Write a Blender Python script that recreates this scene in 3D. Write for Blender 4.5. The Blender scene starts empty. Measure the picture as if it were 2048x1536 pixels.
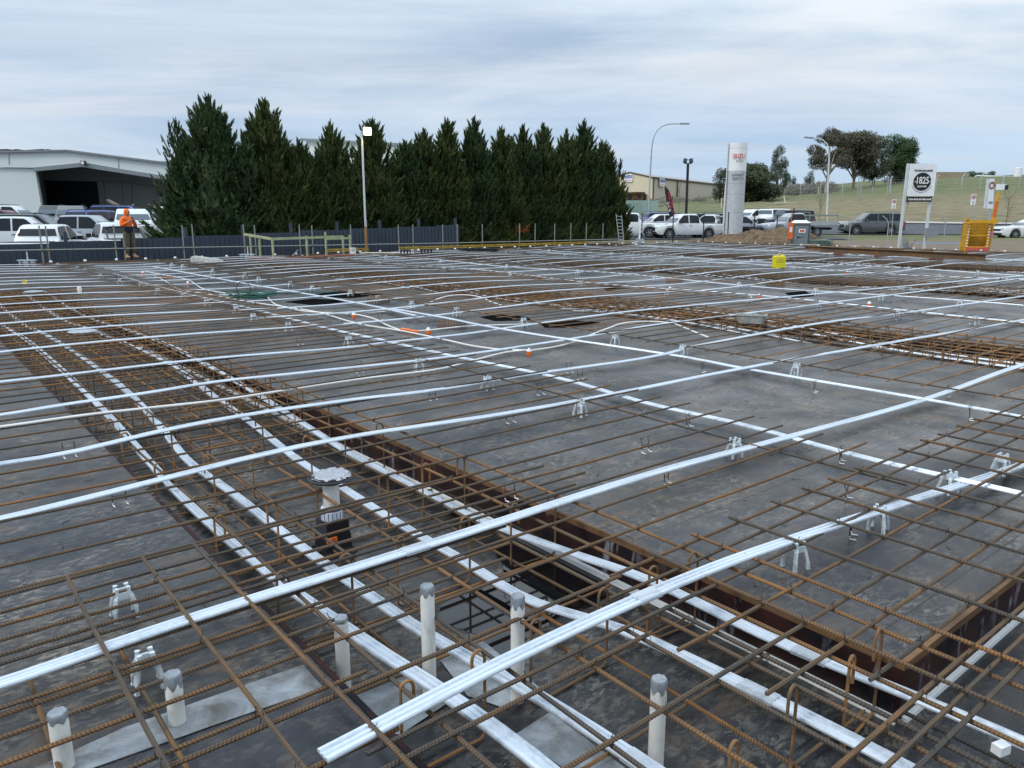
import bpy, bmesh, math, random
from mathutils import Vector, Matrix
random.seed(7)
R = math.radians
# ------------------------------------------------------------------ camera, world, sun
sc = bpy.context.scene
C = sc.collection
F, CX, CY, YH, H = 1527.0, 1024.0, 768.0, 432.0, 1.6      # focal (2048-wide px), centre, horizon row, eye height (m)
PITCH = math.atan((CY - YH) / F)
cam = bpy.data.cameras.new("camera"); camo = bpy.data.objects.new("camera", cam); C.objects.link(camo)
cam.sensor_width = 36.0; cam.lens = 36.0 * F / 2048.0; cam.clip_start = 0.05; cam.clip_end = 6000
camo.location = (0, 0, H); camo.rotation_euler = (R(90) - PITCH, 0, 0)
sc.camera = camo
sc.view_settings.view_transform = 'Standard'; sc.view_settings.look = 'None'
sc.view_settings.gamma = 1.0; sc.view_settings.exposure = 0.0
SUN_EL, SUN_AZ = R(42), R(-118)                            # azimuth measured from +Y towards +X
w = bpy.data.worlds.new("World"); sc.world = w; w.use_nodes = True
nt = w.node_tree; nt.nodes.clear(); N = nt.nodes; L = nt.links
def nd(t, **k):
    n = N.new(t)
    for a, b in k.items(): setattr(n, a, b)
    return n
def mth(op, a, b=None):
    n = nd('ShaderNodeMath', operation=op)
    for i, v in enumerate((a, b)):
        if v is None: continue
        if isinstance(v, (int, float)): n.inputs[i].default_value = v
        else: L.new(v, n.inputs[i])
    return n.outputs[0]
def ramp(fac, stops):
    n = nd('ShaderNodeValToRGB'); el = n.color_ramp.elements
    while len(el) < len(stops): el.new(0.5)
    for e, (p, c) in zip(el, stops):
        e.position = p; e.color = (*c, 1)
    L.new(fac, n.inputs[0]); return n.outputs[0]
sky = nd('ShaderNodeTexSky', sky_type='NISHITA', sun_disc=False, sun_elevation=SUN_EL, sun_rotation=SUN_AZ)
skb = nd('ShaderNodeVectorMath', operation='SCALE'); L.new(sky.outputs[0], skb.inputs[0]); skb.inputs[3].default_value = 0.9
tc = nd('ShaderNodeTexCoord'); sep = nd('ShaderNodeSeparateXYZ'); L.new(tc.outputs['Generated'], sep.inputs[0])
zc = mth('ADD', mth('MAXIMUM', sep.outputs[2], 0.0), 0.09)
cmb = nd('ShaderNodeCombineXYZ')
L.new(mth('DIVIDE', sep.outputs[0], zc), cmb.inputs[0]); L.new(mth('DIVIDE', sep.outputs[1], zc), cmb.inputs[1])
def noise(vec, scale, detail, rough=0.55, dist=0.0, loc=(0, 0, 0), stretch=(1, 1, 1)):
    mp = nd('ShaderNodeMapping'); L.new(vec, mp.inputs[0]); mp.inputs[1].default_value = loc; mp.inputs[3].default_value = stretch
    n = nd('ShaderNodeTexNoise'); L.new(mp.outputs[0], n.inputs[0])
    n.inputs['Scale'].default_value = scale; n.inputs['Detail'].default_value = detail
    n.inputs['Roughness'].default_value = rough; n.inputs['Distortion'].default_value = dist
    return n.outputs[0]
def wmix(fac, a, b):
    n = nd('ShaderNodeMix', data_type='RGBA')
    for s, v in ((0, fac), (6, a), (7, b)):
        if isinstance(v, (int, float)): n.inputs[s].default_value = v
        elif isinstance(v, tuple): n.inputs[s].default_value = (*v, 1)
        else: L.new(v, n.inputs[s])
    return n.outputs[2]
n1 = noise(cmb.outputs[0], 0.33, 7, 0.58, 0.7, (3.1, 7.2, 0), (0.75, 1.25, 1))
n2 = noise(cmb.outputs[0], 0.95, 7, 0.6, 0.3, (9.3, 2.2, 4), (0.55, 1.5, 1))
n3 = noise(cmb.outputs[0], 0.16, 3, 0.5, 0.2, (1.3, 5.2, 9), (1, 1, 1))
cloud = ramp(n1, [(0.36, (0.38, 0.495, 0.66)), (0.5, (0.54, 0.655, 0.78)), (0.62, (0.74, 0.805, 0.87))])
cloud = wmix(mth('MULTIPLY', ramp(n2, [(0.46, (0, 0, 0)), (0.68, (1, 1, 1))]), 0.5), cloud, (0.80, 0.83, 0.87))
lowb = ramp(sep.outputs[2], [(0.0, (0.95, 0.95, 0.95)), (0.05, (0.85, 0.85, 0.85)), (0.10, (0.5, 0.5, 0.5)), (0.17, (0.0, 0.0, 0.0))])
lown = mth('MULTIPLY', lowb, ramp(mth('ADD', mth('MULTIPLY', sep.outputs[0], 0.45), n2), [(0.25, (0.45, 0.45, 0.45)), (0.6, (1, 1, 1))]))
# thin slate-blue bank low on the horizon, mixed with clear sky
bank = wmix(0.35, (0.29, 0.43, 0.66), skb.outputs[0])
bank = wmix(0.94, skb.outputs[0], (0.32, 0.47, 0.72))
col = wmix(lown, cloud, bank)
# streaks of brighter cloud near the horizon
st = noise(cmb.outputs[0], 0.55, 6, 0.6, 0.2, (4.4, 1.0, 2), (0.35, 1.3, 1))
stf = mth('MULTIPLY', ramp(st, [(0.5, (0, 0, 0)), (0.64, (1, 1, 1))]), ramp(sep.outputs[2], [(0.0, (0.25,) * 3), (0.06, (0.6,) * 3), (0.12, (0.8,) * 3), (0.2, (0.15,) * 3)]))
col = wmix(mth('MULTIPLY', stf, 0.55), col, (0.82, 0.83, 0.86))
# an overcast vault is brighter overhead than at the horizon
gain = mth('ADD', 0.94, mth('MULTIPLY', mth('POWER', mth('MAXIMUM', sep.outputs[2], 0.0), 1.3), 1.75))
gain = mth('MULTIPLY', gain, ramp(n3, [(0.3, (0.9,) * 3), (0.7, (1.0,) * 3)]))
fin = nd('ShaderNodeVectorMath', operation='SCALE'); L.new(col, fin.inputs[0]); L.new(gain, fin.inputs[3])
bg = nd('ShaderNodeBackground'); L.new(fin.outputs[0], bg.inputs[0]); bg.inputs[1].default_value = 1.0
wo = nd('ShaderNodeOutputWorld'); L.new(bg.outputs[0], wo.inputs[0])
sun = bpy.data.lights.new("sun", 'SUN'); suno = bpy.data.objects.new("sun", sun); C.objects.link(suno)
sun.energy = 1.35; sun.angle = R(12); sun.color = (1.0, 0.97, 0.92)
suno.rotation_euler = Vector((-math.sin(SUN_AZ) * math.cos(SUN_EL), -math.cos(SUN_AZ) * math.cos(SUN_EL), -math.sin(SUN_EL))).to_track_quat('-Z', 'Y').to_euler()

# ------------------------------------------------------------------ coordinates
def ray(px, py):
    x = (px - CX) / F; v = -(py - CY) / F
    return (x, math.cos(PITCH) + v * math.sin(PITCH), -math.sin(PITCH) + v * math.cos(PITCH))
def at(px, py, z=0.0):                                    # point of the photo on a level plane
    r = ray(px, py); t = (z - H) / r[2]; return Vector((r[0] * t, r[1] * t, z))
def atd(px, py, D):                                       # point of the photo at a forward distance
    r = ray(px, py); t = D / r[1]; return Vector((r[0] * t, D, H + r[2] * t))
YA = math.atan((2950 - CX) / math.hypot(F, CY - YH))
AU = Vector((math.sin(YA), math.cos(YA), 0)); AV = Vector((-AU.y, AU.x, 0))
GR = math.atan2(AU.y, AU.x)                               # rotation of the deck grid
def U(u, v, z=0.0): return AU * u + AV * v + Vector((0, 0, z))
def UV(p): return (p.x * AU.x + p.y * AU.y, p.x * AV.x + p.y * AV.y)
def auv(px, py, z=0.0): return UV(at(px, py, z))
def onv(px, py, v):                                       # point of the photo on the upright plane v = const
    r = Vector(ray(px, py)); t = v / (r.x * AV.x + r.y * AV.y); return r * t + Vector((0, 0, H))

# ------------------------------------------------------------------ materials
def srgb(r, g, b):
    f = lambda c: (c / 255 / 12.92) if c / 255 <= 0.04045 else ((c / 255 + 0.055) / 1.055) ** 2.4
    return (f(r), f(g), f(b))
class Mat:
    def __init__(s, name, base=(0.5, 0.5, 0.5), rough=0.6, metal=0.0, spec=0.5):
        s.m = bpy.data.materials.new(name); s.m.use_nodes = True
        s.nt = s.m.node_tree; s.b = s.nt.nodes['Principled BSDF']
        s.b.inputs['Base Color'].default_value = (*base, 1); s.b.inputs['Roughness'].default_value = rough
        s.b.inputs['Metallic'].default_value = metal; s.b.inputs['Specular IOR Level'].default_value = spec
        s.tc = None
    def n(s, t, **k):
        n = s.nt.nodes.new(t)
        for a, b in k.items(): setattr(n, a, b)
        return n
    def l(s, a, b): s.nt.links.new(a, b)
    def co(s, kind='Object'):
        if not s.tc: s.tc = s.n('ShaderNodeTexCoord')
        return s.tc.outputs[kind]
    def noise(s, scale, detail=4, rough=0.55, stretch=(1, 1, 1), dist=0.0, kind='Object', loc=(0, 0, 0), rnd=False):
        mp = s.n('ShaderNodeMapping'); s.l(s.co(kind), mp.inputs[0]); mp.inputs[3].default_value = stretch; mp.inputs[1].default_value = loc
        if rnd:
            oi = s.n('ShaderNodeObjectInfo'); sc_ = s.n('ShaderNodeVectorMath', operation='SCALE')
            cb = s.n('ShaderNodeCombineXYZ'); s.l(oi.outputs['Random'], cb.inputs[0]); s.l(oi.outputs['Random'], cb.inputs[1])
            s.l(cb.outputs[0], sc_.inputs[0]); sc_.inputs[3].default_value = 57.0; s.l(sc_.outputs[0], mp.inputs[1])
        t = s.n('ShaderNodeTexNoise'); s.l(mp.outputs[0], t.inputs[0])
        t.inputs['Scale'].default_value = scale; t.inputs['Detail'].default_value = detail
        t.inputs['Roughness'].default_value = rough; t.inputs['Distortion'].default_value = dist
        return t.outputs[0]
    def ramp(s, fac, stops):
        n = s.n('ShaderNodeValToRGB'); el = n.color_ramp.elements
        while len(el) < len(stops): el.new(0.5)
        for e, (p, c) in zip(el, stops):
            e.position = p; e.color = (*(c if isinstance(c, tuple) else (c,) * 3), 1)
        s.l(fac, n.inputs[0]); return n.outputs[0]
    def mix(s, fac, a, b, blend='MIX'):
        n = s.n('ShaderNodeMix', data_type='RGBA', blend_type=blend)
        for i, v in ((0, fac), (6, a), (7, b)):
            if isinstance(v, (int, float)): n.inputs[i].default_value = v
            elif isinstance(v, tuple): n.inputs[i].default_value = (*v, 1)
            else: s.l(v, n.inputs[i])
        return n.outputs[2]
    def math(s, op, a, b=0.0):
        n = s.n('ShaderNodeMath', operation=op)
        for i, v in enumerate((a, b)):
            if isinstance(v, (int, float)): n.inputs[i].default_value = v
            else: s.l(v, n.inputs[i])
        return n.outputs[0]
    def col(s, x): s.l(x, s.b.inputs['Base Color']); return s
    def rgh(s, x): s.l(x, s.b.inputs['Roughness']); return s
    def bump(s, h, strength=0.3, dist=0.01):
        n = s.n('ShaderNodeBump'); n.inputs['Strength'].default_value = strength; n.inputs['Distance'].default_value = dist
        s.l(h, n.inputs['Height']); s.l(n.outputs[0], s.b.inputs['Normal']); return s
def simple(name, c, rough=0.6, metal=0.0, var=0.12, scale=6.0, spec=0.5):
    m = Mat(name, c, rough, metal, spec)
    nz = m.noise(scale, 4, kind='Object')
    lo = tuple(x * (1 - var) for x in c); hi = tuple(min(1, x * (1 + var)) for x in c)
    m.col(m.ramp(nz, [(0.3, lo), (0.7, hi)])); return m.m
MT = {}
# formwork ply, dark phenolic face with cement dust, rust marks and damp patches
def deck_mat(name, dark=1.0, wet=0.0):
    m = Mat(name, (0.05, 0.05, 0.05), 0.4, 0, 0.34)
    a = m.noise(0.9, 6, 0.6, dist=0.6); b = m.noise(5.5, 7, 0.68, stretch=(1, 1.5, 1), dist=0.4); c = m.noise(26, 5, 0.7, stretch=(0.7, 1.6, 1)); d = m.noise(1.7, 4, 0.5, loc=(5, 3, 1)); e = m.noise(3.3, 4, 0.6, loc=(15, 1, 2), dist=0.8)
    base = m.ramp(a, [(0.3, tuple(x * dark for x in (0.021, 0.024, 0.030))), (0.5, tuple(x * dark for x in (0.036, 0.038, 0.042))), (0.7, tuple(x * dark for x in (0.062, 0.057, 0.049)))])
    g_ = m.noise(19, 10, 0.82, stretch=(0.8, 1.7, 1), dist=0.5, loc=(4, 4, 4)); h_ = m.noise(2.6, 5, 0.65, loc=(8, 1, 3), dist=0.7)
    fine = m.math('MULTIPLY', m.ramp(g_, [(0.49, 0.0), (0.57, 1.0)]), m.ramp(h_, [(0.40, 0.08), (0.62, 1.0)]))
    fine = m.math('MAXIMUM', fine, m.math('MULTIPLY', m.math('MULTIPLY', m.ramp(b, [(0.5, 0.0), (0.66, 1.0)]), m.ramp(c, [(0.42, 0.0), (0.6, 1.0)])), 0.6))
    dust = m.math('MULTIPLY', fine, m.ramp(d, [(0.36, 0.15), (0.6, 1.0)]))
    base = m.mix(m.math('MULTIPLY', dust, 0.72), base, (0.34, 0.305, 0.245))
    base = m.mix(m.math('MULTIPLY', m.ramp(e, [(0.56, 0.0), (0.76, 1.0)]), 0.5), base, (0.17, 0.10, 0.045))
    # 2.4 x 1.2 m sheets: tone per sheet and dark joints
    br = m.n('ShaderNodeTexBrick'); m.l(m.co(), br.inputs[0]); br.offset = 0.0
    br.inputs['Scale'].default_value = 1.0; br.inputs['Brick Width'].default_value = 2.4; br.inputs['Row Height'].default_value = 1.2
    br.inputs['Mortar Size'].default_value = 0.004; br.inputs['Mortar Smooth'].default_value = 0.2
    br.inputs[1].default_value = (0.86, 0.86, 0.9, 1); br.inputs[2].default_value = (1.16, 1.1, 1.02, 1); br.inputs[3].default_value = (0.25, 0.25, 0.25, 1)
    base = m.mix(1.0, base, br.outputs[0], 'MULTIPLY')
    m.col(base)
    rr = m.ramp(m.noise(1.3, 5, 0.6, loc=(2, 9, 4), dist=0.5), [(0.32, 0.17 - wet * 0.1), (0.5, 0.36), (0.7, 0.55)])
    m.rgh(m.math('ADD', rr, m.math('MULTIPLY', dust, 0.25)))
    m.bump(m.math('ADD', m.math('MULTIPLY', c, 0.25), b), 0.10, 0.01)
    return m.m
MT['deck'] = deck_mat('formply_deck')
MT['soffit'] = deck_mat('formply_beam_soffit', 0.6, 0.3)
def side_mat():
    m = Mat('formply_side', (0.03, 0.015, 0.012), 0.6, 0, 0.15)
    a = m.noise(4, 5, 0.6); b = m.noise(14, 6, 0.65, stretch=(1, 1, 0.22), dist=0.3); c = m.noise(2.3, 3, 0.5, loc=(3, 3, 3))
    base = m.ramp(a, [(0.35, (0.010, 0.009, 0.012)), (0.6, (0.045, 0.018, 0.014)), (0.75, (0.075, 0.03, 0.018))])
    f = m.math('MULTIPLY', m.ramp(b, [(0.55, 0.0), (0.72, 1.0)]), m.ramp(c, [(0.45, 0.0), (0.6, 1.0)]))
    m.col(m.mix(m.math('MULTIPLY', f, 0.9), base, (0.40, 0.42, 0.46))); return m.m
MT['side'] = side_mat()
def ply_edge():
    m = Mat('ply_edge', (0.3, 0.15, 0.06), 0.7)
    wv = m.noise(60, 3, 0.6, stretch=(0.05, 0.05, 1)); b = m.noise(3, 4)
    m.col(m.mix(0.5, m.ramp(wv, [(0.35, (0.045, 0.024, 0.012)), (0.65, (0.20, 0.105, 0.045))]), m.ramp(b, [(0.35, (0.08, 0.04, 0.016)), (0.65, (0.24, 0.12, 0.045))]))); return m.m
MT['edge'] = ply_edge()
def rust(name, ribs=False, warm=0.5):
    m = Mat(name, (0.2, 0.08, 0.03), 0.72)
    a = m.noise(2.4, 4, 0.6, stretch=(1, 6, 6), rnd=True); b = m.noise(38, 4, 0.7, stretch=(0.4, 2, 2))
    oi = m.n('ShaderNodeObjectInfo')
    a2 = m.noise(0.9, 3, 0.6, stretch=(1, 3, 3), rnd=True, loc=(3, 1, 0))
    t = m.math('ADD', m.math('MULTIPLY', a, 0.75), m.math('MULTIPLY', a2, 0.55))
    t = m.math('ADD', t, m.math('MULTIPLY', oi.outputs['Random'], 0.30))
    t = m.math('ADD', t, m.math('MULTIPLY', b, 0.38))
    k = (0.5 - warm) * 0.3
    c = m.ramp(m.math('MULTIPLY', t, 0.5), [(0.38 + k, (0.055, 0.047, 0.040)), (0.46 + k, (0.105, 0.078, 0.052)), (0.54 + k, (0.175, 0.098, 0.044)), (0.65 + k, (0.36, 0.165, 0.050))])
    m.col(c); m.rgh(m.ramp(t, [(0.4, 0.42), (1.0, 0.85)]))
    if ribs:
        sp = m.n('ShaderNodeSeparateXYZ'); m.l(m.co(), sp.inputs[0])
        s_ = m.math('SINE', m.math('MULTIPLY', m.math('ADD', sp.outputs[0], m.math('MULTIPLY', sp.outputs[1], 0.5)), 2 * math.pi / 0.012))
        m.bump(s_, 0.8, 0.0012); m.col(m.mix(m.math('MULTIPLY', m.ramp(s_, [(0.1, 1.0), (0.6, 0.0)]), 0.45), c, (0.02, 0.014, 0.01)))
    return m.m
MT['bar'] = rust('rebar_steel', True, 0.53); MT['barfar'] = rust('rebar_steel_rusty', False, 0.60); MT['hook'] = rust('stirrup_steel', False, 0.70)
MT['beamsteel'] = rust('weathered_steel_beam', False, 0.75)
def galv(name, c=(0.80, 0.83, 0.86), rough=0.34, metal=0.55):
    m = Mat(name, c, rough, metal)
    a = m.noise(7, 5, 0.6, stretch=(0.25, 3, 3), rnd=True); b = m.noise(45, 3, 0.6)
    t = m.math('ADD', m.math('MULTIPLY', a, 0.7), m.math('MULTIPLY', b, 0.3))
    m.col(m.ramp(t, [(0.30, tuple(x * 0.58 for x in c)), (0.5, c), (0.68, tuple(min(1, x * 1.10) for x in c))]))
    m.rgh(m.ramp(a, [(0.3, rough - 0.08), (0.7, rough + 0.16)])); return m.m
MT['galv'] = galv('galvanised_duct', (0.66, 0.72, 0.78), 0.38, 0.45); MT['galvtape'] = galv('duct_tape_band', (0.52, 0.56, 0.60), 0.45, 0.3); MT['galvpost'] = galv('galvanised_post', (0.30, 0.32, 0.30), 0.5, 0.4)
_m = Mat('dirty_galvanised_sheet', (0.5, 0.55, 0.58), 0.45, 0.3); _m.col(_m.ramp(_m.noise(4, 7, 0.7, dist=0.6), [(0.34, (0.12, 0.11, 0.09)), (0.50, (0.27, 0.29, 0.30)), (0.66, (0.42, 0.46, 0.48))])); _m.rgh(_m.ramp(_m.noise(3, 5), [(0.3, 0.3), (0.7, 0.6)])); MT['sheet'] = _m.m
_m = Mat('white_pvc', (0.66, 0.65, 0.58), 0.35); _m.col(_m.ramp(_m.noise(9, 7, 0.7, stretch=(1, 1, 0.5)), [(0.28, (0.40, 0.38, 0.32)), (0.40, (0.70, 0.69, 0.64)), (0.6, (0.78, 0.775, 0.72))])); MT['pvc'] = _m.m
MT['conduit'] = simple('white_conduit', (0.80, 0.77, 0.72), 0.4, 0, 0.08, 4)
MT['chair'] = simple('grey_plastic', (0.58, 0.63, 0.65), 0.45, 0, 0.08, 20)
MT['tape'] = simple('silver_tape', (0.27, 0.29, 0.31), 0.4, 0.4, 0.25, 30)
MT['foil'] = Mat('crumpled_foil', (0.55, 0.57, 0.6), 0.3, 0.7).m
_m = Mat('crumpled_foil_wrap', (0.5, 0.52, 0.55), 0.32, 0.6); _m.bump(_m.noise(35, 4, 0.6, dist=1.5), 1.0, 0.02); MT['foil'] = _m.m
MT['black'] = simple('black_plastic', (0.012, 0.012, 0.014), 0.4, 0, 0.3)
MT['wire'] = simple('dark_wire', (0.03, 0.028, 0.028), 0.5, 0.3, 0.3)
MT['orange'] = simple('orange_plastic', (0.80, 0.16, 0.02), 0.45, 0, 0.12)
MT['white'] = simple('white_paint', (0.84, 0.85, 0.85), 0.4, 0, 0.06)
MT['whitetip'] = simple('white_plastic', (0.80, 0.80, 0.78), 0.5, 0, 0.05)
MT['yellow'] = simple('yellow_plastic', (0.72, 0.62, 0.01), 0.4, 0, 0.08)
MT['yellowsteel'] = simple('yellow_painted_steel', (0.72, 0.36, 0.01), 0.45, 0, 0.15)
MT['formbeam'] = simple('yellow_formwork_timber', (0.52, 0.34, 0.05), 0.7, 0, 0.3, 3)
MT['red'] = simple('red_paint', (0.55, 0.05, 0.03), 0.5, 0, 0.15)
MT['pine'] = simple('treated_pine', (0.36, 0.38, 0.21), 0.75, 0, 0.22, 5)
MT['redboard'] = simple('red_brown_board', (0.26, 0.10, 0.07), 0.7, 0, 0.25, 5)
MT['blue'] = simple('blue_painted_steel', (0.22, 0.40, 0.58), 0.5, 0, 0.2)
MT['fence'] = simple('blue_grey_steel_fence', (0.040, 0.055, 0.078), 0.45, 0, 0.15, 1.5)
MT['concrete'] = simple('concrete', (0.42, 0.40, 0.36), 0.85, 0, 0.18, 1.2)
MT['tub'] = simple('cement_crusted_plastic', (0.34, 0.34, 0.31), 0.85, 0, 0.35, 14)
MT['asphalt'] = simple('asphalt', (0.065, 0.068, 0.075), 0.85, 0, 0.2, 1.3)
MT['polegrey'] = simple('galvanised_pole', (0.42, 0.45, 0.47), 0.45, 0.3, 0.08, 1)
MT['polewhite'] = simple('white_pole', (0.62, 0.66, 0.66), 0.45, 0.1, 0.06, 1)
MT['glass'] = Mat('dark_car_glass', (0.010, 0.013, 0.016), 0.10, 0.0, 0.35).m
MT['clearglass'] = Mat('tinted_windscreen', (0.085, 0.115, 0.13), 0.10, 0.0, 0.5).m
MT['tyre'] = simple('tyre_rubber', (0.018, 0.018, 0.018), 0.8)
MT['rim'] = simple('alloy_rim', (0.38, 0.39, 0.41), 0.35, 0.6)
MT['tail'] = Mat('tail_lamp_red', (0.45, 0.01, 0.015), 0.15).m
MT['head'] = Mat('headlamp_lens', (0.62, 0.66, 0.7), 0.1, 0.2).m
MT['opening_black'] = Mat('opening_stand_in_black', (0.004, 0.004, 0.004), 1.0, 0, 0.02).m  # matte black that makes a flat plate look like an opening
MT['dark'] = simple('dark_interior', (0.006, 0.007, 0.012), 0.7)
MT['tan'] = simple('tan_cladding', (0.54, 0.47, 0.38), 0.7, 0, 0.06, 0.4)
MT['cream'] = simple('cream_cladding', (0.68, 0.60, 0.43), 0.7, 0, 0.06, 0.4)
MT['brick'] = simple('orange_brick', (0.46, 0.27, 0.12), 0.8, 0, 0.15, 3)
MT['roofgrey'] = simple('grey_roof_sheet', (0.33, 0.33, 0.31), 0.6, 0.1, 0.08, 0.6)
MT['brown'] = simple('brown_trim', (0.10, 0.065, 0.045), 0.6)
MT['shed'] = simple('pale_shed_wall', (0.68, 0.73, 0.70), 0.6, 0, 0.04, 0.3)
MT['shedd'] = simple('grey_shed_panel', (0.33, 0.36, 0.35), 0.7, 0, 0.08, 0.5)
MT['shedb'] = simple('steel_gutter', (0.24, 0.27, 0.28), 0.5, 0.2, 0.1)
_m = Mat('brown_dirt', (0.17, 0.11, 0.06), 0.95); _m.col(_m.ramp(_m.noise(3, 7, 0.7), [(0.32, (0.075, 0.048, 0.028)), (0.5, (0.15, 0.10, 0.058)), (0.68, (0.25, 0.175, 0.10))])); _m.bump(_m.noise(9, 5, 0.7), 1.0, 0.06); MT['dirt'] = _m.m
MT['bark'] = simple('tree_bark', (0.16, 0.13, 0.10), 0.9, 0, 0.3, 4)
MT['palebark'] = simple('pale_gum_bark', (0.42, 0.37, 0.31), 0.85, 0, 0.3, 3)
MT['twig'] = simple('bare_twigs', (0.20, 0.16, 0.12), 0.9, 0, 0.2)
MT['hose'] = simple('green_hose', (0.01, 0.10, 0.07), 0.5)
MT['paintgrey'] = simple('grey_coated_steel', (0.25, 0.27, 0.28), 0.5, 0, 0.08)
MT['skin'] = simple('skin', (0.45, 0.26, 0.18), 0.55, 0, 0.05)
MT['hivis'] = simple('orange_hivis_cloth', (0.95, 0.17, 0.01), 0.75, 0, 0.12, 12)
MT['navy'] = simple('navy_cloth', (0.012, 0.016, 0.035), 0.85, 0, 0.2, 12)
MT['khaki'] = simple('olive_trousers', (0.095, 0.083, 0.05), 0.9, 0, 0.25, 9)
MT['boot'] = simple('tan_boot_leather', (0.42, 0.22, 0.06), 0.7, 0, 0.2, 20)
MT['portaloo'] = simple('grey_plastic_cabin', (0.14, 0.16, 0.175), 0.5, 0, 0.1)
_m = Mat('flood_lamp_lit', (1, 0.9, 0.7), 0.3); _m.b.inputs['Emission Color'].default_value = (1, 0.82, 0.55, 1); _m.b.inputs['Emission Strength'].default_value = 9.0; MT['lamp'] = _m.m
_m = Mat('puddle_water', (0.006, 0.006, 0.007), 0.04, 0.0, 0.6); MT['water'] = _m.m
MT['brickpale'] = simple('pale_brown_wall', (0.33, 0.26, 0.18), 0.85, 0, 0.12, 0.5)
def leaf(name, lo, mid, hi, sc=1.3):
    m = Mat(name, mid, 0.65, 0, 0.3)
    n = m.noise(sc, 4, 0.6, kind='Object'); n2 = m.noise(sc * 9, 3, 0.6, kind='Object')
    t = m.math('ADD', m.math('MULTIPLY', n, 0.5), m.math('MULTIPLY', n2, 0.5))
    m.col(m.ramp(t, [(0.33, lo), (0.5, mid), (0.68, hi)])); return m.m
MT['cyp'] = leaf('cypress_foliage', (0.032, 0.055, 0.015), (0.072, 0.105, 0.030), (0.185, 0.20, 0.066), 0.9)
MT['cyp2'] = leaf('cypress_foliage_cool', (0.016, 0.042, 0.018), (0.056, 0.098, 0.036), (0.14, 0.175, 0.064), 0.9)
MT['gum'] = leaf('gum_foliage', (0.045, 0.048, 0.026), (0.085, 0.078, 0.044), (0.15, 0.12, 0.075), 0.5)
MT['pinel'] = leaf('pine_foliage', (0.020, 0.048, 0.015), (0.040, 0.085, 0.024), (0.085, 0.135, 0.04), 0.5)
MT['olive'] = leaf('dark_shrub_foliage', (0.025, 0.038, 0.014), (0.05, 0.064, 0.024), (0.095, 0.10, 0.04), 0.5)
MT['gum2'] = leaf('grey_green_foliage', (0.04, 0.06, 0.035), (0.07, 0.095, 0.055), (0.11, 0.13, 0.075), 0.5)
MT['scrub'] = leaf('dry_scrub', (0.12, 0.11, 0.085), (0.18, 0.165, 0.13), (0.25, 0.23, 0.19), 0.5)
MT['rusttwig'] = simple('red_brown_twig', (0.28, 0.08, 0.03), 0.9)
def ground_mat():
    m = Mat('ground_grass_and_dirt', (0.2, 0.17, 0.1), 0.95)
    g = m.n('ShaderNodeNewGeometry'); sp = m.n('ShaderNodeSeparateXYZ'); m.l(g.outputs['Position'], sp.inputs[0])
    a = m.noise(0.10, 5, 0.6, kind='Object', stretch=(0.45, 1.6, 1)); b = m.noise(0.9, 6, 0.65, stretch=(0.5, 1.5, 1)); c = m.noise(0.05, 3, 0.5, loc=(9, 2, 1), stretch=(0.3, 2.5, 1)); f = m.noise(4, 4, 0.7)
    b = m.math('ADD', m.math('MULTIPLY', b, 0.6), m.math('MULTIPLY', m.noise(3.5, 6, 0.75, stretch=(0.35, 1.6, 1)), 0.4))
    green = m.ramp(b, [(0.40, (0.055, 0.080, 0.018)), (0.60, (0.15, 0.16, 0.055))])
    dry = m.ramp(b, [(0.38, (0.10, 0.082, 0.038)), (0.62, (0.28, 0.225, 0.125))])
    dirt = m.ramp(m.math('ADD', m.math('MULTIPLY', b, 0.5), m.math('MULTIPLY', f, 0.5)), [(0.35, (0.10, 0.07, 0.045)), (0.65, (0.24, 0.175, 0.11))])
    t = m.math('ADD', m.math('MULTIPLY', a, 0.6), m.math('MULTIPLY', c, 0.5))
    # the bank cut behind the road is dry, the upper pasture greener
    bank = m.math('MULTIPLY', m.ramp(m.math('DIVIDE', sp.outputs[1], 400), [(0.175, 0.0), (0.19, 1.0), (0.27, 1.0), (0.34, 0.0)]), m.ramp(m.math('DIVIDE', m.math('SUBTRACT', sp.outputs[0], m.math('MULTIPLY', sp.outputs[1], 0.24)), 60), [(0.0, 0.0), (0.18, 1.0)]))
    dd = m.math('ADD', m.ramp(t, [(0.52, 0.0), (0.66, 0.6)]), m.math('MULTIPLY', bank, 0.8))
    gd = m.mix(m.math('MINIMUM', dd, 1.0), green, dry)
    near = m.ramp(m.math('DIVIDE', m.math('ADD', sp.outputs[1], m.math('MULTIPLY', b, 9)), 100), [(0.56, 1.0), (0.615, 0.0)])
    m.col(m.mix(near, gd, dirt)); m.bump(f, 0.5, 0.05); return m.m
MT['ground'] = ground_mat()

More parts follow.
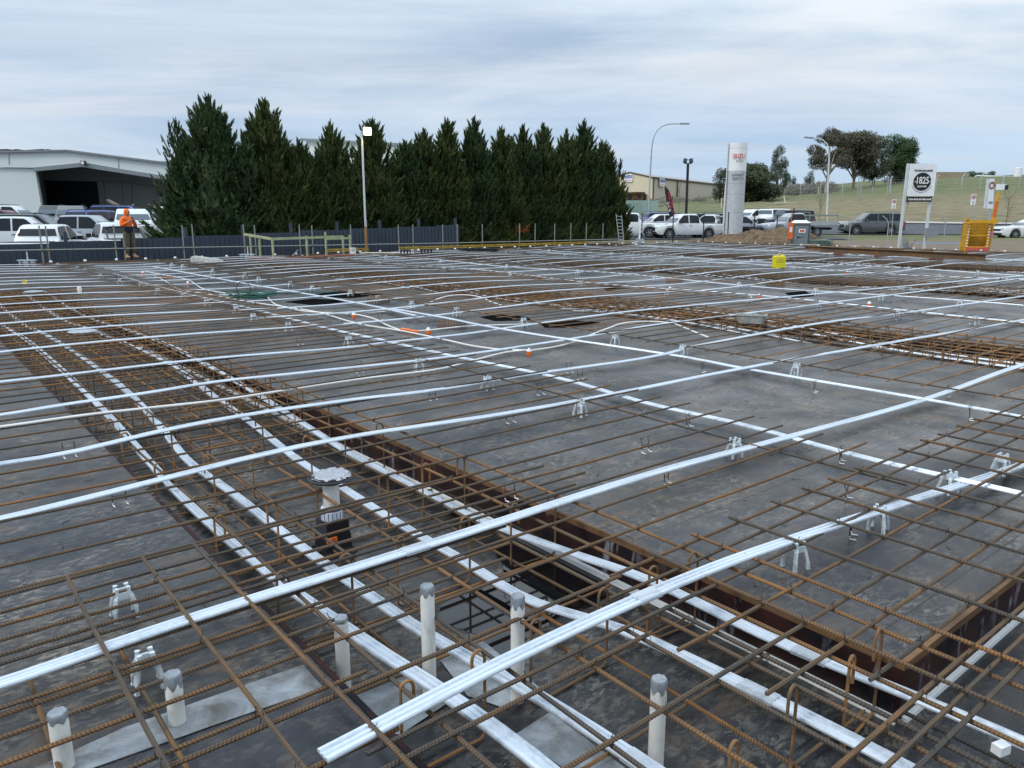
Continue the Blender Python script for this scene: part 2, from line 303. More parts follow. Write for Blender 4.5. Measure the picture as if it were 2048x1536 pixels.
# ------------------------------------------------------------------ mesh helpers
def tag(o, label=None, cat=None, group=None, kind=None):
    if label: o['label'] = label
    if cat: o['category'] = cat
    if group: o['group'] = group
    if kind: o['kind'] = kind
    return o
def empty(name, label, cat, loc=(0, 0, 0), rz=0.0, group=None):
    o = bpy.data.objects.new(name, None); C.objects.link(o); o.empty_display_size = 0.1
    o.location = loc; o.rotation_euler = (0, 0, rz); return tag(o, label, cat, group)
class MB:
    def __init__(s): s.v = []; s.f = []; s.sm = []
    def add(s, vs, fs, smooth=False):
        k = len(s.v); s.v += [tuple(p) for p in vs]; s.f += [tuple(i + k for i in f) for f in fs]; s.sm += [smooth] * len(fs)
    def box(s, c, d, rz=0.0, M=None):
        hx, hy, hz = d[0] / 2, d[1] / 2, d[2] / 2
        vs = [Vector((x, y, z)) for z in (-hz, hz) for x, y in ((-hx, -hy), (hx, -hy), (hx, hy), (-hx, hy))]
        m = M if M is not None else Matrix.Rotation(rz, 3, 'Z')
        s.add([Vector(c) + m @ p for p in vs], [(3, 2, 1, 0), (4, 5, 6, 7), (0, 1, 5, 4), (1, 2, 6, 5), (2, 3, 7, 6), (3, 0, 4, 7)])
    def beam(s, a, b, w, h=None, up=(0, 0, 1)):
        a = Vector(a); b = Vector(b); d = (b - a); ln = d.length
        if ln < 1e-6: return
        x = d / ln; u = Vector(up)
        if abs(x.dot(u)) > 0.98: u = Vector((1, 0, 0))
        y = u.cross(x).normalized(); z = x.cross(y)
        M = Matrix((x, y, z)).transposed(); s.box((a + b) / 2, (ln, w, h or w), M=M)
    def tube(s, pts, r, n=8, caps=True, smooth=True):
        pts = [Vector(p) for p in pts]; m = len(pts); rs = r if isinstance(r, (list, tuple)) else [r] * m
        vs = []; u0 = None
        for i, p in enumerate(pts):
            d = (pts[min(i + 1, m - 1)] - pts[max(i - 1, 0)]).normalized()
            if u0 is None:
                u0 = d.orthogonal().normalized()
            u0 = (u0 - d * u0.dot(d))
            u0 = u0.normalized() if u0.length > 1e-6 else d.orthogonal().normalized()
            w_ = d.cross(u0)
            vs += [p + (u0 * math.cos(t) + w_ * math.sin(t)) * rs[i] for t in (2 * math.pi * k / n for k in range(n))]
        fs = [(i * n + k, i * n + (k + 1) % n, (i + 1) * n + (k + 1) % n, (i + 1) * n + k) for i in range(m - 1) for k in range(n)]
        if caps: fs += [tuple(reversed(range(n))), tuple((m - 1) * n + k for k in range(n))]
        s.add(vs, fs, smooth)
    def lathe(s, prof, n=16, c=(0, 0, 0), smooth=True):
        m = len(prof); vs = [(c[0] + r * math.cos(2 * math.pi * k / n), c[1] + r * math.sin(2 * math.pi * k / n), c[2] + z) for r, z in prof for k in range(n)]
        fs = [(i * n + k, i * n + (k + 1) % n, (i + 1) * n + (k + 1) % n, (i + 1) * n + k) for i in range(m - 1) for k in range(n)]
        fs += [tuple(reversed(range(n))), tuple((m - 1) * n + k for k in range(n))]
        s.add(vs, fs, smooth)
    def prism(s, poly, z0, z1):
        n = len(poly); s.add([(x, y, z0) for x, y in poly] + [(x, y, z1) for x, y in poly],
                             [tuple(reversed(range(n))), tuple(range(n, 2 * n))] + [(i, (i + 1) % n, n + (i + 1) % n, n + i) for i in range(n)])
    def mesh(s, name, mat):
        me = bpy.data.meshes.new(name); me.from_pydata(s.v, [], s.f); me.materials.append(mat)
        me.polygons.foreach_set('use_smooth', s.sm); me.update()
        if any(s.sm):
            try: me.set_sharp_from_angle(angle=R(40))
            except Exception: pass
        return me
    def build(s, name, mat, parent=None, loc=(0, 0, 0), rz=0.0):
        return link(name, s.mesh(name, mat), parent, loc, rz)
def link(name, me, parent=None, loc=(0, 0, 0), rz=0.0):
    o = bpy.data.objects.new(name, me); C.objects.link(o); o.location = loc; o.rotation_euler = (0, 0, rz)
    if parent: o.parent = parent
    return o
def text(name, s, size, mat, parent, loc, rot, sx=1.0, bold=0.0, align='CENTER'):
    cu = bpy.data.curves.new(name, 'FONT'); cu.body = s; cu.size = size; cu.align_x = align; cu.align_y = 'CENTER'
    cu.extrude = 0.004; cu.offset = bold; cu.resolution_u = 3
    t = bpy.data.objects.new(name, cu); C.objects.link(t)
    dg = bpy.context.evaluated_depsgraph_get(); me = bpy.data.meshes.new_from_object(t.evaluated_get(dg))
    bpy.data.objects.remove(t); me.materials.clear(); me.materials.append(mat)
    o = bpy.data.objects.new(name, me); C.objects.link(o); o.parent = parent
    o.location = loc; o.rotation_euler = rot; o.scale = (sx, 1, 1); return o
def copy_tree(o, parent=None):
    c = o.copy(); C.objects.link(c); c.parent = parent
    for ch in list(o.children): copy_tree(ch, c)
    return c

# ------------------------------------------------------------------ ground
def interp(xs, ys, x):
    if x <= xs[0]: return ys[0]
    for i in range(1, len(xs)):
        if x <= xs[i]:
            t = (x - xs[i - 1]) / (xs[i] - xs[i - 1]); return ys[i - 1] * (1 - t) + ys[i] * t
    return ys[-1]
TC = [700, 1200, 1300, 1400, 1500, 1600, 1700, 1800, 1950, 2100, 2500]
TR = [(64, [470.8] * 11), (76, [465, 458, 452, 449, 447.5, 447, 447, 447, 449, 450, 450]), (90, [460, 440, 430, 428, 428, 425, 420, 418, 417, 418, 418]),
      (120, [456, 424, 414, 410, 409, 402, 396, 391, 388, 388, 388]), (150, [452, 412, 405, 401, 397, 391, 384, 377, 371, 368, 368]),
      (200, [448, 405, 399, 394, 387, 381, 372, 364, 358, 356, 356]), (260, [446, 402, 397, 391, 384, 377, 367, 359, 354, 352, 352]),
      (420, [446, 425, 422, 420, 418, 412, 404, 398, 392, 390, 390]), (900, [440] * 11)]
TZ = [(D, [H + (YH - y) * D / 1563.0 for y in r]) for D, r in TR]
def gz(x, y):
    yy = max(y, 64.0)
    px = CX + 1563.0 * x / yy
    zs = [interp(TC, r, px) for D, r in TZ]
    z = interp([D for D, r in TZ], zs, yy)
    if y > 56:
        if px < 900: z = min(z, 0.05) if px < 700 else z
    else:
        u, v = UV(Vector((x, y, 0)))
        z = -0.05 if y > 50 or x > 6 else interp([28, 33, 50], [-0.6, -0.5, -0.05], y)
        if v < 30.3 and u < 38.3: z = -0.62
    return z
xs = [-3000, -800, -300, -150] + [-100 + 4 * i for i in range(19)] + [-26 + 1.5 * i for i in range(60)] + [64 + 5 * i for i in range(36)] + [260, 320, 400, 600, 1200, 3000]
ys = [-3000, -300, -60, -20] + [-8 + 2 * i for i in range(14)] + [20 + 1.2 * i for i in range(50)] + [80 + 4 * i for i in range(50)] + [290, 330, 420, 600, 900, 3000]
g = MB(); nx = len(xs)
rg = random.Random(3)
g.add([(x, y, gz(x, y) + (rg.uniform(-1, 1) * (0.0 if y < 77 else 0.012 * (y - 70) ** 0.6) if abs(x) < 300 else 0)) for y in ys for x in xs],
      [(j * nx + i, j * nx + i + 1, (j + 1) * nx + i + 1, (j + 1) * nx + i) for j in range(len(ys) - 1) for i in range(nx - 1)], True)
tag(g.build('ground', MT['ground']), kind='structure')
def strip_mesh(name, mat, x0, x1, y0f, y1f, lift, nxn=70, nyn=8):
    m = MB(); vs = []
    for j in range(nyn + 1):
        for i in range(nxn + 1):
            x = x0 + (x1 - x0) * i / nxn; a = y0f(x); b = y1f(x); y = a + (b - a) * j / nyn
            vs.append((x, y, gz(x, y) + lift))
    m.add(vs, [(j * (nxn + 1) + i, j * (nxn + 1) + i + 1, (j + 1) * (nxn + 1) + i + 1, (j + 1) * (nxn + 1) + i) for j in range(nyn) for i in range(nxn)])
    return tag(m.build(name, mat), kind='structure')
strip_mesh('road', MT['asphalt'], 22, 170, lambda x: 64.6, lambda x: 75.2, 0.06, 90)
strip_mesh('kerb', MT['concrete'], 22, 170, lambda x: 75.2, lambda x: 76.6, 0.16, 90, 2)
strip_mesh('car_park', MT['asphalt'], -2, 24, lambda x: 54.6, lambda x: 75.0, 0.05, 30, 10)
strip_mesh('yard', MT['asphalt'], -60, -8, lambda x: 30.5 if x < -12 else 38, lambda x: 70.0, 0.05, 40, 20)

# ------------------------------------------------------------------ formwork deck (local x = u, local y = v)
VE, UE = 29.9, 37.85
BEAMS = [(1.05, 2.70, 19.6), (9.10, 10.80, 26.0), (17.2, 18.9, 26.0), (25.3, 27.0, 26.0)]
BZ = -0.25
d = MB()
def sheet(mb, u0, u1, v0, v1, z=0.0): mb.add([(u0, v0, z), (u1, v0, z), (u1, v1, z), (u0, v1, z)], [(0, 1, 2, 3)])
V0 = 1.04
sheet(d, -16, 1.05, -6, VE)
ed = [1.05] + [e for b in BEAMS for e in b[:2]] + [UE]
for a, b in [(2.70, 9.10), (10.80, 17.2), (18.9, 25.3), (27.0, UE)]: sheet(d, a, b, V0, VE)
for a, b, ve in BEAMS: sheet(d, a, b, ve, VE)
tag(d.build('deck', MT['deck'], rz=GR), kind='structure')
d = MB(); sheet(d, 1.05, UE, -6, 26.0, BZ); tag(d.build('beam_soffit', MT['soffit'], rz=GR), kind='structure')
d = MB(); e = MB(); fl = MB()
def wall(u0, v0, u1, v1): d.add([(u0, v0, BZ), (u1, v1, BZ), (u1, v1, -0.028), (u0, v0, -0.028)], [(0, 1, 2, 3)])
for a, b, ve in BEAMS:
    for uu in (a, b):
        lo = -6 if uu == 1.05 else V0
        wall(uu, lo, uu, ve); s = -1 if uu == a else 1
        if uu == 1.05: d.box((uu - 0.012, (lo + ve) / 2, -0.0135), (0.022, ve - lo, 0.033)); continue
        e.box((uu + s * 0.005, (lo + ve) / 2, -0.0135), (0.016, ve - lo, 0.033))
        fl.box((uu - s * 0.011, (lo + 0.01 + min(ve, 12)) / 2, BZ + 0.014), (0.026, min(ve, 12) - lo, 0.026))
    wall(a, ve, b, ve); e.box(((a + b) / 2, ve + 0.008, -0.0135), (b - a, 0.022, 0.033))
for a, b in [(2.70, 9.10), (10.80, 17.2), (18.9, 25.3), (27.0, UE)]:
    wall(a, V0, b, V0); e.box(((a + b) / 2, V0 + 0.008, -0.0135), (b - a - 0.03, 0.022, 0.033)); fl.box(((a + b) / 2, V0 - 0.011, BZ + 0.011), (b - a - 0.04, 0.02, 0.02))
for (u0, v0, u1, v1) in ((-16, VE, UE, VE), (UE, V0, UE, VE)):
    d.add([(u0, v0, -0.7), (u1, v1, -0.7), (u1, v1, -0.028), (u0, v0, -0.028)], [(0, 1, 2, 3)])
    e.box(((u0 + u1) / 2, (v0 + v1) / 2, 0.02), (abs(u1 - u0) + 0.05, abs(v1 - v0) + 0.05, 0.10))
tag(d.build('beam_side_form', MT['side'], rz=GR), kind='structure')
tag(e.build('ply_edge', MT['edge'], rz=GR), kind='structure')
tag(fl.build('fillet_strip', MT['whitetip'], rz=GR), kind='structure')
def G(o):                                                 # put an object built in deck-grid coordinates into the world
    o.rotation_euler = (0, 0, GR); return o

# ------------------------------------------------------------------ reinforcing bars
BC = {}
def bar_mesh(L_, r, det, mat):
    L_ = round(L_, 2); k = (L_, r, det, mat)
    if k in BC: return BC[k]
    m = MB()
    if det:
        n = 6; st = 0.0065; cnt = int(L_ / st); vs = []
        for i in range(cnt + 1):
            rr = r * (1.10 if i % 2 else 0.93); y0 = 0.0022 * math.sin(i * st * 2.1) + 0.001 * math.sin(i * st * 6.3); z0 = 0.0015 * math.sin(i * st * 1.7 + 1)
            for q in range(n): vs.append((i * st, y0 + rr * math.cos(q * math.pi / 3), z0 + rr * math.sin(q * math.pi / 3)))
        fs = [(i * n + q, i * n + (q + 1) % n, (i + 1) * n + (q + 1) % n, (i + 1) * n + q) for i in range(cnt) for q in range(n)]
        m.add(vs, fs + [tuple(reversed(range(n))), tuple(cnt * n + q for q in range(n))], True)
    else:
        k2 = max(2, int(L_ / 0.8)); m.tube([(L_ * i / k2, 0.004 * math.sin(i * 1.9), 0.003 * math.sin(i * 1.3)) for i in range(k2 + 1)], r, 6)
    BC[k] = m.mesh('reinforcing_bar', MT[mat]); return BC[k]
bars = []          # (u0, v0, u1, v1, z, r, zone)
rb = random.Random(11)
def abar(v, u0, u1, z=0.115, zone='beam1', r=0.0075, j=0.02): bars.append((u0 + rb.uniform(-j, j) * 2, v + rb.uniform(-j, j) * 0.5, u1 + rb.uniform(-j, j) * 2, v + rb.uniform(-j, j) * 0.6, z + rb.uniform(-.004, .004), r, zone))
def bbar(u, v0, v1, z=0.10, zone='long', r=0.0075, j=0.012): bars.append((u + rb.uniform(-j, j), v0, u + rb.uniform(-j, j), v1, z + rb.uniform(-.004, .004), r, zone))
LB = {'beam1': 'rusty steel bar lying across the nearest trench, its free end on the deck beyond',
      'left': 'rusty ribbed steel bar in the close double mat at the lower left corner',
      'leftB': 'rusty ribbed steel bar running away from the camera over the lower left mat',
      'right': 'rusty ribbed steel bar over the trench corner at lower right, rising to the right',
      'rightB': 'ribbed steel bar of the lower right mat, running down rightwards from its free end',
      'in1': 'steel bar running lengthwise inside the cage of the nearest beam trench',
      'in2': 'brown steel bar running lengthwise in the cage of the second beam trench',
      'in3': 'brown steel bar running lengthwise in a beam cage far across the deck',
      'beam2': 'thin steel bar lying across the second beam trench by the cement tub',
      'far': 'thin brown steel bar lying across the far part of the deck', 'tie': 'single thin steel bar under the cross bars between two trenches',
      'bot': 'short rusty steel bar across the floor of a beam trench'}
LB['far'] = 'thin brown steel bar lying across the third or fourth beam trench, far across the deck'
# primary bars across beam 1
k = 0; v = 2.32
while v < 29.0:
    if v > 27: abar(v, -12, 30, zone='far')
    else: abar(v, -9.0 if v > 7 else (-2.6 - 0.6 * v), 4.92)
    v += 0.29 if v < 19.5 else 0.33
for v, u1 in ((2.47, 1.95), (2.59, 2.1), (2.99, 2.9), (3.09, 3.1), (3.35, 3.0), (3.51, 2.4), (2.75, 2.2)): abar(v, -1.6, u1, z=0.105, zone='left')
for v, u0, u1 in ((2.08, -1.6, 1.05), (2.02, 0.1, 2.2), (1.78, -1.2, 0.98), (1.64, -0.8, 2.0), (1.50, -0.9, 1.02)): abar(v, u0, u1, z=0.11, zone='left', r=0.008)
for v, u0, u1 in ((1.50, 1.96, 7.0), (1.16, 1.97, 7.0), (1.00, 2.30, 7.0), (2.05, 2.2, 7.2), (1.90, 2.05, 6.8), (0.86, 1.3, 4.4), (0.72, 1.2, 4.2), (0.78, 1.9, 4.0), (0.58, 2.0, 4.0), (1.32, 0.9, 7.0), (1.72, 0.9, 6.4)):
    abar(v, u0, u1, z=0.118, zone='right', r=0.008)
for u in (-0.15, 0.13, 0.41, 0.70, 0.92): bbar(u, 0.5, 3.44, 0.134, 'leftB', 0.008)
for u in (0.16, 0.45, 0.96): bbar(u + 0.03, 0.6, 2.95, 0.04, 'leftB', 0.008)
for u in (2.47, 2.78, 3.08, 3.45, 3.74, 4.03, 4.32, 4.9, 5.2, 5.5, 5.8, 6.1, 6.4): bbar(u, -0.8, 2.09, 0.134, 'rightB', 0.008)
for u in (1.95, 2.2): bbar(u, -0.2, 1.75, 0.10, 'rightB', 0.008)
for u in (4.37, 7.22, 12.5, 15.3): bbar(u, 1.8 if u < 5 else 1.0, 27, 0.095, 'tie', 0.007)
HU = [1.11, 1.45, 1.69, 2.12, 2.38, 2.68]
for u in HU: bbar(u, 0.2, 19.3, 0.100, 'in1', 0.008); bbar(u + 0.02, 0.2, 19.3, BZ + 0.045, 'in1', 0.008)
for u in (1.24, 1.56, 1.9, 2.0, 2.26, 2.5): bbar(u, 5.8, 19.2, 0.088, 'in1', 0.008)
v = 1.1
while v < 19: abar(v + 0.05, 1.08, 2.66, BZ + 0.03, 'bot', 0.007); v += 0.43
B2 = [9.2, 9.42, 9.66, 9.9, 10.15, 10.4, 10.7]
for u in B2: bbar(u, 1.2, 25.7, 0.09, 'in2', 0.008); bbar(u + 0.03, 1.2, 25.7, BZ + 0.05, 'in2', 0.008)
v = 2.29
while v < 28.0: abar(v, 7.02, 13.0, zone='beam2', r=0.007); v += 0.29
v = 2.4
while v < 25.0: abar(v, 9.12, 10.75, 0.07, 'bot', 0.007); v += 0.29
for bu in (18.05, 26.15):
    v = 2.3
    while v < 28: abar(v, bu - 3, bu + 3, zone='far', r=0.0075); v += 0.29
    for q in range(8): bbar(bu - 0.8 + q * 0.23, 1.2, 25.7, 0.085, 'in3', 0.009)
v = 2.3
while v < 29: abar(v, 31.5, 37.6, zone='far', r=0.008); v += 0.3
def bdist(b):
    best = 1e9
    for t in (0, .1, .2, .3, .4, .5, .6, .7, .8, .9, 1):
        p = U(b[0] + (b[2] - b[0]) * t, b[1] + (b[3] - b[1]) * t)
        if p.y > 1.8 and abs(p.x) < 0.7 * p.y: best = min(best, p.length)
    return best
bars.sort(key=bdist)
NB = 292
stf_ = MB()
for i, (u0, v0, u1, v1, z, r, zone) in enumerate(bars):
    dst = bdist((u0, v0, u1, v1)); L_ = math.hypot(u1 - u0, v1 - v0)
    if dst > 1e8: continue
    a = U(u0, v0, z); b = U(u1, v1, z); ang = math.atan2(b.y - a.y, b.x - a.x)
    if i < NB:
        det = dst < 4.6 and L_ < 11
        r_ = r if dst < 9 else r * 1.15
        rusty = 'bar' if zone in ('beam1', 'left', 'leftB', 'right', 'rightB', 'in1', 'tie') and dst < 9 else 'barfar'
        o = link('reinforcing_bar', bar_mesh(L_, round(r_, 4), det, rusty), None, a, ang)
        o.rotation_euler = (rb.uniform(0, 6.28), 0, ang)
        tag(o, LB[zone], 'steel bar', {'beam1': 'bars across the nearest beam', 'left': 'cross bars of the lower left mat', 'leftB': 'lengthwise bars of the lower left mat', 'right': 'cross bars of the lower right mat', 'rightB': 'lengthwise bars of the lower right mat', 'in1': 'lengthwise bars in the nearest beam cage', 'in2': 'lengthwise bars in the second beam cage', 'in3': 'lengthwise bars in the far beam cages', 'beam2': 'bars across the second beam', 'far': 'bars across the far deck', 'tie': 'tie bars between the trenches', 'bot': 'short bars on the trench floors'}[zone])
    else:
        stf_.tube([a, b], r * 1.1, 4, False)
tag(stf_.build('reinforcing_steel', MT['barfar']), 'dense rusty reinforcing steel spread over the far half of the deck', 'steel bars', kind='stuff')

m = MB(); rt_ = random.Random(31)
near = [b for b in bars if bdist(b) < 6.5]
ab = [b for b in near if abs(b[3] - b[1]) < abs(b[2] - b[0])]; bb = [b for b in near if abs(b[3] - b[1]) > abs(b[2] - b[0])]
for a in ab:
    for b in bb:
        if min(a[0], a[2]) < b[0] < max(a[0], a[2]) and min(b[1], b[3]) < a[1] < max(b[1], b[3]) and abs(a[4] - b[4]) < 0.03 and rt_.random() < .6:
            p = U(b[0], a[1], (a[4] + b[4]) / 2)
            if p.y < 1.2 or p.length > 6.5: continue
            d1 = (AU + AV * rt_.choice((-1, 1))).normalized() * .013; up = Vector((0, 0, 1))
            m.tube([p - d1 - up * .012, p - d1 * .9 + up * .012, p + d1 * .9 + up * .012, p + d1 - up * .01], .0013, 4, False)
            q = p + up * .012; m.tube([q, q + Vector((rt_.uniform(-.01, .01), rt_.uniform(-.01, .01), rt_.uniform(.008, .025)))], .0016, 4, False)
for k in range(260):
    p = U(rt_.uniform(-2, 8), rt_.uniform(.3, 9)); x = UV(p)[0]; y = UV(p)[1]
    z = BZ + .003 if (1.05 < x < 2.7 or (y < V0 and x > 1.05)) else .003
    a = rt_.uniform(0, 6.3); l = rt_.uniform(.01, .04); c = Vector((math.cos(a), math.sin(a), 0)) * l
    m.tube([p + Vector((0, 0, z)), p + c + Vector((0, 0, z)), p + c * 1.6 + Vector((-c.y, c.x, 0)) * .5 + Vector((0, 0, z + .004))], .0014, 4, False)
tag(m.build('tie_wire', MT['wire']), 'dark tie wire twists on the bar crossings and offcuts on the near deck', 'tie wire', kind='stuff')

# ------------------------------------------------------------------ stirrups (hooked links) in the beam cages
def stirrup_mesh(wd):
    m = MB(); r = 0.006; pts = []
    R0 = 0.026
    def hook(x, s):                                       # from the bottom up, over a half circle and a little way down
        p = [(x, 0, BZ + 0.03), (x, 0, -0.1), (x, 0, 0.085)]
        for i in range(1, 9):
            t = math.pi * i / 8; p.append((x + s * (R0 - R0 * math.cos(t)), 0.004, 0.085 + R0 * math.sin(t) * 1.2))
        p.append((x + s * 2 * R0, 0.004, 0.0)); return p
    L0 = hook(-wd / 2, 1); R1 = hook(wd / 2, -1)
    m.tube(list(reversed(L0)) + [(-wd / 2 + 0.02, 0, BZ + 0.012), (wd / 2 - 0.02, 0, BZ + 0.012)] + R1, r, 6)
    return m.mesh('stirrup', MT['hook'])
SM = {k: stirrup_mesh(k) for k in (0.34, 0.43, 0.30, 0.48)}
rs = random.Random(5)
def put_stirrup(u, v, wd, lab, grp):
    o = link('stirrup', SM[wd], None, U(u, v), GR + rs.uniform(-0.12, 0.12)); tag(o, lab, 'steel stirrup', grp)
rows = [1.10, 1.96, 2.95, 3.78, 4.83, 5.7]; v = 6.2
while v < 19: rows.append(v); v += 0.36
for v in rows:
    near = v < 6
    lab = 'rusty hooked steel stirrup standing widely spaced at the near end of the first trench' if near else 'rusty hooked steel stirrup packed close in the far end of the first trench'
    for c, wd in ((1.28, 0.34), (1.905, 0.43), (2.53, 0.30)): put_stirrup(c, v + rs.uniform(-.02, .02), wd, lab, 'wide spaced stirrups in the first trench' if near else 'close spaced stirrups in the first trench')
v = 1.5
while v < 16:
    for c in (9.4, 9.95, 10.5): put_stirrup(c, v + rs.uniform(-.03, .03), 0.48 if c < 10.4 else 0.43, 'brown steel stirrup in the second trench behind the middle deck panel', 'stirrups in the second trench')
    v += 0.34
m = MB()
for bu, vm in ((9.95, 16), (18.05, 2), (26.15, 2)):
    v = vm
    while v < 25.5:
        for q in range(6):
            x = bu - 0.75 + q * 0.3; p = U(x, v); q_ = U(x + 0.12, v)
            m.tube([p + Vector((0, 0, BZ)), p + Vector((0, 0, 0.11)), q_ + Vector((0, 0, 0.11)), q_ + Vector((0, 0, -0.05))], 0.007, 4, False)
        v += 0.4
tag(m.build('beam_cage_links', MT['barfar']), 'mass of brown cage links in the far beam trenches', 'steel links', kind='stuff')

# ------------------------------------------------------------------ flat galvanised ducts
W_ = 0.064
PROF = [(-0.5, 0.0), (-0.5, 0.5), (-0.45, 0.95), (-0.26, 1.0), (-0.20, 0.45), (-0.12, 0.40), (-0.07, 0.85), (0.07, 0.85), (0.12, 0.40), (0.20, 0.45), (0.26, 1.0), (0.45, 0.95), (0.5, 0.5), (0.5, 0.0)]
def smooth_path(pts, step):
    P = [Vector(p) for p in pts]; cum = [0]
    for i in range(1, len(P)): cum.append(cum[-1] + (P[i] - P[i - 1]).length)
    out = []; n = max(2, int(cum[-1] / step))
    def cr(i, t):
        p0 = P[max(i - 1, 0)]; p1 = P[i]; p2 = P[i + 1]; p3 = P[min(i + 2, len(P) - 1)]
        d1, d2, d0 = cum[i + 1] - cum[i], (cum[min(i + 2, len(P) - 1)] - cum[i + 1]) or 1, (cum[i] - cum[max(i - 1, 0)]) or 1
        m1 = (p2 - p0) / (d1 + (d0 if i > 0 else 0)) * d1; m2 = (p3 - p1) / (d1 + (d2 if i + 2 < len(P) else 0)) * d1
        return (2 * t**3 - 3 * t**2 + 1) * p1 + (t**3 - 2 * t**2 + t) * m1 + (-2 * t**3 + 3 * t**2) * p2 + (t**3 - t**2) * m2
    i = 0
    for k in range(n + 1):
        s = cum[-1] * k / n
        while i < len(P) - 2 and s > cum[i + 1]: i += 1
        out.append(cr(i, (s - cum[i]) / (cum[i + 1] - cum[i])))
    return out
def duct_mb(path, wd=W_, th=0.013, step=0.25, scale=1.0, prof=PROF):
    P = smooth_path(path, step); m = MB(); n = len(prof); vs = []
    for i, p in enumerate(P):
        d_ = (P[min(i + 1, len(P) - 1)] - P[max(i - 1, 0)]); d_.z *= 0.5; d_.normalize()
        sd = Vector((0, 0, 1)).cross(d_).normalized(); up = d_.cross(sd)
        for a, b in prof: vs.append(p + sd * a * wd + up * b * th)
    fs = [(i * n + q, i * n + (q + 1) % n, (i + 1) * n + (q + 1) % n, (i + 1) * n + q) for i in range(len(P) - 1) for q in range(n)]
    fs += [tuple(range(n)), tuple((len(P) - 1) * n + q for q in reversed(range(n)))]
    m.add(vs, fs); return m, P
SLV = [(-0.53, -0.15), (-0.53, 0.7), (-0.47, 1.18), (0.47, 1.18), (0.53, 0.7), (0.53, -0.15)]
def duct(path, label, group, sleeves=(), step=0.25, wd=W_):
    """path in world space; origin at the first point, local x along the run"""
    a = Vector(path[0]); b = Vector(path[-1]); ang = math.atan2(b.y - a.y, b.x - a.x)
    M = Matrix.Rotation(-ang, 3, 'Z'); loc = [M @ (Vector(p) - a) for p in path]
    m, P = duct_mb(loc, wd, step=step)
    o = m.build('tendon_duct', MT['galv'], None, a, ang); tag(o, label, 'duct', group)
    tot = P[-1].x
    for s in sleeves:
        q = [p for p in P if s - 0.001 <= p.x <= s + 0.20]
        if len(q) >= 2:
            s2, _ = duct_mb([q[0] - Vector((0, 0, .001)), q[-1] - Vector((0, 0, .001))], wd * 1.01, 0.0132, 0.2, prof=SLV); s2.build('coupler', MT['galvtape'], o)
    return o
def zA(u): return 0.085 + 0.045 * math.cos(2 * math.pi * (u - 1.9) / 8.05)
def trace(pts, zf):
    out = []
    for q in pts:
        z = 0.1
        for _ in range(3): z = zf(*auv(*q, z))
        out.append(at(*q, z))
    return out
def ext(P, back, fwd):
    P = list(P)
    if back: d_ = (P[0] - P[1]).normalized() * back; P.insert(0, P[0] + Vector((d_.x, d_.y, 0)))
    if fwd: d_ = (P[-1] - P[-2]).normalized() * fwd; P.append(P[-1] + Vector((d_.x, d_.y, 0)))
    return P
zfa = lambda u, v: zA(u) + 0.012
T = [([(645, 1515), (1000, 1330), (1300, 1190), (1500, 1110), (1800, 1010), (2048, 930)], 0, 6, 'wide looking galvanised duct nearest the camera, its cut end at the bottom edge'),
     ([(0, 1370), (350, 1250), (860, 1090), (1300, 950), (1560, 880), (1850, 800), (2048, 730)], 1.5, 6, 'galvanised duct crossing the trench in front of the foil topped drain riser'),
     ([(0, 1040), (620, 890), (1000, 830), (1170, 800), (1500, 735), (1700, 700), (2048, 640)], 3, 9, 'galvanised duct crossing the trench just behind the foil topped drain riser'),
     ([(0, 929), (137, 907), (342, 859), (513, 828), (700, 801), (856, 783), (1065, 749), (1300, 715), (1406, 690), (1640, 647), (1795, 628), (2048, 593)], 4, 9, 'galvanised duct passing just in front of the cement tub, second behind the foil topped riser'),
     ([(0, 831), (137, 809), (273, 790), (444, 763), (560, 751), (700, 736), (836, 722), (993, 701), (1215, 667), (1300, 652)], 5, 24, 'galvanised duct crossing right beside the arching white conduit near the orange caps'),
     ([(0, 765), (410, 719), (700, 695), (771, 686), (942, 667), (1044, 652), (1300, 619)], 6, 24, 'galvanised duct passing beside the orange sleeve and the small comb cage')]
for i, (p, bk, fw, lab) in enumerate(T):
    pts = ext(trace(p, zfa), bk, fw)
    duct(pts, lab, 'ducts across the deck', (1.3, 4.4) if i == 0 else (2.3 + i * 0.7, 6.5), 0.12 if i < 2 else 0.22)
rd = random.Random(2)
for v in (10.05, 11.35, 12.6, 14.0, 15.4, 16.8, 18.5, 19.9, 20.9, 22.1, 23.6, 24.7, 25.8, 27.0, 28.2):
    u0 = -12; u1 = 36.5; pts = []
    u = u0
    while u <= u1: pts.append(U(u, v + 0.05 * math.sin(u * 0.7 + v) , zA(u) + 0.015)); u += 1.0
    duct(pts, 'thin looking galvanised duct crossing the far half of the deck from left to right', 'ducts across the far deck', (), 0.5, W_ * 1.1)
